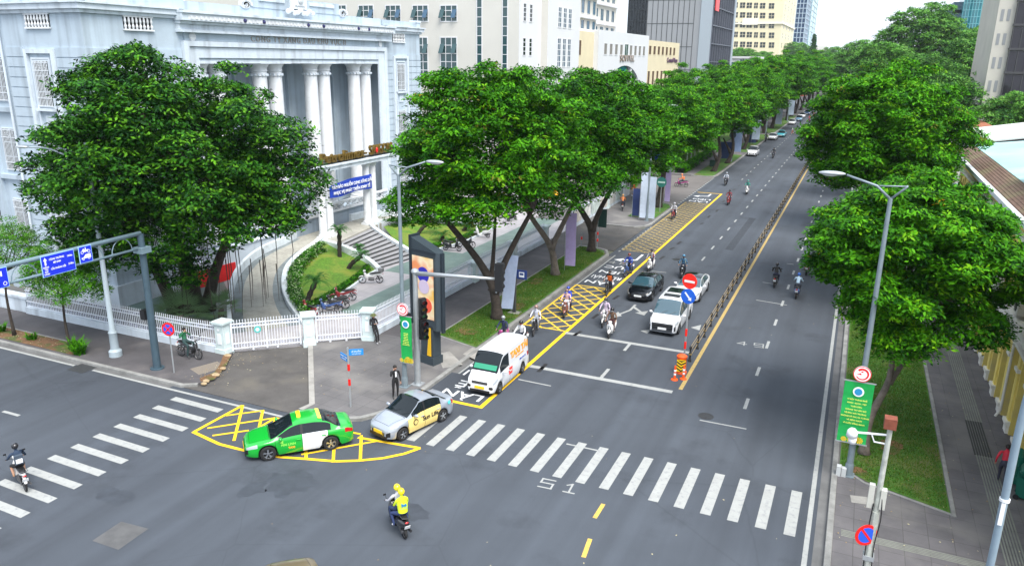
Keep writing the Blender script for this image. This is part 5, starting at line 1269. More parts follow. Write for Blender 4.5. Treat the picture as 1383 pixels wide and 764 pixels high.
# park trees on the right (hazy mass with a large dome)
MH=[H_a,H_b,H_c]
def ptree(label,x,y,c,rad,nl,n,size,seed,w_=(.5,.3,.2)):
    return tree(label,(x,y),[([(x,y,0),(x,y,c[2]*.5),(x+.5,y,c[2]*.8)],1)],c,rad,nl,n,size,MH,list(w_),seed,r0=.7,per=7,spread=.9,group='park trees beyond the right side buildings',name='park_tree')
ptree('giant domed park tree standing above everything on the right skyline',13.5,250,(13.5,250,23),(11,11,9.2),20,5200,.75,83)
p2=ptree('round park tree left below the giant dome',3.5,205,(3.5,205,15.5),(7.5,8,5.5),14,2600,.65,85)
p3=ptree('dark green park tree right of the giant dome',17,185,(17,185,15),(7.5,8,6.5),14,2800,.6,87,(.3,.55,.15))
for (x,y,s,lab) in ((26,205,1.15,'pale green park tree beside the turquoise tower'),(10,165,.85,'park tree over the white gabled house'),(22,150,.8,'park tree at the foot of the black window tower'),(11,135,.72,'park tree just behind the largest round crown'),(30,260,1.3,'park tree right behind the giant dome'),(-2,300,1.15,'park tree left of the giant dome on the skyline'),(18.5,118,.62,'small park tree beside the rust roof house')):
    place_tree(p3 if int(x)%2 else p2,x,y,s,rr.uniform(0,6),lab,'park trees beyond the right side buildings')
# left skyline trees
for (x,y,s,lab) in ((-66,460,1.15,'pale roof garden tree in front of the beige tower'),(-52,420,.95,'roundish tree below the beige tower'),(-78,560,1.2,'tree below the blue glass towers'),(-50,640,1.5,'hazy tree right of the pale glass tower'),(-28,700,1.4,'hazy tree in the middle of the skyline gap'),(-60,520,1.1,'tree left of the hazy skyline gap')):
    place_tree(p2,x,y,s,rr.uniform(0,6),lab,'hazy skyline trees')
# a conifer on the skyline
t=thing('conifer','dark slim conifer poking above the far skyline trees','tree',(-32,520,0)); b=MB(); b.cyl((0,0,0),(0,0,30),.6,.1); b.build('trunk',M_bark,t)
Pn=[];Nn=[]
for k in range(700):
    z=rr.uniform(10,33); a=rr.uniform(0,6.28); r_=(34-z)*.22*rr.uniform(.3,1.1); Pn.append((r_*math.cos(a),r_*math.sin(a),z)); Nn.append((math.cos(a),math.sin(a),.2))
V_,ci=leaves(np.array(Pn),np.array(Nn),1.2,9,5,.9); np_mesh('crown',V_,4,[H_b],np.zeros(len(V_)//4),t)
# small feathery roadside tree at the left
tree('small feathery street tree on the planting strip at the left',(-38.9,26.35),[([(-38.9,26.35,.1),(-39.1,26.4,1.6),(-39.4,26.7,3)],1)],(-39.2,27.0,4.4),(2.6,1.9,1.9),14,2600,.16,[L_mid,L_bright,H_c],[.5,.3,.2],91,r0=.1,per=9,spread=.28,aspect=.3,group='small feathery trees')
tree('small feathery street tree cut by the left picture edge',(-43.8,26.4),[([(-43.8,26.4,.1),(-43.9,26.4,2.5),(-43.7,26.5,4)],1)],(-43.3,26.6,5.6),(2.3,1.6,1.5),12,1100,.17,[L_bright,H_c,L_mid],[.4,.35,.25],92,r0=.09,per=8,spread=.3,aspect=.25,group='small feathery trees')
# ---- cycads, fan palm, hedges, shrubs
M_frond=leaf_mat('cycad_frond',(.03,.12,.02),trans=.1); M_frond2=leaf_mat('fan_palm_leaf',(.14,.24,.11),trans=.15)
def frond_mesh(n,L,droop,wd,seed,up=.6,leaflets=16):
    r=random.Random(seed); V_=[]
    for i in range(n):
        a=2*PI*i/n+r.uniform(-.15,.15); el=up+r.uniform(-.35,.45); Li=L*r.uniform(.8,1.1); P_=[]
        for k in range(leaflets+1):
            t=k/leaflets; rr_=Li*t*math.cos(el)*(1-.1*t); z=Li*t*math.sin(el)-droop*Li*t*t
            P_.append(Vector((math.cos(a)*rr_,math.sin(a)*rr_,z)))
        s=Vector((-math.sin(a),math.cos(a),0))
        for k in range(1,leaflets):
            t=k/leaflets; w_=wd*math.sin(PI*min(1,t*.85+.12))
            d=(P_[k+1]-P_[k]).normalized() if k<leaflets else d
            for sg in (-1,1):
                tip=P_[k]+s*sg*w_+d*w_*.45+Vector((0,0,w_*.25)); q=P_[k]; q2=P_[k]+d*(Li/leaflets)*.55
                V_+= [q[:],q2[:],tip[:],(tip*.985+q*.015)[:]]
        
    return np.array(V_)
def cycad(label,x,y,lean,h,L,z=.15,n=26,seed=1,group='cycads on the oval lawn'):
    t=thing('cycad',label,'cycad',(x,y,z),0,group)
    p=[(0,0,-.1),(lean[0]*.3,lean[1]*.3,h*.4),(lean[0],lean[1],h)]; b=MB(); sp=smoothline(p,5); b.tube(sp,[.17+.03*math.sin(i*3.3) for i in range(len(sp))],9); b.build('trunk',mat('cycad_trunk',(.035,.028,.022),rough=1,bump=1,bscale=25,var=.4,scale=10),t,smooth=True)
    V_=frond_mesh(n,L,.55,.2,seed)+np.array([lean[0],lean[1],h]); np_mesh('crown',V_,4,[M_frond],np.zeros(len(V_)//4),t); return t
cycad('tall cycad with a straight trunk at the top of the oval lawn',*at(459,352,.6),(.1,0),2.1,1.35,z=.9,seed=2)
cycad('leaning cycad in the middle of the oval lawn',*at(470,364,.4),(1.0,.4),1.0,1.3,z=.5,seed=3)
cycad('curved cycad at the front of the oval lawn near the parked motorbikes',*at(413,415,.2),(.8,.2),1.9,1.5,seed=4)
cycad('small cycad beside the stair wall',*at(484,346,.6),(.0,.1),.7,.8,z=.6,seed=5)
cycad('leaning cycad on the right hand lawn behind the totem',-35.5,58.2,(1.6,1.2),1.6,1.5,z=.7,seed=6)
cycad('cycad with spreading fronds low on the right hand lawn',-32.9,58,(.1,.2),.7,1.5,seed=7)
cycad('cycad at the far end of the right hand lawn',-33.2,62.5,(.6,.5),.9,1.3,seed=8)
# fan palm
def fanpalm(label,x,y,h,R_,n,seed):
    t=thing('fan_palm',label,'palm',(x,y,.05)); MB().tube([(0,0,-.1),(.1,0,h)],[.2,.16],9).build('trunk',M_barkp,t); r=random.Random(seed); V_=[]
    for i in range(n):
        a=2*PI*i*.618; el=R(80)-R(95)*(i/n)**.8+r.uniform(-.1,.1); d=Vector((math.cos(a)*math.cos(el),math.sin(a)*math.cos(el),math.sin(el))); st=R_*.55*r.uniform(.8,1.1); c=Vector((.1,0,h))+d*st
        s=d.cross(Vector((0,0,1))).normalized(); up=s.cross(d)
        for k in range(18):
            fa=R(-105+210*k/17); e=d*math.cos(fa)+s*math.sin(fa)-up*(.12); Lf=R_*.52*r.uniform(.9,1.05)*(1-.15*abs(fa)); w_=.028
            sd=e.cross(up).normalized()*w_; q=c+e*Lf*.45
            V_+=[c[:],(q+sd)[:],(c+e*Lf)[:],(q-sd)[:]]
        V_+=[(.1,0,h),(.1,0,h+.02),(c+Vector((0,0,.02)))[:],c[:]]
    np_mesh('crown',np.array(V_),4,[M_frond2],np.zeros(len(V_)//4),t); return t
fanpalm('grey green fan palm behind the iron fence under the banyan',-36.2,31.6,.9,2.0,34,3)
fanpalm('second smaller fan palm in the shade near the red barrier',-35.6,34.3,.6,1.5,20,4)
def hedge(label,path,w_,h,n,mats,wts,seed,size=.13,name='hedge',cat='hedge'):
    P_=smoothline(path,6); r=np.random.default_rng(seed); pts=[];nn=[]
    for i in range(n):
        k=r.uniform(0,len(P_)-1.001); j=int(k); p=P_[j].lerp(P_[j+1],k-j); d=(P_[j+1]-P_[j]).normalized(); s=Vector((-d.y,d.x,0)); u=r.uniform(-1,1); v=r.uniform(0,1)
        if abs(u)<.75 and v<.75: v=1-.15*r.uniform(0,1)
        pts.append((p.x+s.x*u*w_/2,p.y+s.y*u*w_/2,p.z+v*h)); nn.append((s.x*u,s.y*u,v))
    V_,ci=leaves(np.array(pts),np.array(nn),size,seed,6,.16,.5); cw=np.cumsum(wts)/sum(wts); m_=np.searchsorted(cw,r.uniform(0,1,len(pts)))[ci]
    o=np_mesh(name,V_,4,mats,m_); return tag(o,label,cat)
HM=[L_mid,L_dark,mat('pale_variegated_leaf',(.3,.42,.2),rough=.7),L_bright]
hedge('variegated hedge hugging the inner ramp parapet round the oval lawn',[(p.x+.9*(1 if True else 0),p.y-.1,max(.1,p.z-.55)) for p in I3[6:32:4]],.9,.75,2600,HM,[.4,.25,.2,.15],5)
hedge('low clipped hedge edging the front of the oval lawn',[(-31.6,38,.15),(-31.8,40,.15),(-32.4,43,.15),(-33.1,46,.15),(-33.6,47.6,.3)],.45,.35,900,[L_mid,L_dark,L_bright],[.4,.4,.2],6)
hedge('hedge behind the right hand lawn below the curved kerb wall',[(-38.2,57.8,1.1),(-37.9,60,.9),(-36,62.2,.6),(-33,64.8,.3)],.9,.8,1600,HM,[.45,.3,.1,.15],7)
hedge('low hedge edging the front of the right hand lawn',[(-32.7,54,.15),(-32.6,56.5,.15),(-31.9,60,.15),(-32,64,.15)],.45,.4,800,[L_mid,L_dark,L_bright],[.4,.4,.2],8)
hedge('shrub bed beyond the forecourt along the far left pavement',[(-23.5,113.5,.2),(-23.6,125,.2),(-24,145,.2)],1.6,.9,2600,[L_bright,L_mid,L_dark],[.4,.4,.2],9,size=.25,name='shrub_bed',cat='shrubs')
hedge('shrub bed behind the guard booth',[(-27,96,.1),(-27.5,104,.1),(-26.5,110,.1)],2.4,1.3,2200,[L_bright,L_mid,L_lime],[.5,.3,.2],10,size=.28,name='shrub_bed',cat='shrubs')
def shrub(label,x,y,h,seed,n=26):
    t=thing('lily_shrub',label,'shrub',(x,y,PH),0,'strap leaved plants on the planting strip'); r=random.Random(seed); V_=[]
    for i in range(n*3):
        a=r.uniform(0,6.28); el=r.uniform(.7,1.4); L_=h*r.uniform(.7,1.2); p=Vector((r.uniform(-.25,.25),r.uniform(-.2,.2),0)); d=Vector((math.cos(a)*math.cos(el),math.sin(a)*math.cos(el),math.sin(el))); s=d.cross(Vector((0,0,1))).normalized()*.03; q=p+d*L_*.6; e=p+d*L_+Vector((math.cos(a),math.sin(a),-.6))*L_*.2
        V_+=[(p-s)[:],(p+s)[:],(q+s)[:],(q-s)[:],(q-s)[:],(q+s)[:],(e+s*.1)[:],(e-s*.1)[:]]
    np_mesh('leaves',np.array(V_),4,[L_mid,L_bright],np.array([i%2 for i in range(len(V_)//4)]),t)
shrub('dark strap leaved clump at the foot of the small feathery tree',-38.3,26.3,.9,1); shrub('second strap leaved clump beside the drain',-37.7,26.0,.8,2); shrub('thin green clump alone on the soil strip',-42.2,26.4,.5,3,14); shrub('sparse clump at the far left of the soil strip',-45.2,26.5,.6,4,14)
# ---- grass blades on the near strips
def blades(name,poly,n,h,z,mats,seed):
    r=np.random.default_rng(seed); P_=np.array(poly); x0,y0=P_.min(0); x1,y1=P_.max(0); pts=[]
    from math import inf
    X=r.uniform(x0,x1,n*2); Y=r.uniform(y0,y1,n*2); ins=np.zeros(n*2,bool); j=len(P_)-1
    for i in range(len(P_)):
        c=((P_[i,1]>Y)!=(P_[j,1]>Y))&(X<(P_[j,0]-P_[i,0])*(Y-P_[i,1])/(P_[j,1]-P_[i,1]+1e-12)+P_[i,0]); ins^=c; j=i
    X=X[ins][:n]; Y=Y[ins][:n]; k=len(X); a=r.uniform(0,6.28,k); L=h*r.uniform(.5,1.3,k); dx=r.normal(0,.5,k)*L; dy=r.normal(0,.5,k)*L; w_=.012
    v=np.stack([np.stack([X-np.cos(a)*w_,Y-np.sin(a)*w_,np.full(k,z)],1),np.stack([X+np.cos(a)*w_,Y+np.sin(a)*w_,np.full(k,z)],1),np.stack([X+dx,Y+dy,z+L],1)],1)
    o=np_mesh(name,v.reshape(-1,3),3,mats,r.integers(0,len(mats),k)); o['kind']='stuff'; tag(o,None,None); o['label']='short mown grass blades covering the strip'; o['category']='grass'; return o
GB=[leaf_mat('grass_blade',(.07,.2,.012)),leaf_mat('grass_blade_dry',(.16,.19,.03)),leaf_mat('grass_blade_dark',(.035,.12,.01))]
blades('grass',[(1.05,31.2),(2,30.3),(4.8,29.2),(4.8,60),(1.05,60)],60000,.07,gz,GB,1)
blades('grass',[(-21.4,37.5),(-18.6,36.7),(-18.6,61),(-20,62.6),(-21.4,62.6)],40000,.08,gz,GB,2)
# fallen leaves and litter on the ground
V_=[];rl=np.random.default_rng(8)
for (x0,x1,y0,y1,n) in ((1,8,24,45,160),(-21.5,-18.4,37,62,160),(-30,-28.4,26,30,90),(-46,-38,25.7,27,140),(-18,0,10,60,60),(-28,-20,26,36,60)):
    for k in range(n):
        x=rl.uniform(x0,x1); y=rl.uniform(y0,y1); a=rl.uniform(0,6.28); s=rl.uniform(.02,.05); z=gz+.05 if not(-18.3<x<.8 or y<25.4) else .012
        c,d=math.cos(a)*s,math.sin(a)*s; V_+=[(x-c,y-d,z),(x+d*.6,y-c*.6,z+.01),(x+c,y+d,z+.005),(x-d*.6,y+c*.6,z)]
o=np_mesh('fallen_leaves',np.array(V_),4,[mat('dead_leaf',(.3,.2,.08)),mat('dry_yellow_leaf',(.45,.4,.25))],np.array([i%2 for i in range(len(V_)//4)])); o['kind']='stuff'; o['label']='small fallen leaves scattered along pavements and verges'; o['category']='leaves'
# ================================================================== street furniture
def disc(b,c,r,t=.03,n=28,axis='Y',m=None): b.lathe([(r,-t/2),(r,t/2)],n,c,m=m,axis=axis)
def lamp(label,x,y,h,armx,base=PH,col=M_pole,name='street_lamp',rz=0,group='avenue street lamps',banner=None):
    t=thing(name,label,'street lamp',(x,y,base),rz,group)
    b=MB(); b.tube([(0,0,0),(0,0,h-.7)],[.13,.075],12); b.box(-.22,.22,-.22,.22,0,.04); b.lathe([(.16,.04),(.16,.5),(.14,.55)],10,(0,0,0)); b.build('pole',col,t,smooth=True,angle=30)
    b=MB(); s=1 if armx>0 else -1
    b.tube([(0,0,h-.75),(s*.5,0,h-.3),(armx-.5*s,0,h+.02)],[.05,.045,.04],8); b.tube([(0,0,h-.75),(-s*.45,0,h-.3),(-s*.5,0,h-.22)],[.045,.04,.035],8); b.tube([(-s*.5,0,h-.25),(s*.5,0,h-.3)],.03,6); b.build('arm',col,t,smooth=True)
    b=MB(); b.ball((armx,0,h+.05),(.48,.15,.09),14,8); b.build('lamp_head',M_galv,t,smooth=True)
    b=MB(); b.ball((armx+.05*s,0,h+.0),(.3,.11,.07),12,6); b.build('lens',mat('lamp_lens',(.6,.62,.6),rough=.2),t,smooth=True)
    return t
lampR=lamp('tall grey street lamp on the right grass strip carrying the green banner',1.34,30.44,11.95,-2.05,group='avenue street lamps')
lampL=lamp('tall grey street lamp at the left corner next to the black traffic lights',-19.28,30.09,11.35,1.95)
lamp('grey street lamp on the small island with two white banners',-18.95,76.6,11.7,1.9)
for y,l in ((131.5,'grey street lamp on the left beyond the forecourt'),(180,'far street lamp on the left behind the white parked car'),(232,'farther street lamp on the left side')):
    lamp(l,-18.9,y,11.6,2.0)
# green banners + round badge on the two corner lamps
def lampbanner(x,y,z0,z1,xo,w_,label,lt):
    t=thing('green_banner',label,'banner',(x,y,0),0,'green banners on lamp posts'); M_g=mat('green_banner_cloth',(.005,.36,.07),rough=.6,var=.2,scale=1.5)
    b=MB(); b.box(xo-.05,xo+w_+.05,-.03,.0,z1,z1+.05); b.box(xo-.05,xo+w_+.05,-.03,.0,z0-.05,z0); b.build('crossbar',M_galv,t)
    b=MB(); pr=None
    for k in range(9):
        z=z0+(z1-z0)*k/8; yy=-.02+.02*math.sin(k*1.3); c=[b.V((xo,yy,z)),b.V((xo+w_,yy+.01,z)),b.V((xo+w_,yy+.02,z)),b.V((xo,yy+.012,z))]
        if pr:
            for q in range(4): b.F((pr[q],pr[(q+1)%4],c[(q+1)%4],c[q]))
        pr=c
    b.build('cloth',M_g,t)
    cx=xo+w_/2
    b=MB(); disc(b,(cx,-.05,z1-.38),.2,.01); e=b.build('emblem',M_wtext,t); b=MB(); disc(b,(cx,-.06,z1-.38),.14,.01); b.build('emblem_inner',mat('emblem_blue',(.02,.25,.5)),e)
    text_obj('lettering',lt,.155*w_/2.15,mat('yellow_lettering',(.85,.9,.15)),face_frame((cx,-.055,(z0+z1)/2+.05),(1,0,0),(0,0,1)),t,ext=.003,linesp=1.9,bold=.0015)
    b=MB(); 
    for i,(fx,fz,fr) in enumerate(((cx+.1,z0+.18,.16),(cx+.28,z0+.15,.13),(cx-.28,z0+.12,.1),(cx-.05,z0+.1,.1))): 
        for q in range(10): a=2*PI*q/10; b.poly([(fx,-.06,fz),(fx+fr*math.cos(a-.2),-.06,fz+fr*math.sin(a-.2)),(fx+fr*1.1*math.cos(a),-.06,fz+fr*1.1*math.sin(a)),(fx+fr*math.cos(a+.2),-.06,fz+fr*math.sin(a+.2))])
    b.build('sunflowers',mat('sunflower_yellow',(.85,.55,.02)),t)
    s=thing('round_badge_sign','white round badge with a red crescent emblem above the '+('right' if x>0 else 'left')+' green banner','sign',(x,y,z1+.38),0)
    b=MB(); disc(b,(cx*.6,-.08,0),.32,.03); b.build('plate',M_wtext,s)
    b=MB()
    for q in range(16):
        a=R(-150+q*18); a2=R(-150+(q+1)*18); w1=.04+.05*q/16; b.poly([(cx*.6+(.24-w1)*math.cos(a),-.1,(.24-w1)*math.sin(a)),(cx*.6+.24*math.cos(a),-.1,.24*math.sin(a)),(cx*.6+.24*math.cos(a2),-.1,.24*math.sin(a2)),(cx*.6+(.24-w1)*math.cos(a2),-.1,(.24-w1)*math.sin(a2))])
    b.poly([(cx*.6-.2,-.1,-.02),(cx*.6-.05,-.1,.04),(cx*.6-.02,-.1,-.04)]); b.poly([(cx*.6-.08,-.1,.1),(cx*.6+.05,-.1,.13),(cx*.6,-.1,.06)])
    b.build('emblem',M_red,s); b=MB(); 
    for q in range(28):
        a=2*PI*q/28; a2=2*PI*(q+1)/28; b.poly([(cx*.6+.29*math.cos(a),-.1,.29*math.sin(a)),(cx*.6+.32*math.cos(a),-.1,.32*math.sin(a)),(cx*.6+.32*math.cos(a2),-.1,.32*math.sin(a2)),(cx*.6+.29*math.cos(a2),-.1,.29*math.sin(a2))])
    b.build('rim',M_red,s)
LT='VÌ MỘT THÀNH PHỐ\nXANH - SẠCH - ĐẸP\nTOÀN DÂN\nCHUNG TAY GÌN GIỮ\nVỆ SINH MÔI TRƯỜNG\nKHÔNG XẢ RÁC RA ĐƯỜNG\nVÀ KÊNH RẠCH\nVÌ CUỘC SỐNG XANH'
lampbanner(1.34,30.2,1.7,4.25,-.62,1.05,'large green banner with yellow writing on the right grass strip lamp',LT)
lampbanner(-19.28,29.9,1.55,3.95,-.02,.62,'narrow green banner with yellow writing hanging at the left corner lamp',LT.replace('VÌ MỘT THÀNH PHỐ','THÀNH PHỐ').replace('KHÔNG XẢ RÁC RA ĐƯỜNG','KHÔNG XẢ RÁC').replace('CHUNG TAY GÌN GIỮ','CHUNG TAY').replace('VỆ SINH MÔI TRƯỜNG','GIỮ VỆ SINH').replace('XANH - SẠCH - ĐẸP','XANH SẠCH').replace('VÌ CUỘC SỐNG XANH','CUỘC SỐNG XANH'))
# ---------------- traffic signal at the left corner
def head(parent_label,x,y,z,rz,n=3,cat='traffic light',name='traffic_light',back=False):
    t=thing(name,parent_label,cat,(x,y,z),rz,'traffic light heads'); b=MB(); b.box(-.17,.17,-.12,.12,0,.34*n); b.build('housing',M_black,t)
    for k in range(n):
        b=MB(); b.lathe([(.13,-.12),(.14,-.36)],14,(0,0,.17+.34*k),axis='Y',closed=False,arc=2*PI); b.build('visor',M_black,t)
        b=MB(); disc(b,(0,-.125,.17+.34*k),.11,.01); b.build('lens',mat('dark_lens_%d'%k,((.05,.2,.08),(.25,.15,.02),(.25,.02,.02))[k%3],rough=.15),t)
    return t
t=thing('signal_pole','pale grey traffic signal pole with a long arm over the bus lane','signal pole',(-18.85,30.62,PH))
b=MB(); b.tube([(0,0,0),(0,0,5.95)],[.17,.12],12); b.box(-.28,.28,-.28,.28,0,.05); b.ball((0,0,5.95),(.2,.2,.16),12,6); b.build('pole',M_galv,t,smooth=True,angle=30)
b=MB(); b.tube([(0,0,5.85),(4.15,.4,6.0)],[.12,.06],10); b.build('arm',M_galv,t,smooth=True)
b=MB(); b.box(4.15,4.2,.4,.46,5.3,6.9); b.build('bracket',M_galv,t)
head('traffic light at the end of the long arm in front of the leaning tree',-14.5,31.0,5.55,R(180),4)
head('upper traffic light on the signal pole facing right',-18.4,30.5,2.7,R(60)); head('tall traffic light above the upper one on the signal pole',-18.45,30.6,3.75,R(50))
head('traffic light low on the left side of the signal pole',-19.2,30.4,2.2,R(-30)); head('pedestrian light between the green banner and the signal pole',-19.2,30.35,3.3,R(-30),2,'pedestrian light','pedestrian_light')
# ---------------- totem billboard
t=thing('advertising_totem','tall dark grey advertising totem with an orange poster at the left corner','billboard',(-19.75,33.5,PH),R(-14))
M_tot=mat('totem_grey_metal',(.055,.075,.09),rough=.4,metal=.3,var=.1)
b=MB()
def tp(z0,z1,hw,hd,top=None):
    pass
b.prism([(-.55,-.38),(.55,-.38),(.55,.38),(-.55,.38)],0,.45); b.prism([(-.42,-.3),(.48,-.3),(.48,.3),(-.42,.3)],.45,2.2); b.build('foot',M_tot,t)
b=MB(); v=[(-1.0,-.3,2.2),(.75,-.3,2.0),(.95,0,2.0),(.75,.32,2.0),(-1.0,.32,2.2)]; u_=[(-1.05,-.3,6.9),(.75,-.3,6.3),(.95,0,6.2),(.75,.32,6.3),(-1.05,.32,6.9)]
vi=[b.V(p) for p in v]; ui=[b.V(p) for p in u_]
for k in range(5): j=(k+1)%5; b.F((vi[k],vi[j],ui[j],ui[k]))
b.F(ui); b.F(vi[::-1]); b.build('body',M_tot,t)
b=MB(); b.box(-1.12,-.99,-.36,.38,2.1,7.0); b.box(.9,1.02,-.1,.12,1.9,6.25); b.box(-1.0,.8,-.345,-.305,6.15,6.3); b.build('edge_trim',mat('totem_dark_edge',(.02,.03,.04),rough=.4),t)
pm=bpy.data.materials.new('orange_yellow_poster'); pm.use_nodes=True; n_=pm.node_tree; bs=n_.nodes['Principled BSDF']; bs.inputs['Roughness'].default_value=.35
tc=n_.nodes.new('ShaderNodeTexCoord'); no=n_.nodes.new('ShaderNodeTexNoise'); no.inputs['Scale'].default_value=1.1; no.inputs['Detail'].default_value=1; rp=n_.nodes.new('ShaderNodeValToRGB')
rp.color_ramp.elements[0].position=.35; rp.color_ramp.elements[0].color=(.85,.5,.1,1); rp.color_ramp.elements[1].position=.65; rp.color_ramp.elements[1].color=(.85,.3,.12,1); e_=rp.color_ramp.elements.new(.5); e_.color=(.9,.75,.5,1)
n_.links.new(tc.outputs['Object'],no.inputs[0]); n_.links.new(no.outputs[0],rp.inputs[0]); n_.links.new(rp.outputs[0],bs.inputs[0])
b=MB(); b.box(-.9,.62,-.35,-.33,2.6,5.95); ps=b.build('poster',pm,t)
b=MB(); disc(b,(-.1,-.36,5.0),.42,.01); b.build('blue_shape',mat('poster_blue',(.02,.02,.4)),ps); b=MB(); b.lathe([(.38,-.005),(.38,.005)],24,(-.05,-.37,4.35),axis='Y'); b.build('lilac_shape',mat('poster_lilac',(.6,.5,.65)),ps); b=MB(); disc(b,(.1,-.36,3.35),.4,.01); b.build('red_shape',mat('poster_red',(.8,.1,.05)),ps)
b=MB(); b.prism([(.05,-.34),(.3,-.34),(.3,-.31),(.05,-.31)],.5,2.1); b.v=[(p[0]+(.18*(p[2]-.5)/1.6 if p[0]<.2 else .04),p[1],p[2]) for p in b.v]; b.build('yellow_stripe',mat('stripe_yellow',(.85,.5,.01)),t)
# ---------------- street name sign (blue plates, red white post)
def banded(b,h,r=.045): b.cyl((0,0,0),(0,0,h),r,n=10)
t=thing('street_name_sign','street name post with two small blue plates beside the green taxi','sign',(-20.36,27.0,PH))
b=MB(); banded(b,3.0); b.build('post',M_galv,t)
for z in (1.1,1.85): b=MB(); b.cyl((0,0,z),(0,0,z+.32),.062,n=10); b.build('red_band',M_red,t)
M_bp=mat('street_plate_blue',(.01,.22,.62),rough=.4)
for (z,ang,xo,s1,s2) in ((2.62,R(35),.38,'LÊ DUẨN','Phường Bến Nghé'),(2.28,R(-25),-.38,'TÔN ĐỨC THẮNG','Phường Bến Nghé')):
    M_=rotm(ang,(0,0,z)); b=MB(); b.M=M_; b.box(xo-.33,xo+.33,-.02,.02,-.02,.28); p=b.build('name_plate',M_bp,t)
    text_obj('lettering',s1,.11 if len(s1)<9 else .075,M_wtext,M_@face_frame((xo,-.024,.17),(1,0,0),(0,0,1)),p,ext=.002); text_obj('lettering',s2,.055,M_wtext,M_@face_frame((xo,-.024,.06),(1,0,0),(0,0,1)),p,ext=.002)
# ---------------- no parking signs
def noparking(label,x,y,z,rz,r=.35,posth=None,cross=False,post=True,double=False):
    t=thing('no_parking_sign',label,'sign',(x,y,PH if post else z),rz,'round no parking signs'); zz=z-PH if post else 0
    if post: MB().cyl((0,0,0),(0,0,zz+r),.035,n=8).build('post',M_galv,t)
    b=MB(); disc(b,(0,-.06,zz),r,.03); b.build('rim',M_red,t); b=MB(); disc(b,(0,-.075,zz),r*.74,.012); b.build('face',mat('sign_blue',(.01,.08,.6)),t)
    for a in ((R(-52),) if not double else (R(-45),R(45))):
        b=MB(); b.M=Matrix.Translation((0,-.085,zz))@Matrix.Rotation(-a,4,'Y'); b.box(-r*.76,r*.76,-.005,.005,-r*.1,r*.1); b.build('slash',M_red,t)
    return t
noparking('no stopping sign with crossed bars on the pavement by the gantry post',-31.04,26.38,2.55,R(12),.36,double=True)
noparking('no parking sign with one slash on the bent camera pole at the bottom right',1.75,23.35,1.95,R(30),.36,post=False)
# ---------------- camera pole bottom right
t=thing('camera_pole','weathered grey camera pole with a brown box on top and a dome camera arm','camera pole',(1.95,23.5,PH))
b=MB(); b.tube([(0,0,0),(0,0,2.6)],[.13,.12],10); b.tube([(0,0,2.6),(.02,0,5.5)],[.09,.075],10); b.build('pole',M_conc if False else mat('peeling_grey_pole',(.4,.42,.38),rough=.7,var=.3,scale=4),t)
b=MB(); b.box(-.17,.17,-.17,.17,5.45,5.78); b.build('brown_box',mat('rust_brown_box',(.2,.055,.03),rough=.8,var=.3,scale=5),t)
b=MB(); b.tube([(-.02,0,5.2),(-.85,0,5.1)],.035,8); b.tube([(-.02,0,4.9),(-.35,0,4.9),(-.45,0,5.13)],.025,6); b.build('arm',M_white,t)
b=MB(); b.ball((-.98,0,4.98),(.15,.15,.15),14,8); b.lathe([(.17,4.95),(.15,5.12),(.08,5.2)],14,(-.98,0,0)); b.lathe([(.11,4.72),(.12,4.9)],12,(-.95,0,0)); b.build('dome_camera',M_white,t,smooth=True)
b=MB(); b.box(.06,.22,-.12,.1,2.75,3.4); b.box(-.28,-.12,-.08,.08,2.7,3.5); b.build('equipment_box',mat('grey_cabinet',(.5,.5,.45),rough=.6,var=.15),t)
for i,p in enumerate(([(.1,-.1,3.2),(.16,-.14,2.4),(.1,-.12,1.5),(.13,-.13,.6)],[(-.1,-.1,2.9),(-.13,-.12,2),(-.1,-.12,.5)])): MB().tube(smoothline(p,4),.018,5).build('cable',M_black,t)
MB().box(-.16,.16,-.16,.16,.9,1.05).build('clamp',M_galv,t)
# ---------------- bent pole at the right
t=thing('curved_lamp_post','blue grey curved lamp post cut by the right picture edge with a white tag','street lamp',(4.75,21.6,PH))
b=MB(); b.tube(smoothline([(0,0,0),(0,0,4),(0,0,7.6),(.25,.1,8.8),(1.3,.5,9.6),(2.4,1,9.8)],5),[.1]*26,12); b.build('pole',mat('blue_grey_pole',(.2,.27,.33),rough=.5,var=.12),t,smooth=True)
MB().cbox((-.02,-.11,4.45),(.1,.03,.65)).build('white_tag',M_white,t); MB().lathe([(.13,0),(.13,.08)],12,(0,0,4.8)).build('clamp',M_white,t)
MB().ball((2.7,1.1,9.75),(.4,.2,.1)).build('lamp_head',M_galv,t,smooth=True)
# ---------------- gantry at left
M_gan=mat('gantry_grey_blue',(.15,.22,.26),rough=.5,var=.15,scale=2)
t=thing('sign_gantry','grey steel gantry reaching out over the cross street with blue signs','gantry',(-32.3,26.43,PH))
b=MB(); b.tube([(0,0,.05),(0,0,7.25)],[.2,.16],14); b.lathe([(.36,0),(.36,.05)],12,(0,0,0)); b.build('post',M_poledark,t,smooth=True,angle=30)
b=MB()
A=Vector((0,0,7.0)); B=Vector((.5,-13.5,7.0)); d_=B-A
b.tube([(A+d_*t_+Vector((0,0,.3)))[:] for t_ in (0,.5,1)],[.11,.1,.085],10); b.tube([(A+d_*t_+Vector((0,0,-.45)))[:] for t_ in (0,.5,1)],[.065,.06,.055],8)
b.build('boom',M_gan,t,smooth=True)
b=MB()
for k in range(8):
    c=A+d_*((k+.7)/8); P_=[(c+d_.normalized()*(.6*math.cos(q*PI/8))+Vector((0,0,-.45+.68*math.sin(q*PI/8))))[:] for q in range(9)]; b.tube(P_,.025,5)
b.build('arch_brace',M_gan,t)
b=MB(); b.box(-.3,.3,-.3,.3,6.3,6.6); b.build('collar',M_gan,t)
MB().box(-.55,-.2,-.2,.15,2.7,3.2).build('control_box',M_black,t)
un=d_.normalized(); fr=-un
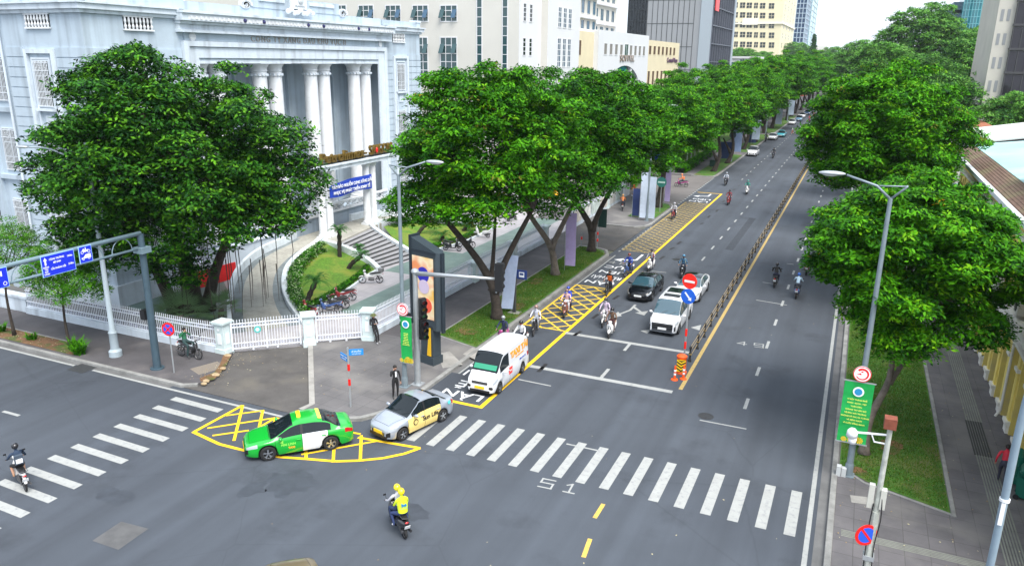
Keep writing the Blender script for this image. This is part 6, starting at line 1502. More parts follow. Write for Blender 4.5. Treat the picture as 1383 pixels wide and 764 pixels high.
def gsign(label,sc_,w_,h,smid,zmid,cat='sign',name='direction_sign'):
    c=A+un*smid; M_=face_frame((0,0,0),fr,(0,0,1)); t_=thing(name,label,cat,(-32.3+c.x,26.43+c.y,PH+zmid),0,'blue signs on the gantry')
    off=Matrix.Translation((0,0,.18))
    S=Matrix.Diagonal((sc_,sc_,1,1)); M2=M_@off@S
    b=MB(); b.M=M2; b.box(-w_/2,w_/2,-h/2,h/2,-.03,.0); b.build('board',mat('pale_blue_border',(.35,.6,.85),rough=.4),t_)
    b=MB(); b.M=M2; b.box(-w_/2+.04,w_/2-.04,-h/2+.04,h/2-.04,0,.008); f_=b.build('face',M_blue,t_)
    return t_,f_,M2@Matrix.Translation((0,0,.012)),w_,h
t_,f_,Ms,w_,h=gsign('large blue direction sign with a white arrow and white place names',.68,2.4,1.4,4.72,6.9)
def polyset(pts,m,par,name):
    b=MB(); b.M=Ms
    for P_ in pts: b.poly([(x,y,0) for x,y in P_])
    return b.build(name,m,par)
polyset([[(-.98,.05),(-.86,.05),(-.86,.38),(-.98,.38)],[(-1.06,.36),(-.78,.36),(-.92,.58)]],M_wtext,f_,'arrow')
for s,x,y,sz in (('ĐƯỜNG',-.92,-.08,.13),('TÔN',-.92,-.22,.13),('ĐỨC',-.92,-.38,.14),('THẮNG',-.92,-.54,.13),('CÔNG TRƯỜNG',-.1,.38,.17),('MÊ LINH',-.1,.14,.17),('1250m',.85,.34,.17),('CẦU KHÁNH HỘI',-.06,-.26,.16),('2100m',.88,-.2,.17)):
    text_obj('lettering',s,sz,M_wtext,Ms@Matrix.Translation((x,y,0)),f_,ext=.002,bold=.004,sx=.85)
def icon(par,Mi,pts,name='symbol'):
    b=MB(); b.M=Mi
    for P_ in pts: b.poly([(x,y,0) for x,y in P_])
    return b.build(name,M_wtext,par)
def ring(cx,cy,r,n=12,th=.035): return [[(cx+(r-th)*math.cos(2*PI*k/n),cy+(r-th)*math.sin(2*PI*k/n)),(cx+r*math.cos(2*PI*k/n),cy+r*math.sin(2*PI*k/n)),(cx+r*math.cos(2*PI*(k+1)/n),cy+r*math.sin(2*PI*(k+1)/n)),(cx+(r-th)*math.cos(2*PI*(k+1)/n),cy+(r-th)*math.sin(2*PI*(k+1)/n))] for k in range(n)]
t_,f_,Ms,w_,h=gsign('small square blue lane sign with motorbike and car symbols',.72,.95,1.1,3.32,7.0,name='lane_sign'); Ms=Ms@Matrix.Translation((0,.08,0))
icon(f_,Ms,ring(-.24,.08,.11)+ring(.24,.08,.11)+[[(-.22,.1),(-.02,.06),(.2,.12),(.22,.22),(0,.2),(-.12,.3),(-.2,.28)],[(-.02,.2),(.06,.2),(.04,.38),(-.02,.36)]])
icon(f_,Ms,ring(-.22,-.36,.08)+ring(.2,-.36,.08)+[[(-.36,-.34),(.36,-.34),(.36,-.24),(-.34,-.26)],[(-.2,-.25),(.34,-.24),(.34,-.08),(-.02,-.08)]])
t_,f_,Ms,w_,h=gsign('blue sign at the far end of the gantry, cut by the left picture edge',.72,1.5,1.2,7.6,6.9,name='lane_sign')
icon(f_,Ms,ring(.5,-.36,.12)+[[(.3,.1),(.4,.1),(.4,.4),(.3,.4)],[(-.5,0),(.1,0),(.1,.1),(-.5,.1)]])
# white cylinder lamp post with curved arm behind the tree
t=thing('street_lamp','pale lamp post with a thick stepped base and curved twin arms at the left corner','street lamp',(-35.76,26.72,PH)); 
b=MB(); b.lathe([(.34,0),(.34,.3),(.22,.42),(.21,1.3),(.24,1.36),(.15,1.55),(.12,6),(.08,11.6)],16,(0,0,0)); b.build('pole',mat('pale_lamp_grey',(.36,.43,.47),rough=.5,var=.1),t,smooth=True,angle=40)
b=MB(); b.tube(smoothline([(0,0,9.6),(-.7,-.2,10.6),(-1.8,-.6,11.2),(-3.0,-1,11.3)],4),.045,7); b.tube(smoothline([(0,0,10.6),(-.3,-.1,11.0),(-1.4,-.5,11.3)],4),.035,7); b.build('arm',mat('pale_lamp_grey',(1,1,1)),t,smooth=True)
MB().ball((-3.3,-1.1,11.3),(.45,.2,.08)).build('lamp_head',M_galv,t,smooth=True)
# ---------------- median: fence, post, barrel, cones, keep-right sign
M_post=mat('black_bollard_paint',(.02,.02,.02),rough=.5); M_goldr=mat('dull_gold_band',(.35,.25,.1),rough=.5)
proto=None
y=40.1; i=0
posts=[]
while y<175 and i<62:
    if proto is None:
        proto=thing('median_post','black waisted fence post with a rail, one of the long median row','fence post',(-7.0,y,0),0,'posts of the median fence')
        b=MB(); b.lathe([(.09,0),(.09,.08),(.055,.14),(.05,.34),(.085,.4),(.085,.5),(.05,.56),(.05,.72),(.08,.76),(.08,.84),(.03,.92)],10,(0,0,0)); b.build('post',M_post,proto,smooth=True,angle=50)
        b=MB(); b.lathe([(.1,.42),(.1,.47)],10,(0,0,0)); b.build('band',M_goldr,proto)
        b=MB(); 
        for z in (.3,.62,.86): b.box(-.015,.015,.05,2.1,z-.012,z+.012)
        b.build('rail',mat('rail_tan',(.3,.22,.11),rough=.5),proto)
    else: dup(proto,(-7.0,y,0),0,proto['label'])
    y+=2.15; i+=1
t=thing('striped_barrel','orange barrel with a black and yellow chevron panel at the head of the median','barrel',(-7.1,38.3,0),R(8)); t.scale=(.85,.85,.88)
b=MB(); b.lathe([(.36,0),(.36,.1),(.3,.14),(.3,.95),(.33,1.0),(.33,1.1),(.22,1.18)],18,(0,0,0)); b.build('drum',mat('orange_plastic',(.8,.1,.01),rough=.45),t,smooth=True,angle=40)
b=MB(); b.box(-.27,.27,-.36,-.33,.2,.95); pn=b.build('chevron_panel',M_yellow,t)
b=MB()
for k in range(4):
    z=.2+.2*k
    for s in (-1,1): b.poly([(0,-.365,z-.0),(0,-.365,z+.1),(s*.27,-.365,min(.95,z+.26)),(s*.27,-.365,min(.95,z+.16))])
b.build('chevrons',M_black,pn)
for i,(x,y,l) in enumerate(((-7.2,37.2,'orange and white traffic cone post nearest the stop line'),(-6.8,37.5,'second orange and white cone post beside the barrel foot'))):
    t=thing('cone_post',l,'traffic cone',(x,y,0),0,'cone posts at the median head'); b=MB(); b.lathe([(.19,0),(.18,.04),(.07,.08),(.05,.75),(.04,.8)],12,(0,0,0)); b.build('body',mat('orange_plastic',(1,1,1)),t,smooth=True,angle=40)
    for z in (.28,.48): b=MB(); b.lathe([(.068,z),(.065,z+.1)],12,(0,0,0)); b.build('white_band',M_wtext,t)
t=thing('keep_right_sign','red no entry disc above a blue arrow disc on a red and white banded post','sign',(-7.3,40.0,0),R(-12))
b=MB(); banded(b,4.9,.05); b.build('post',M_galv,t)
for z in (.75,1.5): b=MB(); b.cyl((0,0,z),(0,0,z+.42),.065,n=10); b.build('red_band',mat('fluorescent_red',(.9,.02,.01),rough=.4),t)
b=MB(); disc(b,(0,-.08,4.65),.42,.03); ds=b.build('no_entry_disc',mat('fluorescent_red',(1,0,0)),t); MB().box(-.29,.29,-.11,-.098,4.58,4.7).build('white_bar',M_wtext,ds)
b=MB(); disc(b,(-.02,-.08,3.8),.42,.03); ds=b.build('arrow_disc',mat('sign_blue2',(.01,.12,.65),rough=.4),t)
b=MB(); b.M=Matrix.Translation((-.02,-.1,3.8))@Matrix.Rotation(R(48),4,'Y'); b.box(-.28,.16,-.01,0,-.045,.045); b.poly([(.14,-.01,-.13),(.31,-.01,0),(.14,-.01,.13)]); b.build('white_arrow',M_wtext,ds)
# ---------------- bus stop sign, banners, small signs
t=thing('bus_stop_sign','dark bus stop post with a small blue bus plate on the grass strip','sign',(-19.1,43.2,PH))
MB().box(-.1,.1,-.08,.08,0,3.1).build('post',mat('dark_grey_post',(.05,.055,.06),rough=.5),t); MB().box(-.35,.4,-.3,.3,0,.05).build('base',M_conc,t)
b=MB(); b.box(.15,.85,-.03,.03,2.35,2.95); pl=b.build('plate',mat('navy_plate',(.02,.05,.22),rough=.4),t); b=MB(); b.box(.32,.68,-.045,-.032,2.48,2.82); bp_=b.build('bus_symbol',M_wtext,pl); MB().box(.37,.63,-.055,-.046,2.62,2.76).build('bus_window',mat('navy_plate',(1,1,1)),bp_)
def flag(label,x,y,z0,z1,w_,col,rz,cname,lean=0,group='vertical cloth flags'):
    t=thing('flag_banner',label,'banner',(x,y,PH),rz,group); m=mat('cloth_'+cname,col,rough=.7,var=.12,scale=1.5)
    b=MB(); pr=None
    for k in range(11):
        s=k/10; z=z0+(z1-z0)*s; o=lean*s; d=.05*math.sin(s*7); c=[b.V((-w_/2+o,d,z)),b.V((w_/2+o,d+.03,z)),b.V((w_/2+o,d+.045,z)),b.V((-w_/2+o,d+.015,z))]
        if pr:
            for q in range(4): b.F((pr[q],pr[(q+1)%4],c[(q+1)%4],c[q]))
        pr=c
    b.build('cloth',m,t); MB().cyl((-w_/2-.04+lean*.0,0.03,0),(-w_/2-.04+lean,.03,z1+.1),.02,n=6).build('pole',M_galv,t); return t
flag('tall pale blue cloth flag leaning behind the nearest forked trunk',-19.5,42.9,.3,3.9,.75,(.42,.5,.68),R(12),'pale_blue',.35)
flag('lilac cloth flag behind the pale forked trunk',-19.4,54.6,.4,4.6,.8,(.42,.34,.6),R(8),'lilac')
flag('left white blue cloth flag on the small island lamp',-19.35,76.5,.3,5.0,.75,(.5,.58,.7),R(5),'white_blue'); flag('right white blue cloth flag on the small island lamp',-18.5,76.5,.3,4.6,.7,(.5,.58,.7),R(-10),'white_blue')
flag('lilac cloth flag behind the small island tree',-19.2,86.6,.4,4.6,.6,(.42,.3,.58),R(5),'lilac')
flag('navy cloth panel low behind the island lamp',-20.1,77.6,.2,3.1,1.4,(.02,.04,.14),R(5),'navy')
for (x,y,l,c,cn) in ((-19.0,137.5,'blue white flag near the first row of distant parked cars',(.3,.4,.65),'mid_blue'),(-18.9,162.3,'pale blue flag above the white hatchback',(.5,.6,.75),'sky'),(-18.9,206.8,'distant pale flag by the second parked pair',(.5,.6,.75),'sky'),(-19.3,247,'farthest pale flag on the left side',(.5,.6,.75),'sky')):
    flag(l,x,y,1.0,5.4,1.5,c,R(5),cn); 
for (x,y,l) in ((-20.2,133.5,'navy panel low behind the distant flags'),(-19.8,163.5,'navy panel behind the sky blue flag')):
    flag(l,x,y,.2,3.0,1.8,(.02,.04,.12),R(5),'navy')
def bandpost(label,x,y,h,panel=None):
    t=thing('marker_post',label,'post',(x,y,PH)); b=MB(); banded(b,h,.035); b.build('post',M_galv,t)
    for z in (.7,1.3): 
        if z<h: b=MB(); b.cyl((0,0,z),(0,0,z+.25),.075,n=8); b.build('red_band',mat('fluorescent_red',(1,0,0)),t)
    if panel: MB().box(-.05,.75,-.03,.03,2.0,3.6).build('green_panel',mat('dark_green_panel',(.02,.06,.05),rough=.4),t)
bandpost('short post with a red band at the tip of the long grass strip',-21.2,62.5,1.3); bandpost('tall post with red bands and a dark green panel at the island tip',-19.7,62.4,3.6,True)
t=thing('round_street_sign','round green disc sign on a post by the small island tree','sign',(-18.9,82,PH)); MB().cyl((0,0,0),(0,0,3.6),.04,n=8).build('post',M_galv,t); b=MB(); disc(b,(0,-.06,3.3),.55,.04); d1=b.build('disc',mat('dark_teal_disc',(.02,.16,.13)),t); MB().box(-.4,.4,-.095,-.082,3.2,3.38).build('white_word_bar',mat('pale_bar',(.45,.6,.55)),d1)
t=thing('round_street_sign','small dark round sign on the far grass strip','sign',(-18.9,131,PH)); MB().cyl((0,0,0),(0,0,4.6),.05,n=8).build('post',M_poledark,t); b=MB(); disc(b,(0,-.06,4.4),.55,.04); b.build('disc',M_poledark,t)
t=thing('litter_bin','dark green litter bin on the far grass strip','bin',(-20.3,122,PH)); MB().box(-.4,.4,-.3,.3,.2,1.1).box(-.45,.45,-.35,.35,1.1,1.2).build('body',mat('dark_green_bin',(.01,.04,.03)),t)
t=thing('trellis_frame','open white metal frame of a covered walkway left of the far pavement','frame',(-27.5,128,0)); b=MB()
for k in range(7):
    for j in (0,1): b.cyl((-2+j*4,k*3.2,0),(-2+j*4,k*3.2,3.4),.06,n=6); 
    b.box(-2,2,k*3.2-.05,k*3.2+.05,3.35,3.45)
for j in (-2,0,2): b.box(j-.05,j+.05,0,19.3,3.4,3.5)
b.build('frame',M_galv,t)
b=MB(); b.box(-2.2,2.2,-.2,19.5,3.52,3.56); b.build('glass_roof',mat('pale_glass_roof',(.25,.33,.33),rough=.2),t)
t=thing('pedestrian_sign','small white and blue sign plates beyond the guard booth','sign',(-25.8,108.1,0)); MB().cyl((0,0,0),(0,0,4.6),.05,n=8).build('post',M_galv,t); MB().box(-.4,.4,-.06,-.02,2.6,3.6).build('blue_plate',M_blue,t); b=MB(); disc(b,(0,-.06,4.2),.4,.04); b.build('white_plate',M_wtext,t)
# ---------------- bins at right, utility box at the lamp base
def wbin(label,x,y,rz,s=1):
    t=thing('wheeled_bin',label,'bin',(x,y,PH),rz,'green wheeled bins'); g_=mat('bin_green',(.005,.11,.075),rough=.45)
    b=MB(); v=[(-.26,-.3,.1),(.26,-.3,.1),(.26,.3,.1),(-.26,.3,.1),(-.33,-.38,.92),(.33,-.38,.92),(.33,.38,.92),(-.33,.38,.92)]; i=[b.V(p) for p in v]
    for q in ((0,3,2,1),(0,1,5,4),(1,2,6,5),(2,3,7,6),(3,0,4,7),(4,5,6,7)): b.F([i[k] for k in q])
    b.build('body',g_,t); b=MB(); b.tube([(-.36,.0,.95),(-.3,0,1.12),(0,0,1.2),(.3,0,1.12),(.36,0,.95)],[.1,.3,.36,.3,.1],12); b.build('lid',g_,t,smooth=True,angle=40)
    for sx_ in (-.28,.28): b=MB(); b.lathe([(.1,-.03),(.1,.03)],12,(sx_,.28,.1),axis='X'); b.build('wheel',M_black,t)
    return t
wbin('green wheeled bin farther from the camera by the yellow wall',7.35,32.6,R(80)); wbin('green wheeled bin nearer the camera by the yellow wall',7.55,31.5,R(75))
t=thing('meter_box','small grey double box on the kerb at the foot of the banner lamp','box',(1.0,30.3,PH)); MB().box(-.12,.05,-.12,.12,0,.42).build('case',mat('grey_meter',(.5,.52,.52)),t); MB().box(.07,.24,-.1,.12,0,.36).build('case',mat('grey_meter',(1,1,1)),t)
t=thing('blue_bicycle_basket','dark blue cart handle at the very bottom right edge','cart',(5.5,24.0,PH)); b=MB(); b.box(-.3,.5,-.3,.3,.3,.75); b.build('basket',mat('navy_basket',(.01,.02,.06)),t); b=MB(); b.tube([(-.3,0,.7),(-.5,0,1.0),(-.6,0,1.0)],.02,6); b.build('handle',M_black,t)
# rubble and broken kerb stones at the driveway edge
for (x,y,s) in ((-28.75,26.3,.16),(-28.9,27.1,.2),(-29.2,27.9,.15),(-30.3,29.4,.18),(-28.6,26.0,.14)):
    b=MB(); b.ball((x,y,PH),(s*1.3,s,s*.5),7,5); o=b.build('kerb_rubble',mat('sandy_rubble',(.36,.27,.16),rough=.95,var=.3,scale=6)); tag(o,'broken sandy kerb fragment along the driveway edge','rubble',group='broken kerb fragments')
sheet('soil_patch',[[(-28.9,26.1),(-28.5,26.6),(-29.4,28.4),(-30.2,29.6),(-30.6,29.4),(-29.7,28.2),(-29.2,27.3),(-29.3,26.4)]],PH+.012,M_soil)
# ================================================================== vehicles
M_cglass=mat('car_glass',(.008,.013,.016),rough=.05,spec=.45)
M_cglass2=mat('sky_tinted_glass',(.03,.075,.1),rough=.04,spec=1,coat=1)  # glossy, with the reflected sky also put into the blue base colour
M_hl=mat('headlight_glass',(.55,.6,.65),rough=.08,metal=.3,coat=1); M_tl=mat('tail_light_red',(.45,.004,.006),rough=.12,coat=1)
M_rim=mat('alloy_rim',(.5,.52,.55),rough=.25,metal=.9); M_plate_w=mat('white_number_plate',(.75,.76,.76)); M_plate_y=mat('yellow_number_plate',(.85,.55,.01))
def paint(name,col,metal=.0,rough=.28): return mat(name,col,rough=rough,metal=metal,coat=1,spec=.5)
def wheel(parent,x,y,r,wd=.21,rimm=None,spokes=5,dark=False):
    s=1 if y>0 else -1
    b=MB(); b.lathe([(r*.62,-wd/2),(r*.9,-wd/2),(r,-wd/2+.03),(r,wd/2-.03),(r*.9,wd/2),(r*.62,wd/2)],28,(x,y,r),axis='Y',closed=False); w_=b.build('wheel',M_rubber,parent,smooth=True,angle=35)
    b=MB(); yo=y+s*(wd/2-.045)
    b.lathe([(r*.66,0),(r*.66,s*.035),(r*.6,s*.03),(r*.6,-s*.0)],24,(x,yo,r),axis='Y',closed=False)
    for k in range(spokes):
        a=2*PI*k/spokes+.3; c,d=math.cos(a),math.sin(a)
        for da in (-.13,.13):
            c2,d2=math.cos(a+da),math.sin(a+da); q=.022
            b.poly([(x+c*r*.12-d*q,yo+s*.02,r+d*r*.12+c*q),(x+c2*r*.62-d2*q,yo+s*.03,r+d2*r*.62+c2*q),(x+c2*r*.62+d2*q,yo+s*.03,r+d2*r*.62-c2*q),(x+c*r*.12+d*q,yo+s*.02,r+d*r*.12-c*q)])
    b.lathe([(r*.15,0),(r*.15,s*.035)],10,(x,yo,r),axis='Y'); b.build('rim',rimm or M_rim,w_)
    b=MB(); b.lathe([(r*.64,-.01),(r*.64,.01)],20,(x,yo-s*.03,r),axis='Y'); b.build('hub_disc',M_dark,w_)
def car(name,label,cat,x,y,heading,L,Wd,H,keys,paintm,wb,wr=.31,axf=None,group=None,glass=None,doors=(),roofm=None,doorm={},gx=None,fw=.35,plate=M_plate_w,rwindow=True,rimm=None,tail=True,grille=None,detail=1,rows_dark=False,sidewin=True,nodeh=False,spokes=5,hl=(.5,.04),tlr=(.32,.03),darknose=True):
    """keys: T (top z), B (belt z), W (half width factor) as lists of (x, value) with x from the rear (-L/2) to the nose"""
    t=thing(name,label,cat,(x,y,0),heading,group); glass=glass or M_cglass
    T=lambda u: pchip([k[0] for k in keys['T']],[k[1] for k in keys['T']],u); B_=lambda u: pchip([k[0] for k in keys['B']],[k[1] for k in keys['B']],u); Wf=lambda u: pchip([k[0] for k in keys['W']],[k[1] for k in keys['W']],u)*Wd/2
    r0,r1,f1,f0=keys['G']     # rear glass foot, roof rear, windscreen head, windscreen foot
    xf=axf if axf is not None else wb/2+.05; xr=xf-wb
    xs=set()
    n=int(L/(.12/detail)); 
    for i in range(n+1): xs.add(round(-L/2+L*i/n,4))
    for c in (xf,xr):
        for k in range(-9,10): xs.add(round(c+(wr+.055)*math.sin(k*PI/18),4))
    for d in doors: xs.add(round(d-.009,4)); xs.add(round(d+.009,4))
    for v in (r0,r1,f1,f0,-L/2+.02,L/2-.02,L/2-.06): xs.add(round(v,4))
    for p in keys.get('pillars',()): xs.add(round(p[0],4)); xs.add(round(p[1],4))
    s0,s1=keys['S']; xs.add(s0); xs.add(s1)
    xs=sorted(u for u in xs if -L/2<=u<=L/2); q=[xs[0]]
    for u in xs[1:]:
        if u-q[-1]>.008: q.append(u)
    xs=q
    rfw=keys.get('roofw',.70); sill=.2
    def section(u):
        w_=Wf(u); zb=B_(u); T0=T(u); T0=max(T0,zb+.01) 
        e=min(u+L/2,L/2-u); zlow=sill+.06*max(0,1-e/.4)
        arch=None
        for c in (xf,xr):
            dd=abs(u-c); Ra=wr+.055
            if dd<=Ra+.0001: arch=wr+math.sqrt(max(0,Ra*Ra-dd*dd))*1.0
        z0=max(zlow,arch) if arch else zlow
        z0=min(z0,zb-.12)
        if r0<=u<=f0:
            if u<r1: k=(u-r0)/(r1-r0)
            elif u>f1: k=(f0-u)/(f0-f1)
            else: k=1
            wt=w_*(.86*(1-k)+rfw*k); ze=T0-(.05*k+.02)
        else: wt=w_*.84; ze=T0-.03
        ze=max(ze,zb+.004)
        P_=[(w_*.93,z0),(w_*.99,z0+(zb-z0)*.22),(w_,z0+(zb-z0)*.5),(w_*.985,z0+(zb-z0)*.74),(w_*.975,z0+(zb-z0)*.86),(w_*.945,zb)]
        for k in (.1,.5,.88,1.0): P_.append((w_*.945+(wt-w_*.945)*k, zb+(ze-zb)*k))
        P_+= [(wt*.8,ze+(T0-ze)*.55),(wt*.42,ze+(T0-ze)*.9),(0,T0)]
        return P_
    NR=13
    grid=[section(u) for u in xs]
    parts={}
    def add(pn,m,quads):
        parts.setdefault(pn,(m,[]))[1].append(quads)
    hlx=L/2-hl[0]; tlx=-L/2+tlr[0]
    for i in range(len(xs)-1):
        u=(xs[i]+xs[i+1])/2
        for rw in range(NR-1):
            for sg in (1,-1):
                a,b_,c,d=(grid[i][rw],grid[i+1][rw],grid[i+1][rw+1],grid[i][rw+1])
                Q=[(xs[i],sg*a[0],a[1]),(xs[i+1],sg*b_[0],b_[1]),(xs[i+1],sg*c[0],c[1]),(xs[i],sg*d[0],d[1])]
                pn,m='body',paintm
                ing=r0<u<f0
                seam=any(abs(u-dd)<.0095 for dd in doors)
                if rw>=9 and ing:
                    if u>f1 and rw>=9 and rw<12: pn,m='windscreen',glass
                    elif u<r1 and rwindow: pn,m='rear_window',glass
                    else: pn,m='roof',roofm or paintm
                elif rw in(6,7) and ing and sidewin:
                    pil=any(p0<u<p1 for p0,p1 in keys.get('pillars',()))
                    if s0<u<s1 and not pil: pn,m='side_window',glass
                    elif pil and keys.get('darkpillar',True) and s0<u<s1: pn,m='pillar',M_black
                elif seam and rw<6 and doors and min(doors)-.02<u<max(doors)+.02: pn,m='seam',M_dark
                elif rw in (3,4) and u>hlx and u<L/2-hl[1]: pn,m='headlight'+('L' if sg>0 else 'R'),M_hl
                elif tail and rw in (3,4) and u<tlx and u>-L/2+tlr[1]-.02: pn,m='taillight'+('L' if sg>0 else 'R'),M_tl
                elif rw<6 and doors and min(doors)<u<max(doors):
                    k=sum(1 for dd in sorted(doors,reverse=True) if u<dd); pn='door%d%s'%(k,'L' if sg>0 else 'R'); m=doorm.get((k,sg),paintm)
                elif rw in(1,2) and u>L/2-.17 and darknose: pn,m='bumper_grille',M_black
                elif rw==0 and rows_dark: pn,m='sill',M_black
                if pn=='side_window': pn='side_window%s%d'%('L' if sg>0 else 'R',sum(1 for p0,p1 in keys.get('pillars',()) if u>p1))
                add(pn,m,Q if sg<0 else Q[::-1])
    # end caps
    for (i,nm) in ((0,'rear_panel'),(-1,'front_panel')):
        P_=grid[i]; X_=xs[i]; ring_=[(X_,p[0],p[1]) for p in P_]+[(X_,-p[0],p[1]) for p in reversed(P_[:-1])]
        add('body',paintm,ring_ if i==-1 else ring_[::-1])
    obj={}
    nm_map={'body':'body','roof':'roof','windscreen':'windscreen','rear_window':'rear_window','seam':'door_seam','pillar':'window_pillar','sill':'sill'}
    for pn,(m,qs) in parts.items():
        b=MB(); idx={}
        for Q in qs:
            ids=[]
            for p in Q:
                k=(round(p[0],4),round(p[1],4),round(p[2],4))
                if k not in idx: idx[k]=b.V(p)
                if idx[k] not in ids: ids.append(idx[k])
            if len(ids)>2: b.F(ids)
        nm=nm_map.get(pn) or ('headlight' if pn.startswith('head') else 'tail_light' if pn.startswith('tail') else 'door' if pn.startswith('door') else 'side_window')
        obj[pn]=b.build(nm,m,t,smooth=True,angle=38)
    # bonnet and boot shut lines, thin dark strips lying on the panels
    b=MB()
    def strip(u0,y0,u1,y1,w_=.012):
        n_=8
        for k in range(n_):
            ua,ub=u0+(u1-u0)*k/n_,u0+(u1-u0)*(k+1)/n_; ya,yb2=y0+(y1-y0)*k/n_,y0+(y1-y0)*(k+1)/n_
            def zz(u,y):
                P_=section(u); P_=sorted([(p[0],p[1]) for p in P_[9:]]); yy=abs(y); z=P_[-1][1]
                for q in range(len(P_)-1):
                    if P_[q][0]<=yy<=P_[q+1][0]: z=P_[q][1]+(P_[q+1][1]-P_[q][1])*(yy-P_[q][0])/max(1e-6,P_[q+1][0]-P_[q][0]); break
                return z+.004
            if abs(u1-u0)>abs(y1-y0): Q=[(ua,ya-w_/2),(ub,yb2-w_/2),(ub,yb2+w_/2),(ua,ya+w_/2)]
            else: Q=[(ua-w_/2,ya),(ub-w_/2,yb2),(ub+w_/2,yb2),(ua+w_/2,ya)]
            b.poly([(q[0],q[1],zz(q[0],q[1])) for q in Q])
    if detail>=1 and name!='van':
        wq=Wf(f0)*.78; wn=Wf(L/2-.2)*.66
        for sg in (-1,1): strip(f0+.04,sg*wq,L/2-.2,sg*wn)
        strip(L/2-.2,-wn,L/2-.2,wn); strip(f0+.03,-wq,f0+.03,wq,.03)
        b.build('shut_line',M_dark,t)
    # underbody
    b=MB(); b.box(-L/2+.25,L/2-.25,-Wd/2*.8,Wd/2*.8,.17,.55)
    b.box(xr+wr+.1,xf-wr-.1,-Wd/2*.93,Wd/2*.93,.19,.3); b.build('underbody',M_dark,t)
    for (cx) in (xf,xr):
        for sy in (-1,1): wheel(t,cx,sy*(Wd/2-.115),wr,.2,rimm,spokes)
    # handles, mirrors
    if not nodeh:
        for pn,o in list(obj.items()):
            if pn.startswith('door') and pn[4:-1].isdigit():
                k=int(pn[4:-1]); sg=1 if pn[-1]=='L' else -1; ds=sorted(doors,reverse=True); xh=ds[k]+.16
                w_=Wf(xh); z=B_(xh)-.13; b=MB(); b.box(xh-.08,xh+.1,sg*(w_*.985),sg*(w_*.985+.035),z-.015,z+.015); b.build('handle',m if False else paintm,o)
    for sg in (-1,1):
        xm=f0-.38 if 'mx' not in keys else keys['mx']; w_=Wf(xm); zb=B_(xm); b=MB(); b.ball((xm,sg*(w_+.11),zb+.09),(.07,.12,.075),10,6); b.box(xm-.02,xm+.03,sg*(w_*.9),sg*(w_+.06),zb+.02,zb+.06); b.build('mirror',paintm,t,smooth=True,angle=50)
    # front face: grille, lower intake, plates
    xn=L/2
    if grille:
        gw,gz0,gz1,gm=grille
        b=MB()
        N=8
        for k in range(N):
            y0=-gw+2*gw*k/N; y1=-gw+2*gw*(k+1)/N; b.poly([(xn+.012,y0,gz0),(xn+.012,y1,gz0),(xn+.012,y1*1.05,gz1),(xn+.012,y0*1.05,gz1)])
        b.build('grille',gm,t)
        b=MB()
        for k in range(3): z=gz0+(gz1-gz0)*(k+.5)/3; b.box(xn+.012,xn+.022,-gw*.95,gw*.95,z-.006,z+.006)
        b.build('grille_bar',M_chrome,t)
    MB().box(xn+.015,xn+.04,-.26,.26,.42,.55).build('number_plate',plate,t); MB().box(-xn-.04,-xn-.01,-.24,.24,.62,.76).build('number_plate',plate,t)
    b=MB(); b.box(xn-.01,xn+.018,-Wd*.33,Wd*.33,.24,.36); b.build('lower_intake',M_black,t)
    # wipers
    b=MB(); 
    for yy in (-.3,.25): b.tube([(f0-.02,yy,T(f0)+.02),(f0-.25,yy+.35,T(f0-.25)+.03)],.008,4)
    b.build('wiper',M_black,t)
    t['_L']=L
    return t,obj,dict(Wf=Wf,B=B_,T=T,xf=xf,xr=xr)
def sedan_keys(L,H,belt=.88,hood=.93,deck=1.0,nose=.68):
    a=L/2
    return dict(T=[(-a,deck-.12),(-a+.08,deck),(-a+.55,deck+.03),(-a+1.15,H-.1),(-a+1.7,H-.005),(-a+2.2,H),(a-1.95,H-.06),(a-1.05,hood+.0),(a-.5,hood-.08),(a-.12,nose+.06),(a,nose-.06)],
      B=[(-a,deck-.2),(-a+.3,deck-.08),(0,belt+.02),(a-1.2,belt-.02),(a-.5,belt-.1),(a-.1,nose-.02),(a,nose-.12)],
      W=[(-a,.74),(-a+.1,.86),(-a+.35,.95),(-a+.9,1),(a-.9,1),(a-.45,.94),(a-.15,.82),(a-.04,.68),(a,.6)],
      G=(-a+.52,-a+1.28,a-1.95,a-1.02),S=(-a+.95,a-1.3),pillars=[(.0-.12,-.02)],roofw=.7)
P_green=paint('taxi_green',(.005,.36,.03)); P_silver=paint('silver_paint',(.33,.37,.43),.2,.28); P_white=paint('white_car_paint',(.75,.77,.8)); P_blackc=mat('black_car_paint',(.004,.005,.008),rough=.18,spec=.5,coat=.25); P_brown=paint('bronze_car_paint',(.28,.22,.13),.6,.3)
P_teal=paint('teal_car_paint',(.05,.35,.42)); P_navy=paint('navy_car_paint',(.02,.06,.14)); P_grey=paint('grey_car_paint',(.3,.34,.38),.4); P_bluec=paint('pale_blue_car_paint',(.2,.35,.5),.3)
P_yband=mat('pale_yellow_wrap',(.8,.62,.2),rough=.35,coat=.6)
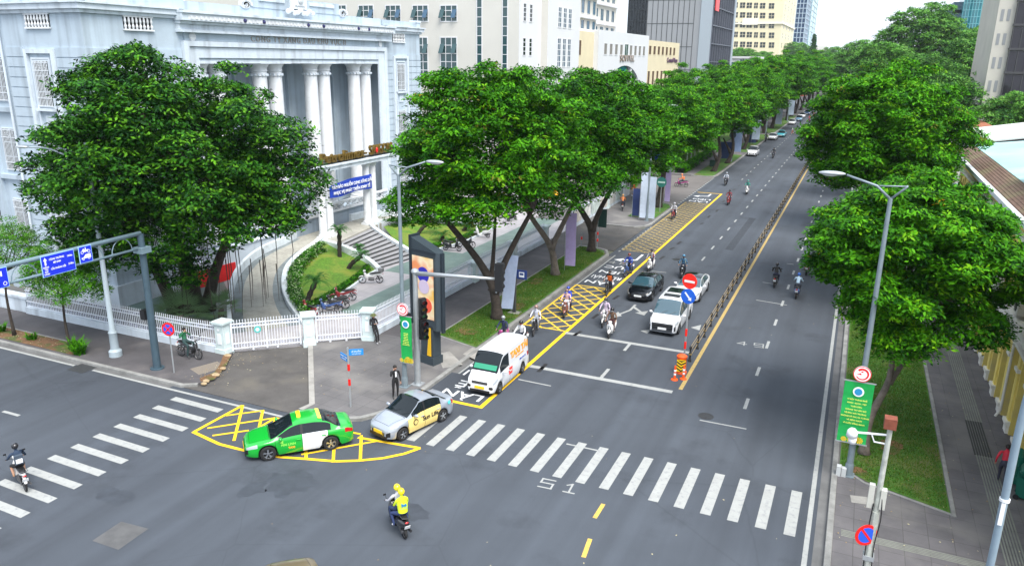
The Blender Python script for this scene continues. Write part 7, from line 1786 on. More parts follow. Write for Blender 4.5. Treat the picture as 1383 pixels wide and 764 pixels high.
# green taxi
GA=R(226)
t,ob,inf=car('taxi','green taxi with one white rear door and a yellow roof light','car',-20.2,23.08,GA,4.42,1.73,1.47,sedan_keys(4.42,1.47),P_green,2.55,.32,
   doors=(1.02,-.07,-1.12),doorm={(2,1):P_white,(2,-1):P_white},plate=M_plate_y,grille=(.42,.5,.66,M_black))
b=MB(); b.box(-.11,.05,-.22,.22,1.47,1.6); b.v=[(p[0],p[1]*(1 if p[2]<1.5 else .75),p[2]) for p in b.v]; b.build('roof_sign',M_yellow,t)
b=MB()
for i in range(6):
    y0=-.5+i/6; y1=-.5+(i+1)/6; b.poly([(-.78,y0,inf['T'](-.78)+.006-.05*abs(y0)**2),(-.78,y1,inf['T'](-.78)+.006-.05*abs(y1)**2),(-.93,y1,inf['T'](-.93)+.006-.05*abs(y1)**2),(-.93,y0,inf['T'](-.93)+.006-.05*abs(y0)**2)])
b.build('yellow_stripe',mat('pale_yellow_stripe',(.8,.8,.1)),t)
Wc=1.73/2
for s in (1,-1):
    fr=face_frame((.5,s*(Wc*.996),.62),(-s,0,0),(0,0,1))
    text_obj('lettering','MAI LINH',.14,mat('lime_lettering',(.3,.8,.1)),fr,t,ext=.003,bold=.003); text_obj('lettering','TAXI',.12,mat('orange_lettering',(.85,.35,.02)),face_frame((.38,s*(Wc*.997),.46),(-s,0,0),(0,0,1)),t,ext=.003,bold=.006)
    b=MB(); b.lathe([(.09,0),(.09,.012)],3,(.75,s*Wc*.995,.75),axis='Y'); b.build('badge',mat('lime_lettering',(1,1,1)),t)
# silver sedan with yellow wrap
t,ob,inf=car('sedan','silver sedan with a pale yellow advertising wrap on its doors','car',-16.86,26.86,R(254),4.0,1.66,1.5,sedan_keys(4.0,1.5,.9,.98,1.0,.7),P_silver,2.43,.3,
   doors=(.98,-.02,-1.0),doorm={(1,1):P_yband,(2,1):P_yband,(1,-1):P_yband,(2,-1):P_yband},plate=M_plate_y,grille=(.4,.36,.52,M_black))
Wc=1.66/2
text_obj('lettering','Sun Life',.3,mat('dark_brown_lettering',(.04,.03,.02)),face_frame((-.35,Wc+.012,.64),(-1,0,0),(0,0,1)),t,ext=.003,bold=.008)
b=MB(); b.lathe([(.14,0),(.14,.01)],18,(.55,Wc+.006,.64),axis='Y'); e=b.build('sun_emblem',mat('dark_brown_lettering',(1,1,1)),t); b=MB(); b.lathe([(.1,.012),(.1,.018)],18,(.55,Wc+.006,.64),axis='Y'); b.build('emblem_inner',P_yband,e)
b=MB(); b.lathe([(.1,0),(.1,.012)],14,(-1.55,Wc*.985,.86),axis='Y'); b.build('cyan_badge',mat('cyan_badge',(.1,.6,.6)),t)
# white van
a=4.5/2
van=dict(T=[(-a,1.72),(-a+.06,1.84),(-a+.4,1.93),(0,1.96),(a-1.35,1.95),(a-1.2,1.9),(a-.55,1.16),(a-.3,1.03),(a-.08,.86),(a,.7)],B=[(-a,1.05),(0,1.02),(a-.9,1.0),(a-.4,.9),(a-.05,.75),(a,.6)],
  W=[(-a,.9),(-a+.1,.97),(-a+.3,1),(a-.7,1),(a-.3,.95),(a-.08,.86),(a,.76)],G=(-a+.02,-a+.08,a-1.28,a-.52),S=(a-1.85,a-.8),pillars=[],roofw=.86,mx=a-.98)
t,ob,inf=car('van','white cargo van with orange lettering on its side in the bus lane','van',-15.52,33.2,R(270.5),4.5,1.64,1.96,van,P_white,2.9,.3,axf=a-.72,darknose=False,doors=(a-.95,a-1.9),plate=M_plate_y,grille=(.42,.66,.8,mat('chrome_dark_grille',(.12,.12,.14),rough=.3,metal=.8)),rwindow=False,tail=True,rimm=mat('steel_rim',(.3,.31,.32),rough=.4,metal=.6))
Wc=.82
M_or=mat('orange_lettering',(1,1,1))
b=MB(); zz=1.28
fr=lambda x_,z_,s=1: Matrix(((-s*1,0,0,x_),(0,-s*.28 if False else 0,s,s*(Wc*.945)),(0,1,0,z_),(0,0,0,1)))
def vside(x_,z_):  # plane of the van flank above the belt (leans inwards)
    w0=Wc*.945; zb=1.02; ze=1.88; wt=Wc*.86; k=(z_-zb)/(ze-zb); y_=w0+(wt-w0)*k+.012
    up=Vector((0,wt-w0,ze-zb)).normalized(); return face_frame((x_,y_,z_),(-1,0,0),up)
text_obj('lettering','TAXI TẢI',.44,M_or,vside(-.95,1.5),t,ext=.004,bold=.03,sx=1.25)
text_obj('lettering','GIAO HÀNG NHANH',.11,M_or,vside(-.95,1.24),t,ext=.003,bold=.004)
text_obj('lettering','0901 516 711',.15,mat('blue_lettering',(.02,.06,.4)),face_frame((-1.25,Wc+.006,.98),(-1,0,0),(0,0,1)),t,ext=.003,bold=.005)
b=MB(); b.box(.1,.5,Wc*.985,Wc*1.002+.006,.62,.98); e=b.build('red_sticker',mat('sticker_red',(.8,.05,.04)),t); text_obj('lettering','24H',.13,M_wtext,face_frame((.3,Wc+.016,.8),(-1,0,0),(0,0,1)),e,ext=.002,bold=.004)
b=MB(); b.poly([(a-.6,-.62,1.19),(a-.6,.62,1.19),(a-.78,.62,1.4),(a-.78,-.62,1.4)]); b.v=[(p[0]+.025,p[1],p[2]+.03) for p in b.v]; b.build('green_dashboard_cover',mat('dashboard_green',(.01,.25,.13),rough=.2,coat=1),t)
for s in (-1,1): b=MB(); b.ball((a-.03,s*.58,.5),(.05,.13,.1),10,6); b.build('fog_light',M_black,t)
# black hatch sedan (mazda-like), white people carrier, white sedan
t,ob,inf=car('sedan','black sedan driving behind the two-headed lane arrow','car',-12.5,51.55,R(270),4.5,1.78,1.45,sedan_keys(4.5,1.45,.9,.95,1.02,.66),P_blackc,2.7,.33,doors=(1.0,-.1,-1.15),grille=(.45,.5,.68,M_black),glass=M_cglass2)
a=5.0/2
mpv=dict(T=[(-a,1.4),(-a+.08,1.75),(-a+.4,1.88),(0,1.92),(a-2.1,1.9),(a-1.75,1.83),(a-.85,1.18),(a-.4,1.08),(a-.1,.95),(a,.8)],B=[(-a,1.0),(0,1.0),(a-1.2,.98),(a-.5,.95),(a-.05,.85),(a,.72)],
  W=[(-a,.86),(-a+.12,.95),(-a+.4,1),(a-.9,1),(a-.4,.95),(a-.1,.86),(a,.78)],G=(-a+.05,-a+.3,a-1.78,a-.82),S=(-a+.5,a-1.05),pillars=[(-1.05,-.95),(.45,.55)],roofw=.78,mx=a-1.25)
t,ob,inf=car('people_carrier','white people carrier with a huge black grille and roof hatches','car',-9.4,45.95,R(270),5.0,1.85,1.92,mpv,P_white,3.1,.34,axf=a-.85,doors=(a-1.15,.3,-1.0),grille=(.62,.36,.82,mat('black_mesh_grille',(.01,.01,.012),rough=.3)),roofm=P_white,glass=M_cglass2)
for x0,x1 in ((-.15,.35),(-1.6,-.6)): b=MB(); b.box(x0,x1,-.5,.5,1.9,1.945); b.build('roof_hatch',M_cglass,t)
b=MB(); b.poly([(a+.015,-.72,.3),(a+.015,.72,.3),(a+.02,.6,.38),(a+.02,-.6,.38)]); b.box(a-.02,a+.03,-.8,.8,.26,.31); b.build('chrome_lip',M_chrome,t)
t,ob,inf=car('sedan','white sedan with a black panoramic roof beside the median fence','car',-9.5,53.0,R(270),4.75,1.84,1.45,sedan_keys(4.75,1.45,.9,.96,1.02,.68),P_white,2.85,.34,doors=(1.05,-.1,-1.2),roofm=M_cglass,grille=(.42,.42,.62,M_black),glass=M_cglass2)
t,ob,inf=car('sedan','bronze sedan whose bonnet just enters at the bottom picture edge','car',-13.35,14.35,R(131),4.6,1.8,1.45,sedan_keys(4.6,1.45),P_brown,2.7,.33,doors=(1.0,-.1,-1.15)); b=MB(); b.prism([(-.95,-.02),(-.7,-.01),(-.7,.01),(-.95,.02)],1.4,1.56); b.build('roof_fin',P_brown,t)
# distant cars, parked or queueing
FC='cars far up the avenue'
hk=lambda L,H: dict(sedan_keys(L,H),**{})
def suvk(L,H):
    a=L/2
    return dict(T=[(-a,1.0),(-a+.1,1.2),(-a+.5,H-.08),(-a+1,H),(a-2.0,H-.02),(a-1.15,1.12),(a-.4,1.02),(a-.1,.9),(a,.75)],B=[(-a,.95),(0,.98),(a-1,.96),(a-.3,.88),(a,.7)],W=[(-a,.8),(-a+.2,.95),(-a+.6,1),(a-.8,1),(a-.3,.93),(a,.7)],G=(-a+.1,-a+.55,a-2.0,a-1.1),S=(-a+.6,a-1.35),pillars=[(-.1,.0),(-1.3,-1.2)],roofw=.76)
for (lab,x,y,L,H,kf,pm,hd) in (('white hatchback parked at the kerb, nearest of the distant cars',-16.9,143.5,4.2,1.65,suvk,P_white,270),('white sedan parked beside the teal car',-16.9,176.5,4.5,1.46,sedan_keys,P_white,270),
   ('teal sedan just behind the parked white sedan',-15.9,184.5,4.4,1.48,sedan_keys,P_teal,270),('white parked car under the far left crowns',-16.9,224,4.5,1.5,sedan_keys,P_white,270),('pale blue car behind the far parked white car',-16.2,238.5,4.5,1.6,suvk,P_bluec,270),
   ('white car beyond the pale blue one',-16.4,253,4.5,1.6,suvk,P_white,270),('navy car last in the distant queue',-16.0,269,4.6,1.6,suvk,P_navy,270),('white sedan driving alone in the middle lane far away',-11.6,209,4.4,1.46,sedan_keys,P_white,270),
   ('dark grey car half hidden by the right hand crown',-10.2,235,4.5,1.5,sedan_keys,P_grey,270),('white van-like car at the far end of the avenue',-13,312,4.6,1.8,suvk,P_white,270),('small white car beside the farthest riders',-12.0,278,4.2,1.5,sedan_keys,P_white,270)):
    car('parked_car' if x<-15.8 else 'car',lab,'car',x,y,R(hd),L,1.75,H,kf(L,H),pm,2.6,.32,group=FC,detail=.6,grille=(.4,.45,.6,M_black))
# ================================================================== motorbikes and people
M_seat=mat('black_seat_vinyl',(.012,.012,.013),rough=.5); M_alloy=mat('grey_engine_metal',(.12,.12,.125),rough=.4,metal=.7); M_mud=M_black
M_plate=mat('white_number_plate',(1,1,1))
def loft(b,secs,n=12,m=None,cap=True):
    """secs: (x,z,halfwidth,halfheight) superellipse sections across y/z"""
    rings=[]
    for (x,z,w_,h,) in secs:
        rings.append([b.V((x,w_*math.copysign(abs(math.cos(2*PI*k/n))**.75,math.cos(2*PI*k/n)),z+h*math.copysign(abs(math.sin(2*PI*k/n))**.75,math.sin(2*PI*k/n)))) for k in range(n)])
    for i in range(len(rings)-1):
        for k in range(n): j=(k+1)%n; b.F((rings[i][k],rings[i][j],rings[i+1][j],rings[i+1][k]),m)
    if cap: b.F(rings[0][::-1],m); b.F(rings[-1],m)
def make_bike(kind,pm,label,loc,rz,name='motorbike',group=None,scale=1):
    t=thing(name,label,'motorbike',loc,rz,group)
    wr=.225 if kind=='scooter' else .285; tw=.05 if kind=='scooter' else .038; xf,xr=.62,-.62
    for x in (xf,xr):
        b=MB(); prof=[(wr-tw,-tw),(wr-.01,-tw*.8),(wr,0),(wr-.01,tw*.8),(wr-tw,tw)]; b.lathe(prof,22,(x,0,wr),axis='Y',closed=False); w_=b.build('wheel',M_rubber,t,smooth=True)
        b=MB(); b.lathe([(wr-tw-.005,-.02),(wr-tw-.02,0),(wr-tw-.005,.02)],20,(x,0,wr),axis='Y',closed=False)
        for k in range(5 if kind=='scooter' else 8): a=2*PI*k/(5 if kind=='scooter' else 8); b.cyl((x,0,wr),(x+math.cos(a)*(wr-tw),0,wr+math.sin(a)*(wr-tw)),.013 if kind=='scooter' else .007,n=5)
        b.lathe([(.05,-.05),(.05,.05)],10,(x,0,wr),axis='Y'); b.build('rim',M_alloy,w_)
    b=MB()
    if kind=='scooter':
        loft(b,[(.5,.72,.05,.16),(.46,.7,.17,.24),(.38,.62,.22,.28),(.3,.5,.2,.22),(.26,.38,.17,.1)])       # leg shield
        loft(b,[(.32,.3,.15,.05),(.0,.27,.17,.05),(-.15,.3,.18,.08)])                                     # floor
        loft(b,[(-.08,.38,.1,.12),(-.15,.46,.17,.2),(-.4,.55,.21,.2),(-.7,.62,.18,.16),(-.88,.68,.09,.08)])  # tail body
        loft(b,[(.78,.38,.02,.03),(.7,.46,.09,.05),(.56,.5,.1,.06),(.44,.42,.08,.05)])                      # front mudguard
        loft(b,[(.52,.98,.07,.05),(.46,1.0,.13,.08),(.36,.98,.1,.05)])                                      # handle cover
    else:
        loft(b,[(.5,.78,.04,.1),(.46,.74,.1,.18),(.38,.62,.16,.24),(.26,.5,.15,.2),(.18,.4,.1,.1)])
        loft(b,[(.4,.74,.05,.07),(.2,.58,.07,.08),(-.05,.56,.09,.09),(-.3,.66,.12,.11),(-.6,.74,.1,.09),(-.86,.8,.05,.04)])
        loft(b,[(.9,.42,.015,.02),(.8,.56,.05,.03),(.62,.6,.055,.035),(.45,.52,.045,.03)])
        loft(b,[(.52,1.0,.05,.06),(.46,1.0,.1,.09),(.36,1.0,.06,.05)])
        loft(b,[(-.62,.62,.05,.04),(-.8,.6,.05,.04),(-.93,.48,.05,.03)])
    b.build('body',pm,t,smooth=True,angle=60)
    b=MB(); loft(b,[(.08,.78,.07,.03),(-.1,.8,.12,.05),(-.35,.83,.13,.055),(-.7,.86,.11,.05),(-.8,.87,.06,.03)]); b.build('seat',M_seat,t,smooth=True,angle=60)
    b=MB(); loft(b,[(.2,.33,.1,.08),(.0,.32,.13,.12),(-.25,.32,.11,.1)] if kind!='scooter' else [(-.3,.3,.1,.1),(-.6,.26,.12,.09),(-.7,.26,.08,.06)]); b.build('engine',M_alloy,t,smooth=True,angle=50)
    b=MB()
    for s in (-1,1): b.cyl((xf,s*.075,wr),(.44,s*.06,.85),.022,n=7); b.cyl((xr,s*.1,wr),(-.45,s*.12,.7),.025,n=7)
    b.build('fork',M_alloy,t)
    b=MB(); b.tube([(.36,-.34,1.04),(.4,-.2,1.02),(.42,0,.98),(.4,.2,1.02),(.36,.34,1.04)],.013,6)
    for s in (-1,1): b.cyl((.36,s*.34,1.04),(.38,s*.22,1.03),.02,n=7)
    b.build('handlebar',M_black,t)
    for s in (-1,1):
        b=MB(); b.cyl((.39,s*.24,1.03),(.4,s*.3,1.22),.006,n=5); b.cbox((.39,s*.32,1.25),(.015,.1,.065)); b.build('mirror',M_black,t)
    b=MB(); b.ball((.52,0,.98 if kind!='scooter' else .8),(.035,.07,.05),10,6); b.build('headlight',M_hl,t,smooth=True)
    b=MB(); b.ball((-.9,0,.76),(.03,.07,.04),10,6); b.build('tail_light',M_tl,t,smooth=True)
    b=MB(); b.M=Matrix.Translation((-.95,0,.62))@Matrix.Rotation(R(-25),4,'Y'); b.box(-.005,.005,-.1,.1,-.08,.08); b.build('number_plate',M_plate,t)
    b=MB(); b.tube([(.0,-.13,.25),(-.3,-.15,.24),(-.45,-.15,.26)],.02,6); b.tube([(-.42,-.15,.27),(-.85,-.16,.36)],[.035,.045],8); b.build('exhaust',M_alloy if kind!='scooter' else M_black,t)
    b=MB(); b.tube([(-.55,.14,.92),(-.85,.14,.93),(-.92,0,.94),(-.85,-.14,.93),(-.55,-.14,.92)],.012,5); b.build('grab_rail',M_alloy,t)
    return t
# ---- people: one skinned surface per body
def skin_person(name, J, E, rad, regions, mats, parent, root=0, sub=1):
    """J name->pos, E edges, rad name->radius; regions: list of (a,b,matindex,shrink)"""
    names=list(J); idx={n:i for i,n in enumerate(names)}
    me=bpy.data.meshes.new(name); me.from_pydata([J[n] for n in names],[(idx[a],idx[b_]) for a,b_ in E],[]); o=bpy.data.objects.new(name,me); COL.objects.link(o)
    md=o.modifiers.new('s','SKIN'); 
    if not me.skin_vertices: 
        pass
    sv=me.skin_vertices[0].data
    for n in names:
        r=rad[n]; r=r if hasattr(r,'__len__') else (r,r); sv[idx[n]].radius=r; sv[idx[n]].use_root=(n=='pelvis')
    md.use_smooth_shade=True; md.branch_smoothing=.2
    s=o.modifiers.new('u','SUBSURF'); s.levels=sub; s.render_levels=sub
    dg=bpy.context.evaluated_depsgraph_get(); m2=bpy.data.meshes.new_from_object(o.evaluated_get(dg)); bpy.data.objects.remove(o); m2.name=name
    m2.materials.clear()
    for mm in mats: m2.materials.append(mm)
    segs=[(Vector(J[a]),Vector(J[b_]),mi,(rad[a] if not hasattr(rad[a],'__len__') else rad[a][0])) for a,b_,mi in regions]
    for p in m2.polygons:
        c=p.center; best=None
        for A_,B2,mi,r in segs:
            d=B2-A_; L2=d.length_squared; t_=0 if L2<1e-9 else max(0,min(1,(c-A_).dot(d)/L2)); dist=(c-(A_+d*t_)).length/max(r,.03)
            if best is None or dist<best[0]: best=(dist,mi)
        p.material_index=best[1]; p.use_smooth=True
    o=bpy.data.objects.new(name,m2); COL.objects.link(o); child(o,parent); return o
def lerp3(a,b_,t): return tuple(a[i]+(b_[i]-a[i])*t for i in range(3))
def human(pelv,chest,neck,head,sho,elb,han,hip,kne,ank,toe,hdir,legskin=False):
    """build joint dict; *_ are lists [left,right]; hdir = unit facing vector of the head"""
    J={'pelvis':pelv}; E=[]; Rd={'pelvis':(.13,.11)}; Rg=[]
    w1=lerp3(pelv,chest,.4); J['waist']=w1; J['chest']=chest; J['neck0']=lerp3(chest,neck,.75); J['neck']=neck
    Rd.update(waist=(.125,.1),chest=(.15,.105),neck0=.07,neck=.048)
    E+=[('pelvis','waist'),('waist','chest'),('chest','neck0'),('neck0','neck')]
    hd=Vector(hdir); h=Vector(head)
    J['jaw']=tuple(h+hd*.02+Vector((0,0,-.07))); J['head']=tuple(h+Vector((0,0,.0))); J['crown']=tuple(h-hd*.01+Vector((0,0,.075)))
    Rd.update(jaw=(.058,.065),head=(.078,.092),crown=(.06,.07)); E+=[('neck','jaw'),('jaw','head'),('head','crown')]
    J['nose']=tuple(h+hd*.105+Vector((0,0,-.02))); Rd['nose']=.014; E+=[('head','nose')]
    Rg+=[('pelvis','waist',1),('waist','chest',0),('chest','neck0',0),('neck','jaw',2),('jaw','head',2),('head','crown',2),('head','nose',2)]
    for i,s in enumerate('LR'):
        J['sho'+s]=sho[i]; J['elb'+s]=elb[i]; J['wri'+s]=lerp3(elb[i],han[i],.88); J['han'+s]=han[i]
        Rd.update({'sho'+s:.062,'elb'+s:.043,'wri'+s:.03,'han'+s:(.034,.02)}); E+=[('chest' if False else 'neck0','sho'+s),('sho'+s,'elb'+s),('elb'+s,'wri'+s),('wri'+s,'han'+s)]
        Rg+=[('neck0','sho'+s,0),('sho'+s,'elb'+s,0),('elb'+s,'wri'+s,3),('wri'+s,'han'+s,2)]
        d=(Vector(han[i])-Vector(elb[i])).normalized(); side=d.cross(Vector((0,0,1))).normalized(); dn=Vector((0,0,-1))
        for k in range(4):
            f0=Vector(han[i])+d*.03+side*(.024-.016*k); f1=f0+d*.035+dn*.012; f2=f1+d*.012+dn*.028
            J['f%d%s'%(k,s)]=f1[:]; J['g%d%s'%(k,s)]=f2[:]; Rd['f%d%s'%(k,s)]=.0095; Rd['g%d%s'%(k,s)]=.008; E+=[('han'+s,'f%d%s'%(k,s)),('f%d%s'%(k,s),'g%d%s'%(k,s))]; Rg+=[('f%d%s'%(k,s),'g%d%s'%(k,s),2)]
        th=Vector(han[i])-d*.01+side*(.05 if s=='L' else -.05)+dn*.01; J['th'+s]=th[:]; Rd['th'+s]=.011; E+=[('han'+s,'th'+s)]; Rg+=[('han'+s,'th'+s,2)]
        J['hip'+s]=hip[i]; J['kne'+s]=kne[i]; J['ank'+s]=ank[i]; J['toe'+s]=toe[i]; J['cal'+s]=lerp3(kne[i],ank[i],.3)
        Rd.update({'hip'+s:.1,'kne'+s:.064,'cal'+s:.06,'ank'+s:.042,'toe'+s:(.042,.028)}); E+=[('pelvis','hip'+s),('hip'+s,'kne'+s),('kne'+s,'cal'+s),('cal'+s,'ank'+s),('ank'+s,'toe'+s)]
        Rg+=[('pelvis','hip'+s,1),('hip'+s,'kne'+s,1),('kne'+s,'ank'+s,4 if legskin else 1),('ank'+s,'toe'+s,5)]
    return J,E,Rd,Rg
_pm={}
def person(label,loc,rz,pose='ride',shirt=(.5,.5,.5),pants=(.02,.025,.05),skin=(.42,.24,.16),helmet=(.02,.02,.02),sleeve=None,legskin=False,shoe=(.05,.05,.05),mask=None,hat=None,hair=False,backpack=None,group=None,vest=None,lean=0):
    t=thing('person',label,'person',loc,rz,group)
    def cm(tag_,c,rough=.8): return mat('%s_%02d%02d%02d'%(tag_,int(c[0]*99),int(c[1]*99),int(c[2]*99)),c,rough=rough,var=.12,scale=6)
    mats=[cm('shirt',shirt),cm('trousers',pants),cm('skin',skin,.6),cm('sleeve',sleeve) if sleeve else cm('shirt',shirt),cm('bare_leg',skin,.6) if legskin else cm('trousers',pants),cm('shoe',shoe)]
    if pose=='ride':
        A=dict(pelv=(-.2,0,.93),chest=(-.1,0,1.3),neck=(-.05,0,1.5),head=(-.01,0,1.63),sho=[(-.08,.19,1.4),(-.08,-.19,1.4)],elb=[(.08,.3,1.17),(.08,-.3,1.17)],han=[(.33,.3,1.06),(.33,-.3,1.06)],hip=[(-.17,.1,.9),(-.17,-.1,.9)],kne=[(.24,.2,.82),(.24,-.2,.82)],ank=[(.12,.18,.4),(.12,-.18,.4)],toe=[(.29,.19,.33),(.29,-.19,.33)],hdir=(1,0,0))
    elif pose=='pillion':
        A=dict(pelv=(-.55,0,.98),chest=(-.5,0,1.36),neck=(-.46,0,1.56),head=(-.42,0,1.69),sho=[(-.48,.18,1.45),(-.48,-.18,1.45)],elb=[(-.34,.25,1.2),(-.34,-.25,1.2)],han=[(-.12,.14,1.15),(-.12,-.14,1.15)],hip=[(-.53,.1,.95),(-.53,-.1,.95)],kne=[(-.14,.28,.82),(-.14,-.28,.82)],ank=[(-.3,.24,.42),(-.3,-.24,.42)],toe=[(-.13,.26,.36),(-.13,-.26,.36)],hdir=(1,0,0))
    elif pose=='stand':
        A=dict(pelv=(0,0,.93),chest=(.0,0,1.3),neck=(.02,0,1.47),head=(.04,0,1.6),sho=[(0,.19,1.38),(0,-.19,1.38)],elb=[(.02,.25,1.1),(.12,-.26,1.22)],han=[(.1,.24,.86),(.12,-.1,1.55)],hip=[(0,.1,.9),(0,-.1,.9)],kne=[(.03,.11,.5),(.04,-.12,.5)],ank=[(-.02,.11,.09),(0,-.13,.09)],toe=[(.15,.13,.04),(.16,-.15,.04)],hdir=(1,0,0))
    elif pose=='lean':
        A=dict(pelv=(.08,0,.9),chest=(-.08,0,1.26),neck=(-.08,0,1.43),head=(-.02,0,1.55),sho=[(-.08,.19,1.34),(-.08,-.19,1.34)],elb=[(.0,.25,1.08),(.0,-.25,1.08)],han=[(.2,.08,1.16),(.2,-.08,1.16)],hip=[(.08,.1,.88),(.08,-.1,.88)],kne=[(.25,.1,.5),(.3,-.08,.5)],ank=[(.3,.1,.09),(.42,-.1,.09)],toe=[(.46,.11,.04),(.58,-.12,.05)],hdir=(.9,0,-.4))
    elif pose=='walk':
        A=dict(pelv=(0,0,.9),chest=(.08,0,1.26),neck=(.14,0,1.42),head=(.2,0,1.54),sho=[(.08,.2,1.34),(.08,-.2,1.34)],elb=[(-.05,.29,1.1),(.2,-.29,1.1)],han=[(.05,.3,.88),(.36,-.26,.95)],hip=[(0,.1,.88),(0,-.1,.88)],kne=[(.2,.1,.5),(.0,-.1,.48)],ank=[(.22,.1,.09),(-.28,-.11,.12)],toe=[(.38,.11,.05),(-.13,-.12,.04)],hdir=(.95,0,-.2))
    elif pose=='sideseat':
        A=dict(pelv=(-.25,0,.93),chest=(-.35,.05,1.27),neck=(-.33,.08,1.44),head=(-.3,.1,1.56),sho=[(-.3,.23,1.35),(-.4,-.13,1.35)],elb=[(-.1,.3,1.2),(-.28,-.28,1.2)],han=[(-.16,.12,1.42),(-.22,-.02,1.48)],hip=[(-.22,.1,.9),(-.22,-.1,.9)],kne=[(.18,.2,.86),(.18,-.2,.84)],ank=[(.08,.2,.4),(.1,-.22,.2)],toe=[(.25,.2,.34),(.27,-.24,.16)],hdir=(.9,.2,-.2))
    key=(pose,legskin)
    if key in _pm:
        md=_pm[key]; o=bpy.data.objects.new('body',md); COL.objects.link(o); child(o,t)
        for i,mm in enumerate(mats): o.material_slots[i].link='OBJECT'; o.material_slots[i].material=mm
    else:
        J,E,Rd,Rg=human(legskin=legskin,**A); o=skin_person('body',J,E,Rd,Rg,mats,t,sub=1); _pm[key]=o.data
    h=Vector(A['head']); hd=Vector(A['hdir'])
    if helmet:
        b=MB(); b.ball((h.x-.015,h.y,h.z+.045),(.135,.12,.125),16,10); b.v=[(p[0],p[1],max(p[2],h.z-.0 if p[0]>h.x+.03 else h.z-.07)) for p in b.v]; b.build('helmet',mat('helmet_%02d%02d%02d'%tuple(int(c*99) for c in helmet),helmet,rough=.25,coat=.6),t,smooth=True)
        b=MB(); b.box(h.x+.08,h.x+.17,-.07+h.y,.07+h.y,h.z+.035,h.z+.05); b.build('helmet_peak',M_black,t)
    elif hat:
        b=MB(); b.lathe([(.2,.06),(.12,.08),(.11,.16),(.04,.19)],16,(h.x,h.y,h.z)); b.build('hat',cm('hat',hat),t,smooth=True,angle=50)
    else:
        b=MB(); b.ball((h.x-.02,h.y,h.z+.035),(.105,.095,.1),14,8); b.v=[(p[0],p[1],max(p[2],h.z+.02 if p[0]>h.x+.03 else h.z-.06)) for p in b.v]; b.build('hair',mat('black_hair',(.012,.01,.009),rough=.7),t,smooth=True)
    if mask:
        b=MB(); b.ball((h.x+hd.x*.055,h.y,h.z-.055),(.055,.062,.05),10,6); b.build('face_mask',cm('mask',mask),t,smooth=True)
    else:
        for s in (-1,1): b=MB(); b.ball((h.x+.088*hd.x,h.y+s*.03,h.z+.01),(.008,.013,.008),6,4); b.build('eye',M_black,t)
        b=MB(); b.ball((h.x+.082*hd.x,h.y,h.z-.062),(.006,.022,.006),6,4); b.build('mouth',mat('lips',(.35,.1,.08)),t)
    for s in (-1,1): b=MB(); b.ball((h.x-.005,h.y+s*.088,h.z-.01),(.018,.01,.028),6,5); b.build('ear',mats[2],t)
    if vest:
        c=Vector(A['chest']); p=Vector(A['pelv']); ax=(c-p); b=MB(); n=16; rings=[]
        for k in range(7):
            s=.08+k*.175; q=p+ax*s; wy=.17+.03*min(1,s) if s<1 else .2-.1*(s-1)/.15*.4; wx=.135
            rings.append([b.V((q.x+math.cos(2*PI*j/n)*wx,q.y+math.sin(2*PI*j/n)*wy,q.z)) for j in range(n)])
        for k in range(6):
            for j in range(n): l=(j+1)%n; b.F((rings[k][j],rings[k][l],rings[k+1][l],rings[k+1][j]))
        b.F(rings[-1]); b.build('vest',cm('vest',vest,.7),t,smooth=True,angle=60)
    if backpack:
        c=Vector(A['chest']); b=MB(); b.cbox((c.x-.2,0,c.z-.08),(.14,.28,.36)); b.build('backpack',cm('bag',backpack),t)
    return t
bikes={}
def rider(label_b,label_p,x,y,rz,kind='scooter',pm=None,pk=None,lab2=None,p2=None,z=0,**kw):
    pm=pm or P_blackc; key=(kind,pm.name)
    if key not in bikes: bikes[key]=make_bike(kind,pm,label_b,(x,y,z),rz,group='ridden motorbikes on the avenue'); bk=bikes[key]
    else: bk=dup(bikes[key],(x,y,z),rz,label_b,'ridden motorbikes on the avenue')
    pr_=person(label_p,(x,y,z),rz,'ride',group='motorbike riders',**kw)
    if lab2: person(lab2,(x,y,z),rz,'pillion',group='motorbike riders',**(p2 or {}))
    return bk,pr_
PM_red=paint('red_bike_paint',(.25,.012,.015)); PM_white=paint('white_bike_paint',(.75,.75,.74)); PM_black=paint('black_bike_paint',(.01,.01,.012)); PM_mag=paint('magenta_bike_paint',(.35,.04,.2)); PM_brown=paint('brown_bike_paint',(.2,.07,.05)); PM_blue=paint('blue_bike_paint',(.03,.08,.25))
DN=R(270); UP=R(90)
WHT=(.75,.76,.8); NAV=(.02,.03,.08); BLK=(.012,.012,.014); ORG=(.75,.14,.02); GRY=(.35,.37,.4)
bk,p1=rider('black scooter carrying two riders in yellow helmets at the bottom centre','rider in a pale patterned shirt and yellow helmet in front',-13.15,19.8,R(143),'scooter',PM_black,shirt=(.5,.5,.55),pants=(.03,.05,.12),helmet=(.9,.7,.01),
   lab2='passenger in a lime yellow jacket with blue letters and a yellow helmet',p2=dict(shirt=(.62,.78,.02),pants=(.03,.05,.14),sleeve=(.02,.05,.16),helmet=(.9,.7,.01),vest=(.62,.78,.02),shoe=(.7,.7,.7)))
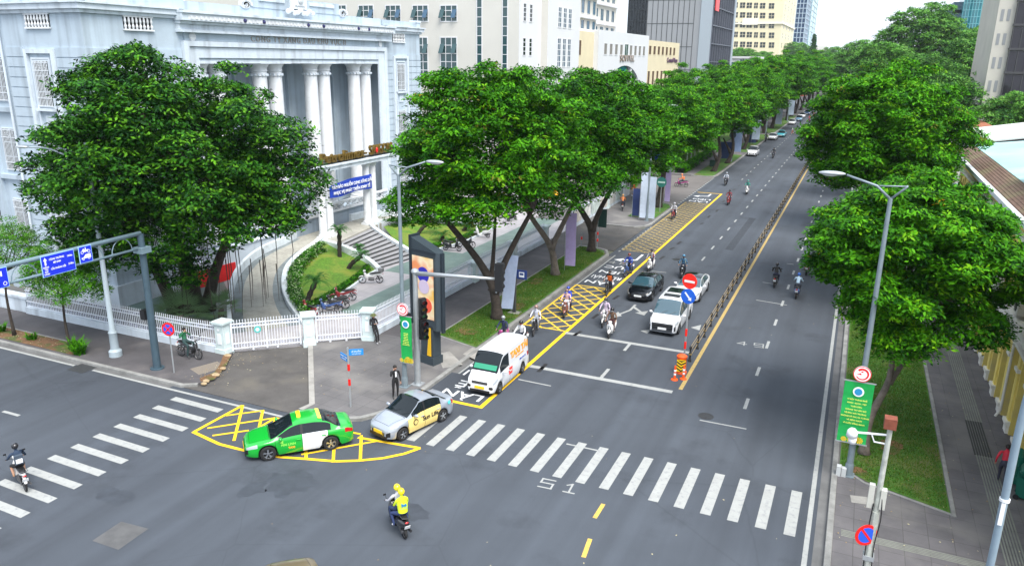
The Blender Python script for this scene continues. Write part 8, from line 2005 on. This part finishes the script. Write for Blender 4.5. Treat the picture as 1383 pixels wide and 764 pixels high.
# lettering on the back of the jacket
Mb=Matrix.Translation((-13.15,19.8,0))@Matrix.Rotation(R(143),4,'Z')
pas=[o for o in bpy.data.objects if o.get('label','').startswith('passenger in a lime')][0]
text_obj('lettering','be',.19,mat('be_blue',(.01,.2,.5)),face_frame((-.675,0,1.33),(0,-1,0),(0,0,1)),pas,ext=.004,bold=.008)
text_obj('lettering','TRẢI NGHIỆM',.04,mat('be_blue',(1,1,1)),face_frame((-.68,0,1.2),(0,-1,0),(0,0,1)),pas,ext=.002)
rider('small pink tinged scooter on the left zebra crossing','rider in a dark blue jacket and black shorts on the left zebra crossing',-27.85,16.05,R(158),'cub',PM_white,shirt=(.02,.04,.08),pants=BLK,legskin=True,helmet=(.01,.01,.012),skin=(.5,.28,.18),backpack=(.05,.07,.1))
b=MB(); b.M=Matrix.Translation((-27.85,16.05,0))@Matrix.Rotation(R(158),4,'Z'); b.box(-.4,-.385,-.11,.11,1.1,1.27); tag(b.build('paper_patch',M_wtext),'white rectangular patch on the back of the rider on the zebra crossing','patch')
rider('magenta scooter squeezing along the kerb beside the white van','rider in a navy jacket and grey helmet beside the kerb',-17.45,37.9,DN+R(8),'scooter',PM_mag,shirt=NAV,helmet=(.3,.33,.33),mask=(.3,.4,.5))
rider('scooter hidden behind the white van','rider with a dark cap and white shirt just behind the van',-16.2,37.6,DN,'cub',PM_black,shirt=WHT,helmet=BLK,mask=(.3,.02,.03))
rider('white and black motorbike following the van in the bus lane','rider in a white jacket with white mask on the kerb side of the yellow hatching',-16.5,40.6,DN+R(10),'cub',PM_black,shirt=(.6,.62,.72),pants=GRY,helmet=(.3,.18,.15),mask=WHT)
rider('brown scooter crossing the first yellow hatching','rider in a pink jacket on the first yellow hatching',-16.0,44.6,DN+R(8),'scooter',PM_brown,shirt=(.65,.42,.42),pants=WHT,helmet=(.2,.12,.1),mask=WHT,lab2='passenger in a bright blue top behind the pink jacket rider',p2=dict(shirt=(.02,.06,.5),helmet=(.02,.05,.35)))
rider('black motorbike on the yellow lane line left of the black sedan','rider in an orange vest over a dark jacket beside the black sedan',-14.9,50.4,DN+R(4),'cub',PM_black,shirt=BLK,helmet=BLK,vest=ORG,sleeve=(.4,.3,.3))
rider('black motorbike beside the painted turn arrow','rider in a bright blue shirt and brown helmet beside the painted turn arrow',-15.0,55.8,DN-R(6),'cub',PM_blue,shirt=(.02,.06,.38),helmet=(.2,.05,.03),skin=(.6,.3,.24))
rider('old white motorbike with a front basket ahead of the cars','rider in a lilac jacket with a black helmet ahead of the cars',-13.15,43.9,DN+R(6),'cub',PM_white,shirt=(.55,.45,.58),pants=(.5,.45,.5),helmet=BLK,mask=WHT)
rider('white rounded scooter nearest the second stop line','rider in a brown jacket on the white rounded scooter',-12.2,42.2,DN+R(4),'scooter',PM_white,shirt=(.14,.08,.05),pants=(.08,.03,.03),helmet=BLK,mask=(.5,.5,.5))
rider('pale scooter behind the black sedan','rider in grey with a red bag behind the black sedan',-13.8,58.0,DN,'scooter',PM_white,shirt=(.35,.33,.36),helmet=BLK,backpack=(.6,.02,.06))
rider('black and white scooter behind the white sedan','rider in a blue jacket and blue helmet behind the white sedan',-11.1,57.3,DN+R(6),'scooter',PM_black,shirt=(.04,.12,.22),helmet=(.05,.2,.35),backpack=(.4,.55,.5))
rider('red motorbike on the long faded hatching','rider in pale grey on the long faded hatching',-16.8,79.5,DN,'cub',PM_red,shirt=(.5,.5,.55),helmet=(.4,.4,.45),mask=WHT)
rider('dark scooter near the dashed driveway line','rider in white and pale blue near the dashed driveway line',-15.6,105.8,DN,'scooter',PM_black,shirt=(.55,.6,.68),helmet=(.4,.45,.5))
rider('white scooter in the second lane beyond the bus bay','rider in a teal green jacket in the second lane',-12.0,99.8,DN,'scooter',PM_white,shirt=(.03,.25,.2),helmet=(.05,.3,.25))
rider('red scooter passing the bus bay word markings','rider in dark clothes on the red scooter passing the bus bay words',-12.9,91,DN,'scooter',PM_red,shirt=(.25,.04,.05),helmet=BLK)
rider('dark motorbike on the shaded pavement by the poster fence','rider in orange brown on the pavement nearest the poster fence',-22.9,81.2,UP+R(14),'cub',PM_black,shirt=(.6,.2,.06),helmet=(.5,.28,.1),z=PH)
rider('dark motorbike on the pavement near the guard booth','rider in bright orange on the pavement near the guard booth',-23.8,89,UP+R(4),'cub',PM_black,shirt=(.8,.15,.02),helmet=(.75,.15,.03),z=.03)
rider('pink motorbike crossing the forecourt sideways','rider in orange with an orange box crossing the forecourt',-20.7,101.3,R(195),'cub',PM_mag,shirt=(.75,.25,.1),helmet=(.8,.25,.1),backpack=(.8,.2,.05))
rider('black motorbike going away left of the other two in the right lanes','rider in black going away on the right side of the median',-4.3,58.0,UP,'scooter',PM_black,shirt=BLK,helmet=BLK)
rider('dark motorbike going away in the middle of the right lanes','rider in a pale blue shirt and blue helmet going away',-2.6,55.8,UP,'scooter',PM_blue,shirt=(.45,.6,.72),helmet=(.02,.1,.4),pants=(.05,.06,.08))
rider('dark red motorbike going away next to the right hand crown','rider in dark brown going away beside the right hand crown',-2.4,62.8,UP,'scooter',PM_red,shirt=(.04,.025,.03),helmet=BLK)
rider('dark scooter coming far up the avenue past the parked hatchback','rider in black far up the avenue beside the parked hatchback',-13.2,141.5,DN,'scooter',PM_black,shirt=BLK,helmet=BLK)
rider('dark scooter stopped behind the kerb near the parked white sedan','rider in black beside the parked white sedan',-17.8,171,DN,'scooter',PM_black,shirt=BLK,helmet=BLK)
rider('dark motorbike crossing the avenue beside the walkers','rider in grey crossing the avenue beside the walkers',-12.6,192.5,R(10),'cub',PM_black,shirt=GRY,helmet=(.3,.3,.3))
rider('red scooter far up the avenue','rider in red far up the avenue',-13.4,237.5,DN,'scooter',PM_red,shirt=(.6,.04,.06),helmet=(.5,.05,.08))
rider('second red scooter behind the farther one','rider in dark red behind the other far red rider',-13.6,261,DN,'scooter',PM_red,shirt=(.4,.05,.15),helmet=BLK)
rider('black scooter beside the far navy car','rider in black beside the far navy car',-13.0,272,DN,'scooter',PM_black,shirt=BLK,helmet=BLK)
person('person in a pale shirt and orange trousers crossing the avenue on foot',(-14.2,192.3,0),R(180),'walk',shirt=(.6,.6,.62),pants=(.5,.16,.08),helmet=None)
# standing people
person('man in a black suit with one hand at his head at the left corner',(-18.97,28.75,PH),R(-35),'stand',shirt=(.012,.012,.016),pants=(.012,.012,.016),helmet=None,skin=(.4,.22,.15))
b=MB(); b.M=Matrix.Translation((-18.97,28.75,PH))@Matrix.Rotation(R(-35),4,'Z'); b.box(.1,.125,-.035,.035,1.15,1.42); 
tag(b.build('white_shirt_front',M_wtext),'white shirt front of the man in the black suit','shirt')
person('man in dark clothes and an olive hat leaning against the corner pillar',(-24.25,34.75,PH),R(-25),'lean',shirt=(.02,.02,.025),pants=(.015,.017,.02),helmet=None,hat=(.12,.14,.05),shoe=(.4,.4,.42))
person('woman in a red striped shirt bending beside the green bins',(6.85,32.3,PH),R(80),'walk',shirt=(.5,.02,.04),pants=(.03,.03,.05),helmet=None,skin=(.4,.22,.15))
# parked bikes
PK='motorbikes parked in the courtyard'
def parked(label,x,y,rz,kind,pm,z=.04,group=PK):
    key=(kind,pm.name)
    c=dup(bikes[key],(x,y,z),rz,label,group); c.rotation_euler=(R(-8),0,rz); return c
if ('cub',PM_red.name) not in bikes: bikes[('cub',PM_red.name)]=make_bike('cub',PM_red,'',(0,0,0),0)
parked('red and black motorbike parked along the lawn kerb',-30.7,40.5,R(38+180),'cub',PM_red); parked('white motorbike with a rear crate parked at the foot of the steps',-31.5,45.0,R(210),'cub',PM_white)
parked('dark blue motorbike parked nearest the iron gate',-30.0,38.0,R(215),'cub',PM_blue); parked('black motorbike parked between the blue one and the red one by the gate',-30.1,38.9,R(212),'cub',PM_black); parked('dark red motorbike half hidden by the middle gate pillar',-30.6,36.9,R(160),'cub',PM_red)
parked('black scooter parked in front of the right hand lawn',-30.9,56.4,R(10),'scooter',PM_black); parked('second black motorbike parked beside the black scooter',-30.4,58.0,R(5),'cub',PM_black); parked('white scooter parked by the right hand lawn under the tree',-31.0,62.3,R(190),'scooter',PM_white); parked('dark motorbike parked deep in the yard under the crowns',-31.6,70.6,R(80),'scooter',PM_black)
g_=parked('green and black motorbike parked on the pavement by the iron fence',-31.9,28.25,R(0),'cub',PM_black,z=PH,group='single bike on the corner pavement')
person('person in a dark green shirt lounging on the motorbike by the iron fence',(-31.9,28.25,PH),0,'sideseat',shirt=(.01,.12,.05),pants=(.02,.05,.05),helmet=None,skin=(.5,.3,.2))
b=MB(); b.box(-.16,.16,-.16,.16,0,.28); o=b.build('crate',mat('grey_crate',(.25,.25,.26))); o.location=(-30.85,45.4,.9); tag(o,'small grey crate on the rear rack of the white parked motorbike','crate')
# ================================================================== air
hm=bpy.data.materials.new('haze_air'); hm.use_nodes=True; n=hm.node_tree; n.nodes.clear()
o_=n.nodes.new('ShaderNodeOutputMaterial'); v_=n.nodes.new('ShaderNodeVolumePrincipled'); v_.inputs['Color'].default_value=(.82,.92,1,1); v_.inputs['Density'].default_value=.00011; v_.inputs['Anisotropy'].default_value=.2
n.links.new(v_.outputs[0],o_.inputs['Volume'])
b=MB(); b.box(-1600,1600,-300,3100,-1.1,112); o=b.build('haze',hm); o['kind']='stuff'; o['label']='thin pale haze in the air down the avenue'; o['category']='haze'
sc.cycles.volume_bounces=0; sc.cycles.volume_max_steps=64
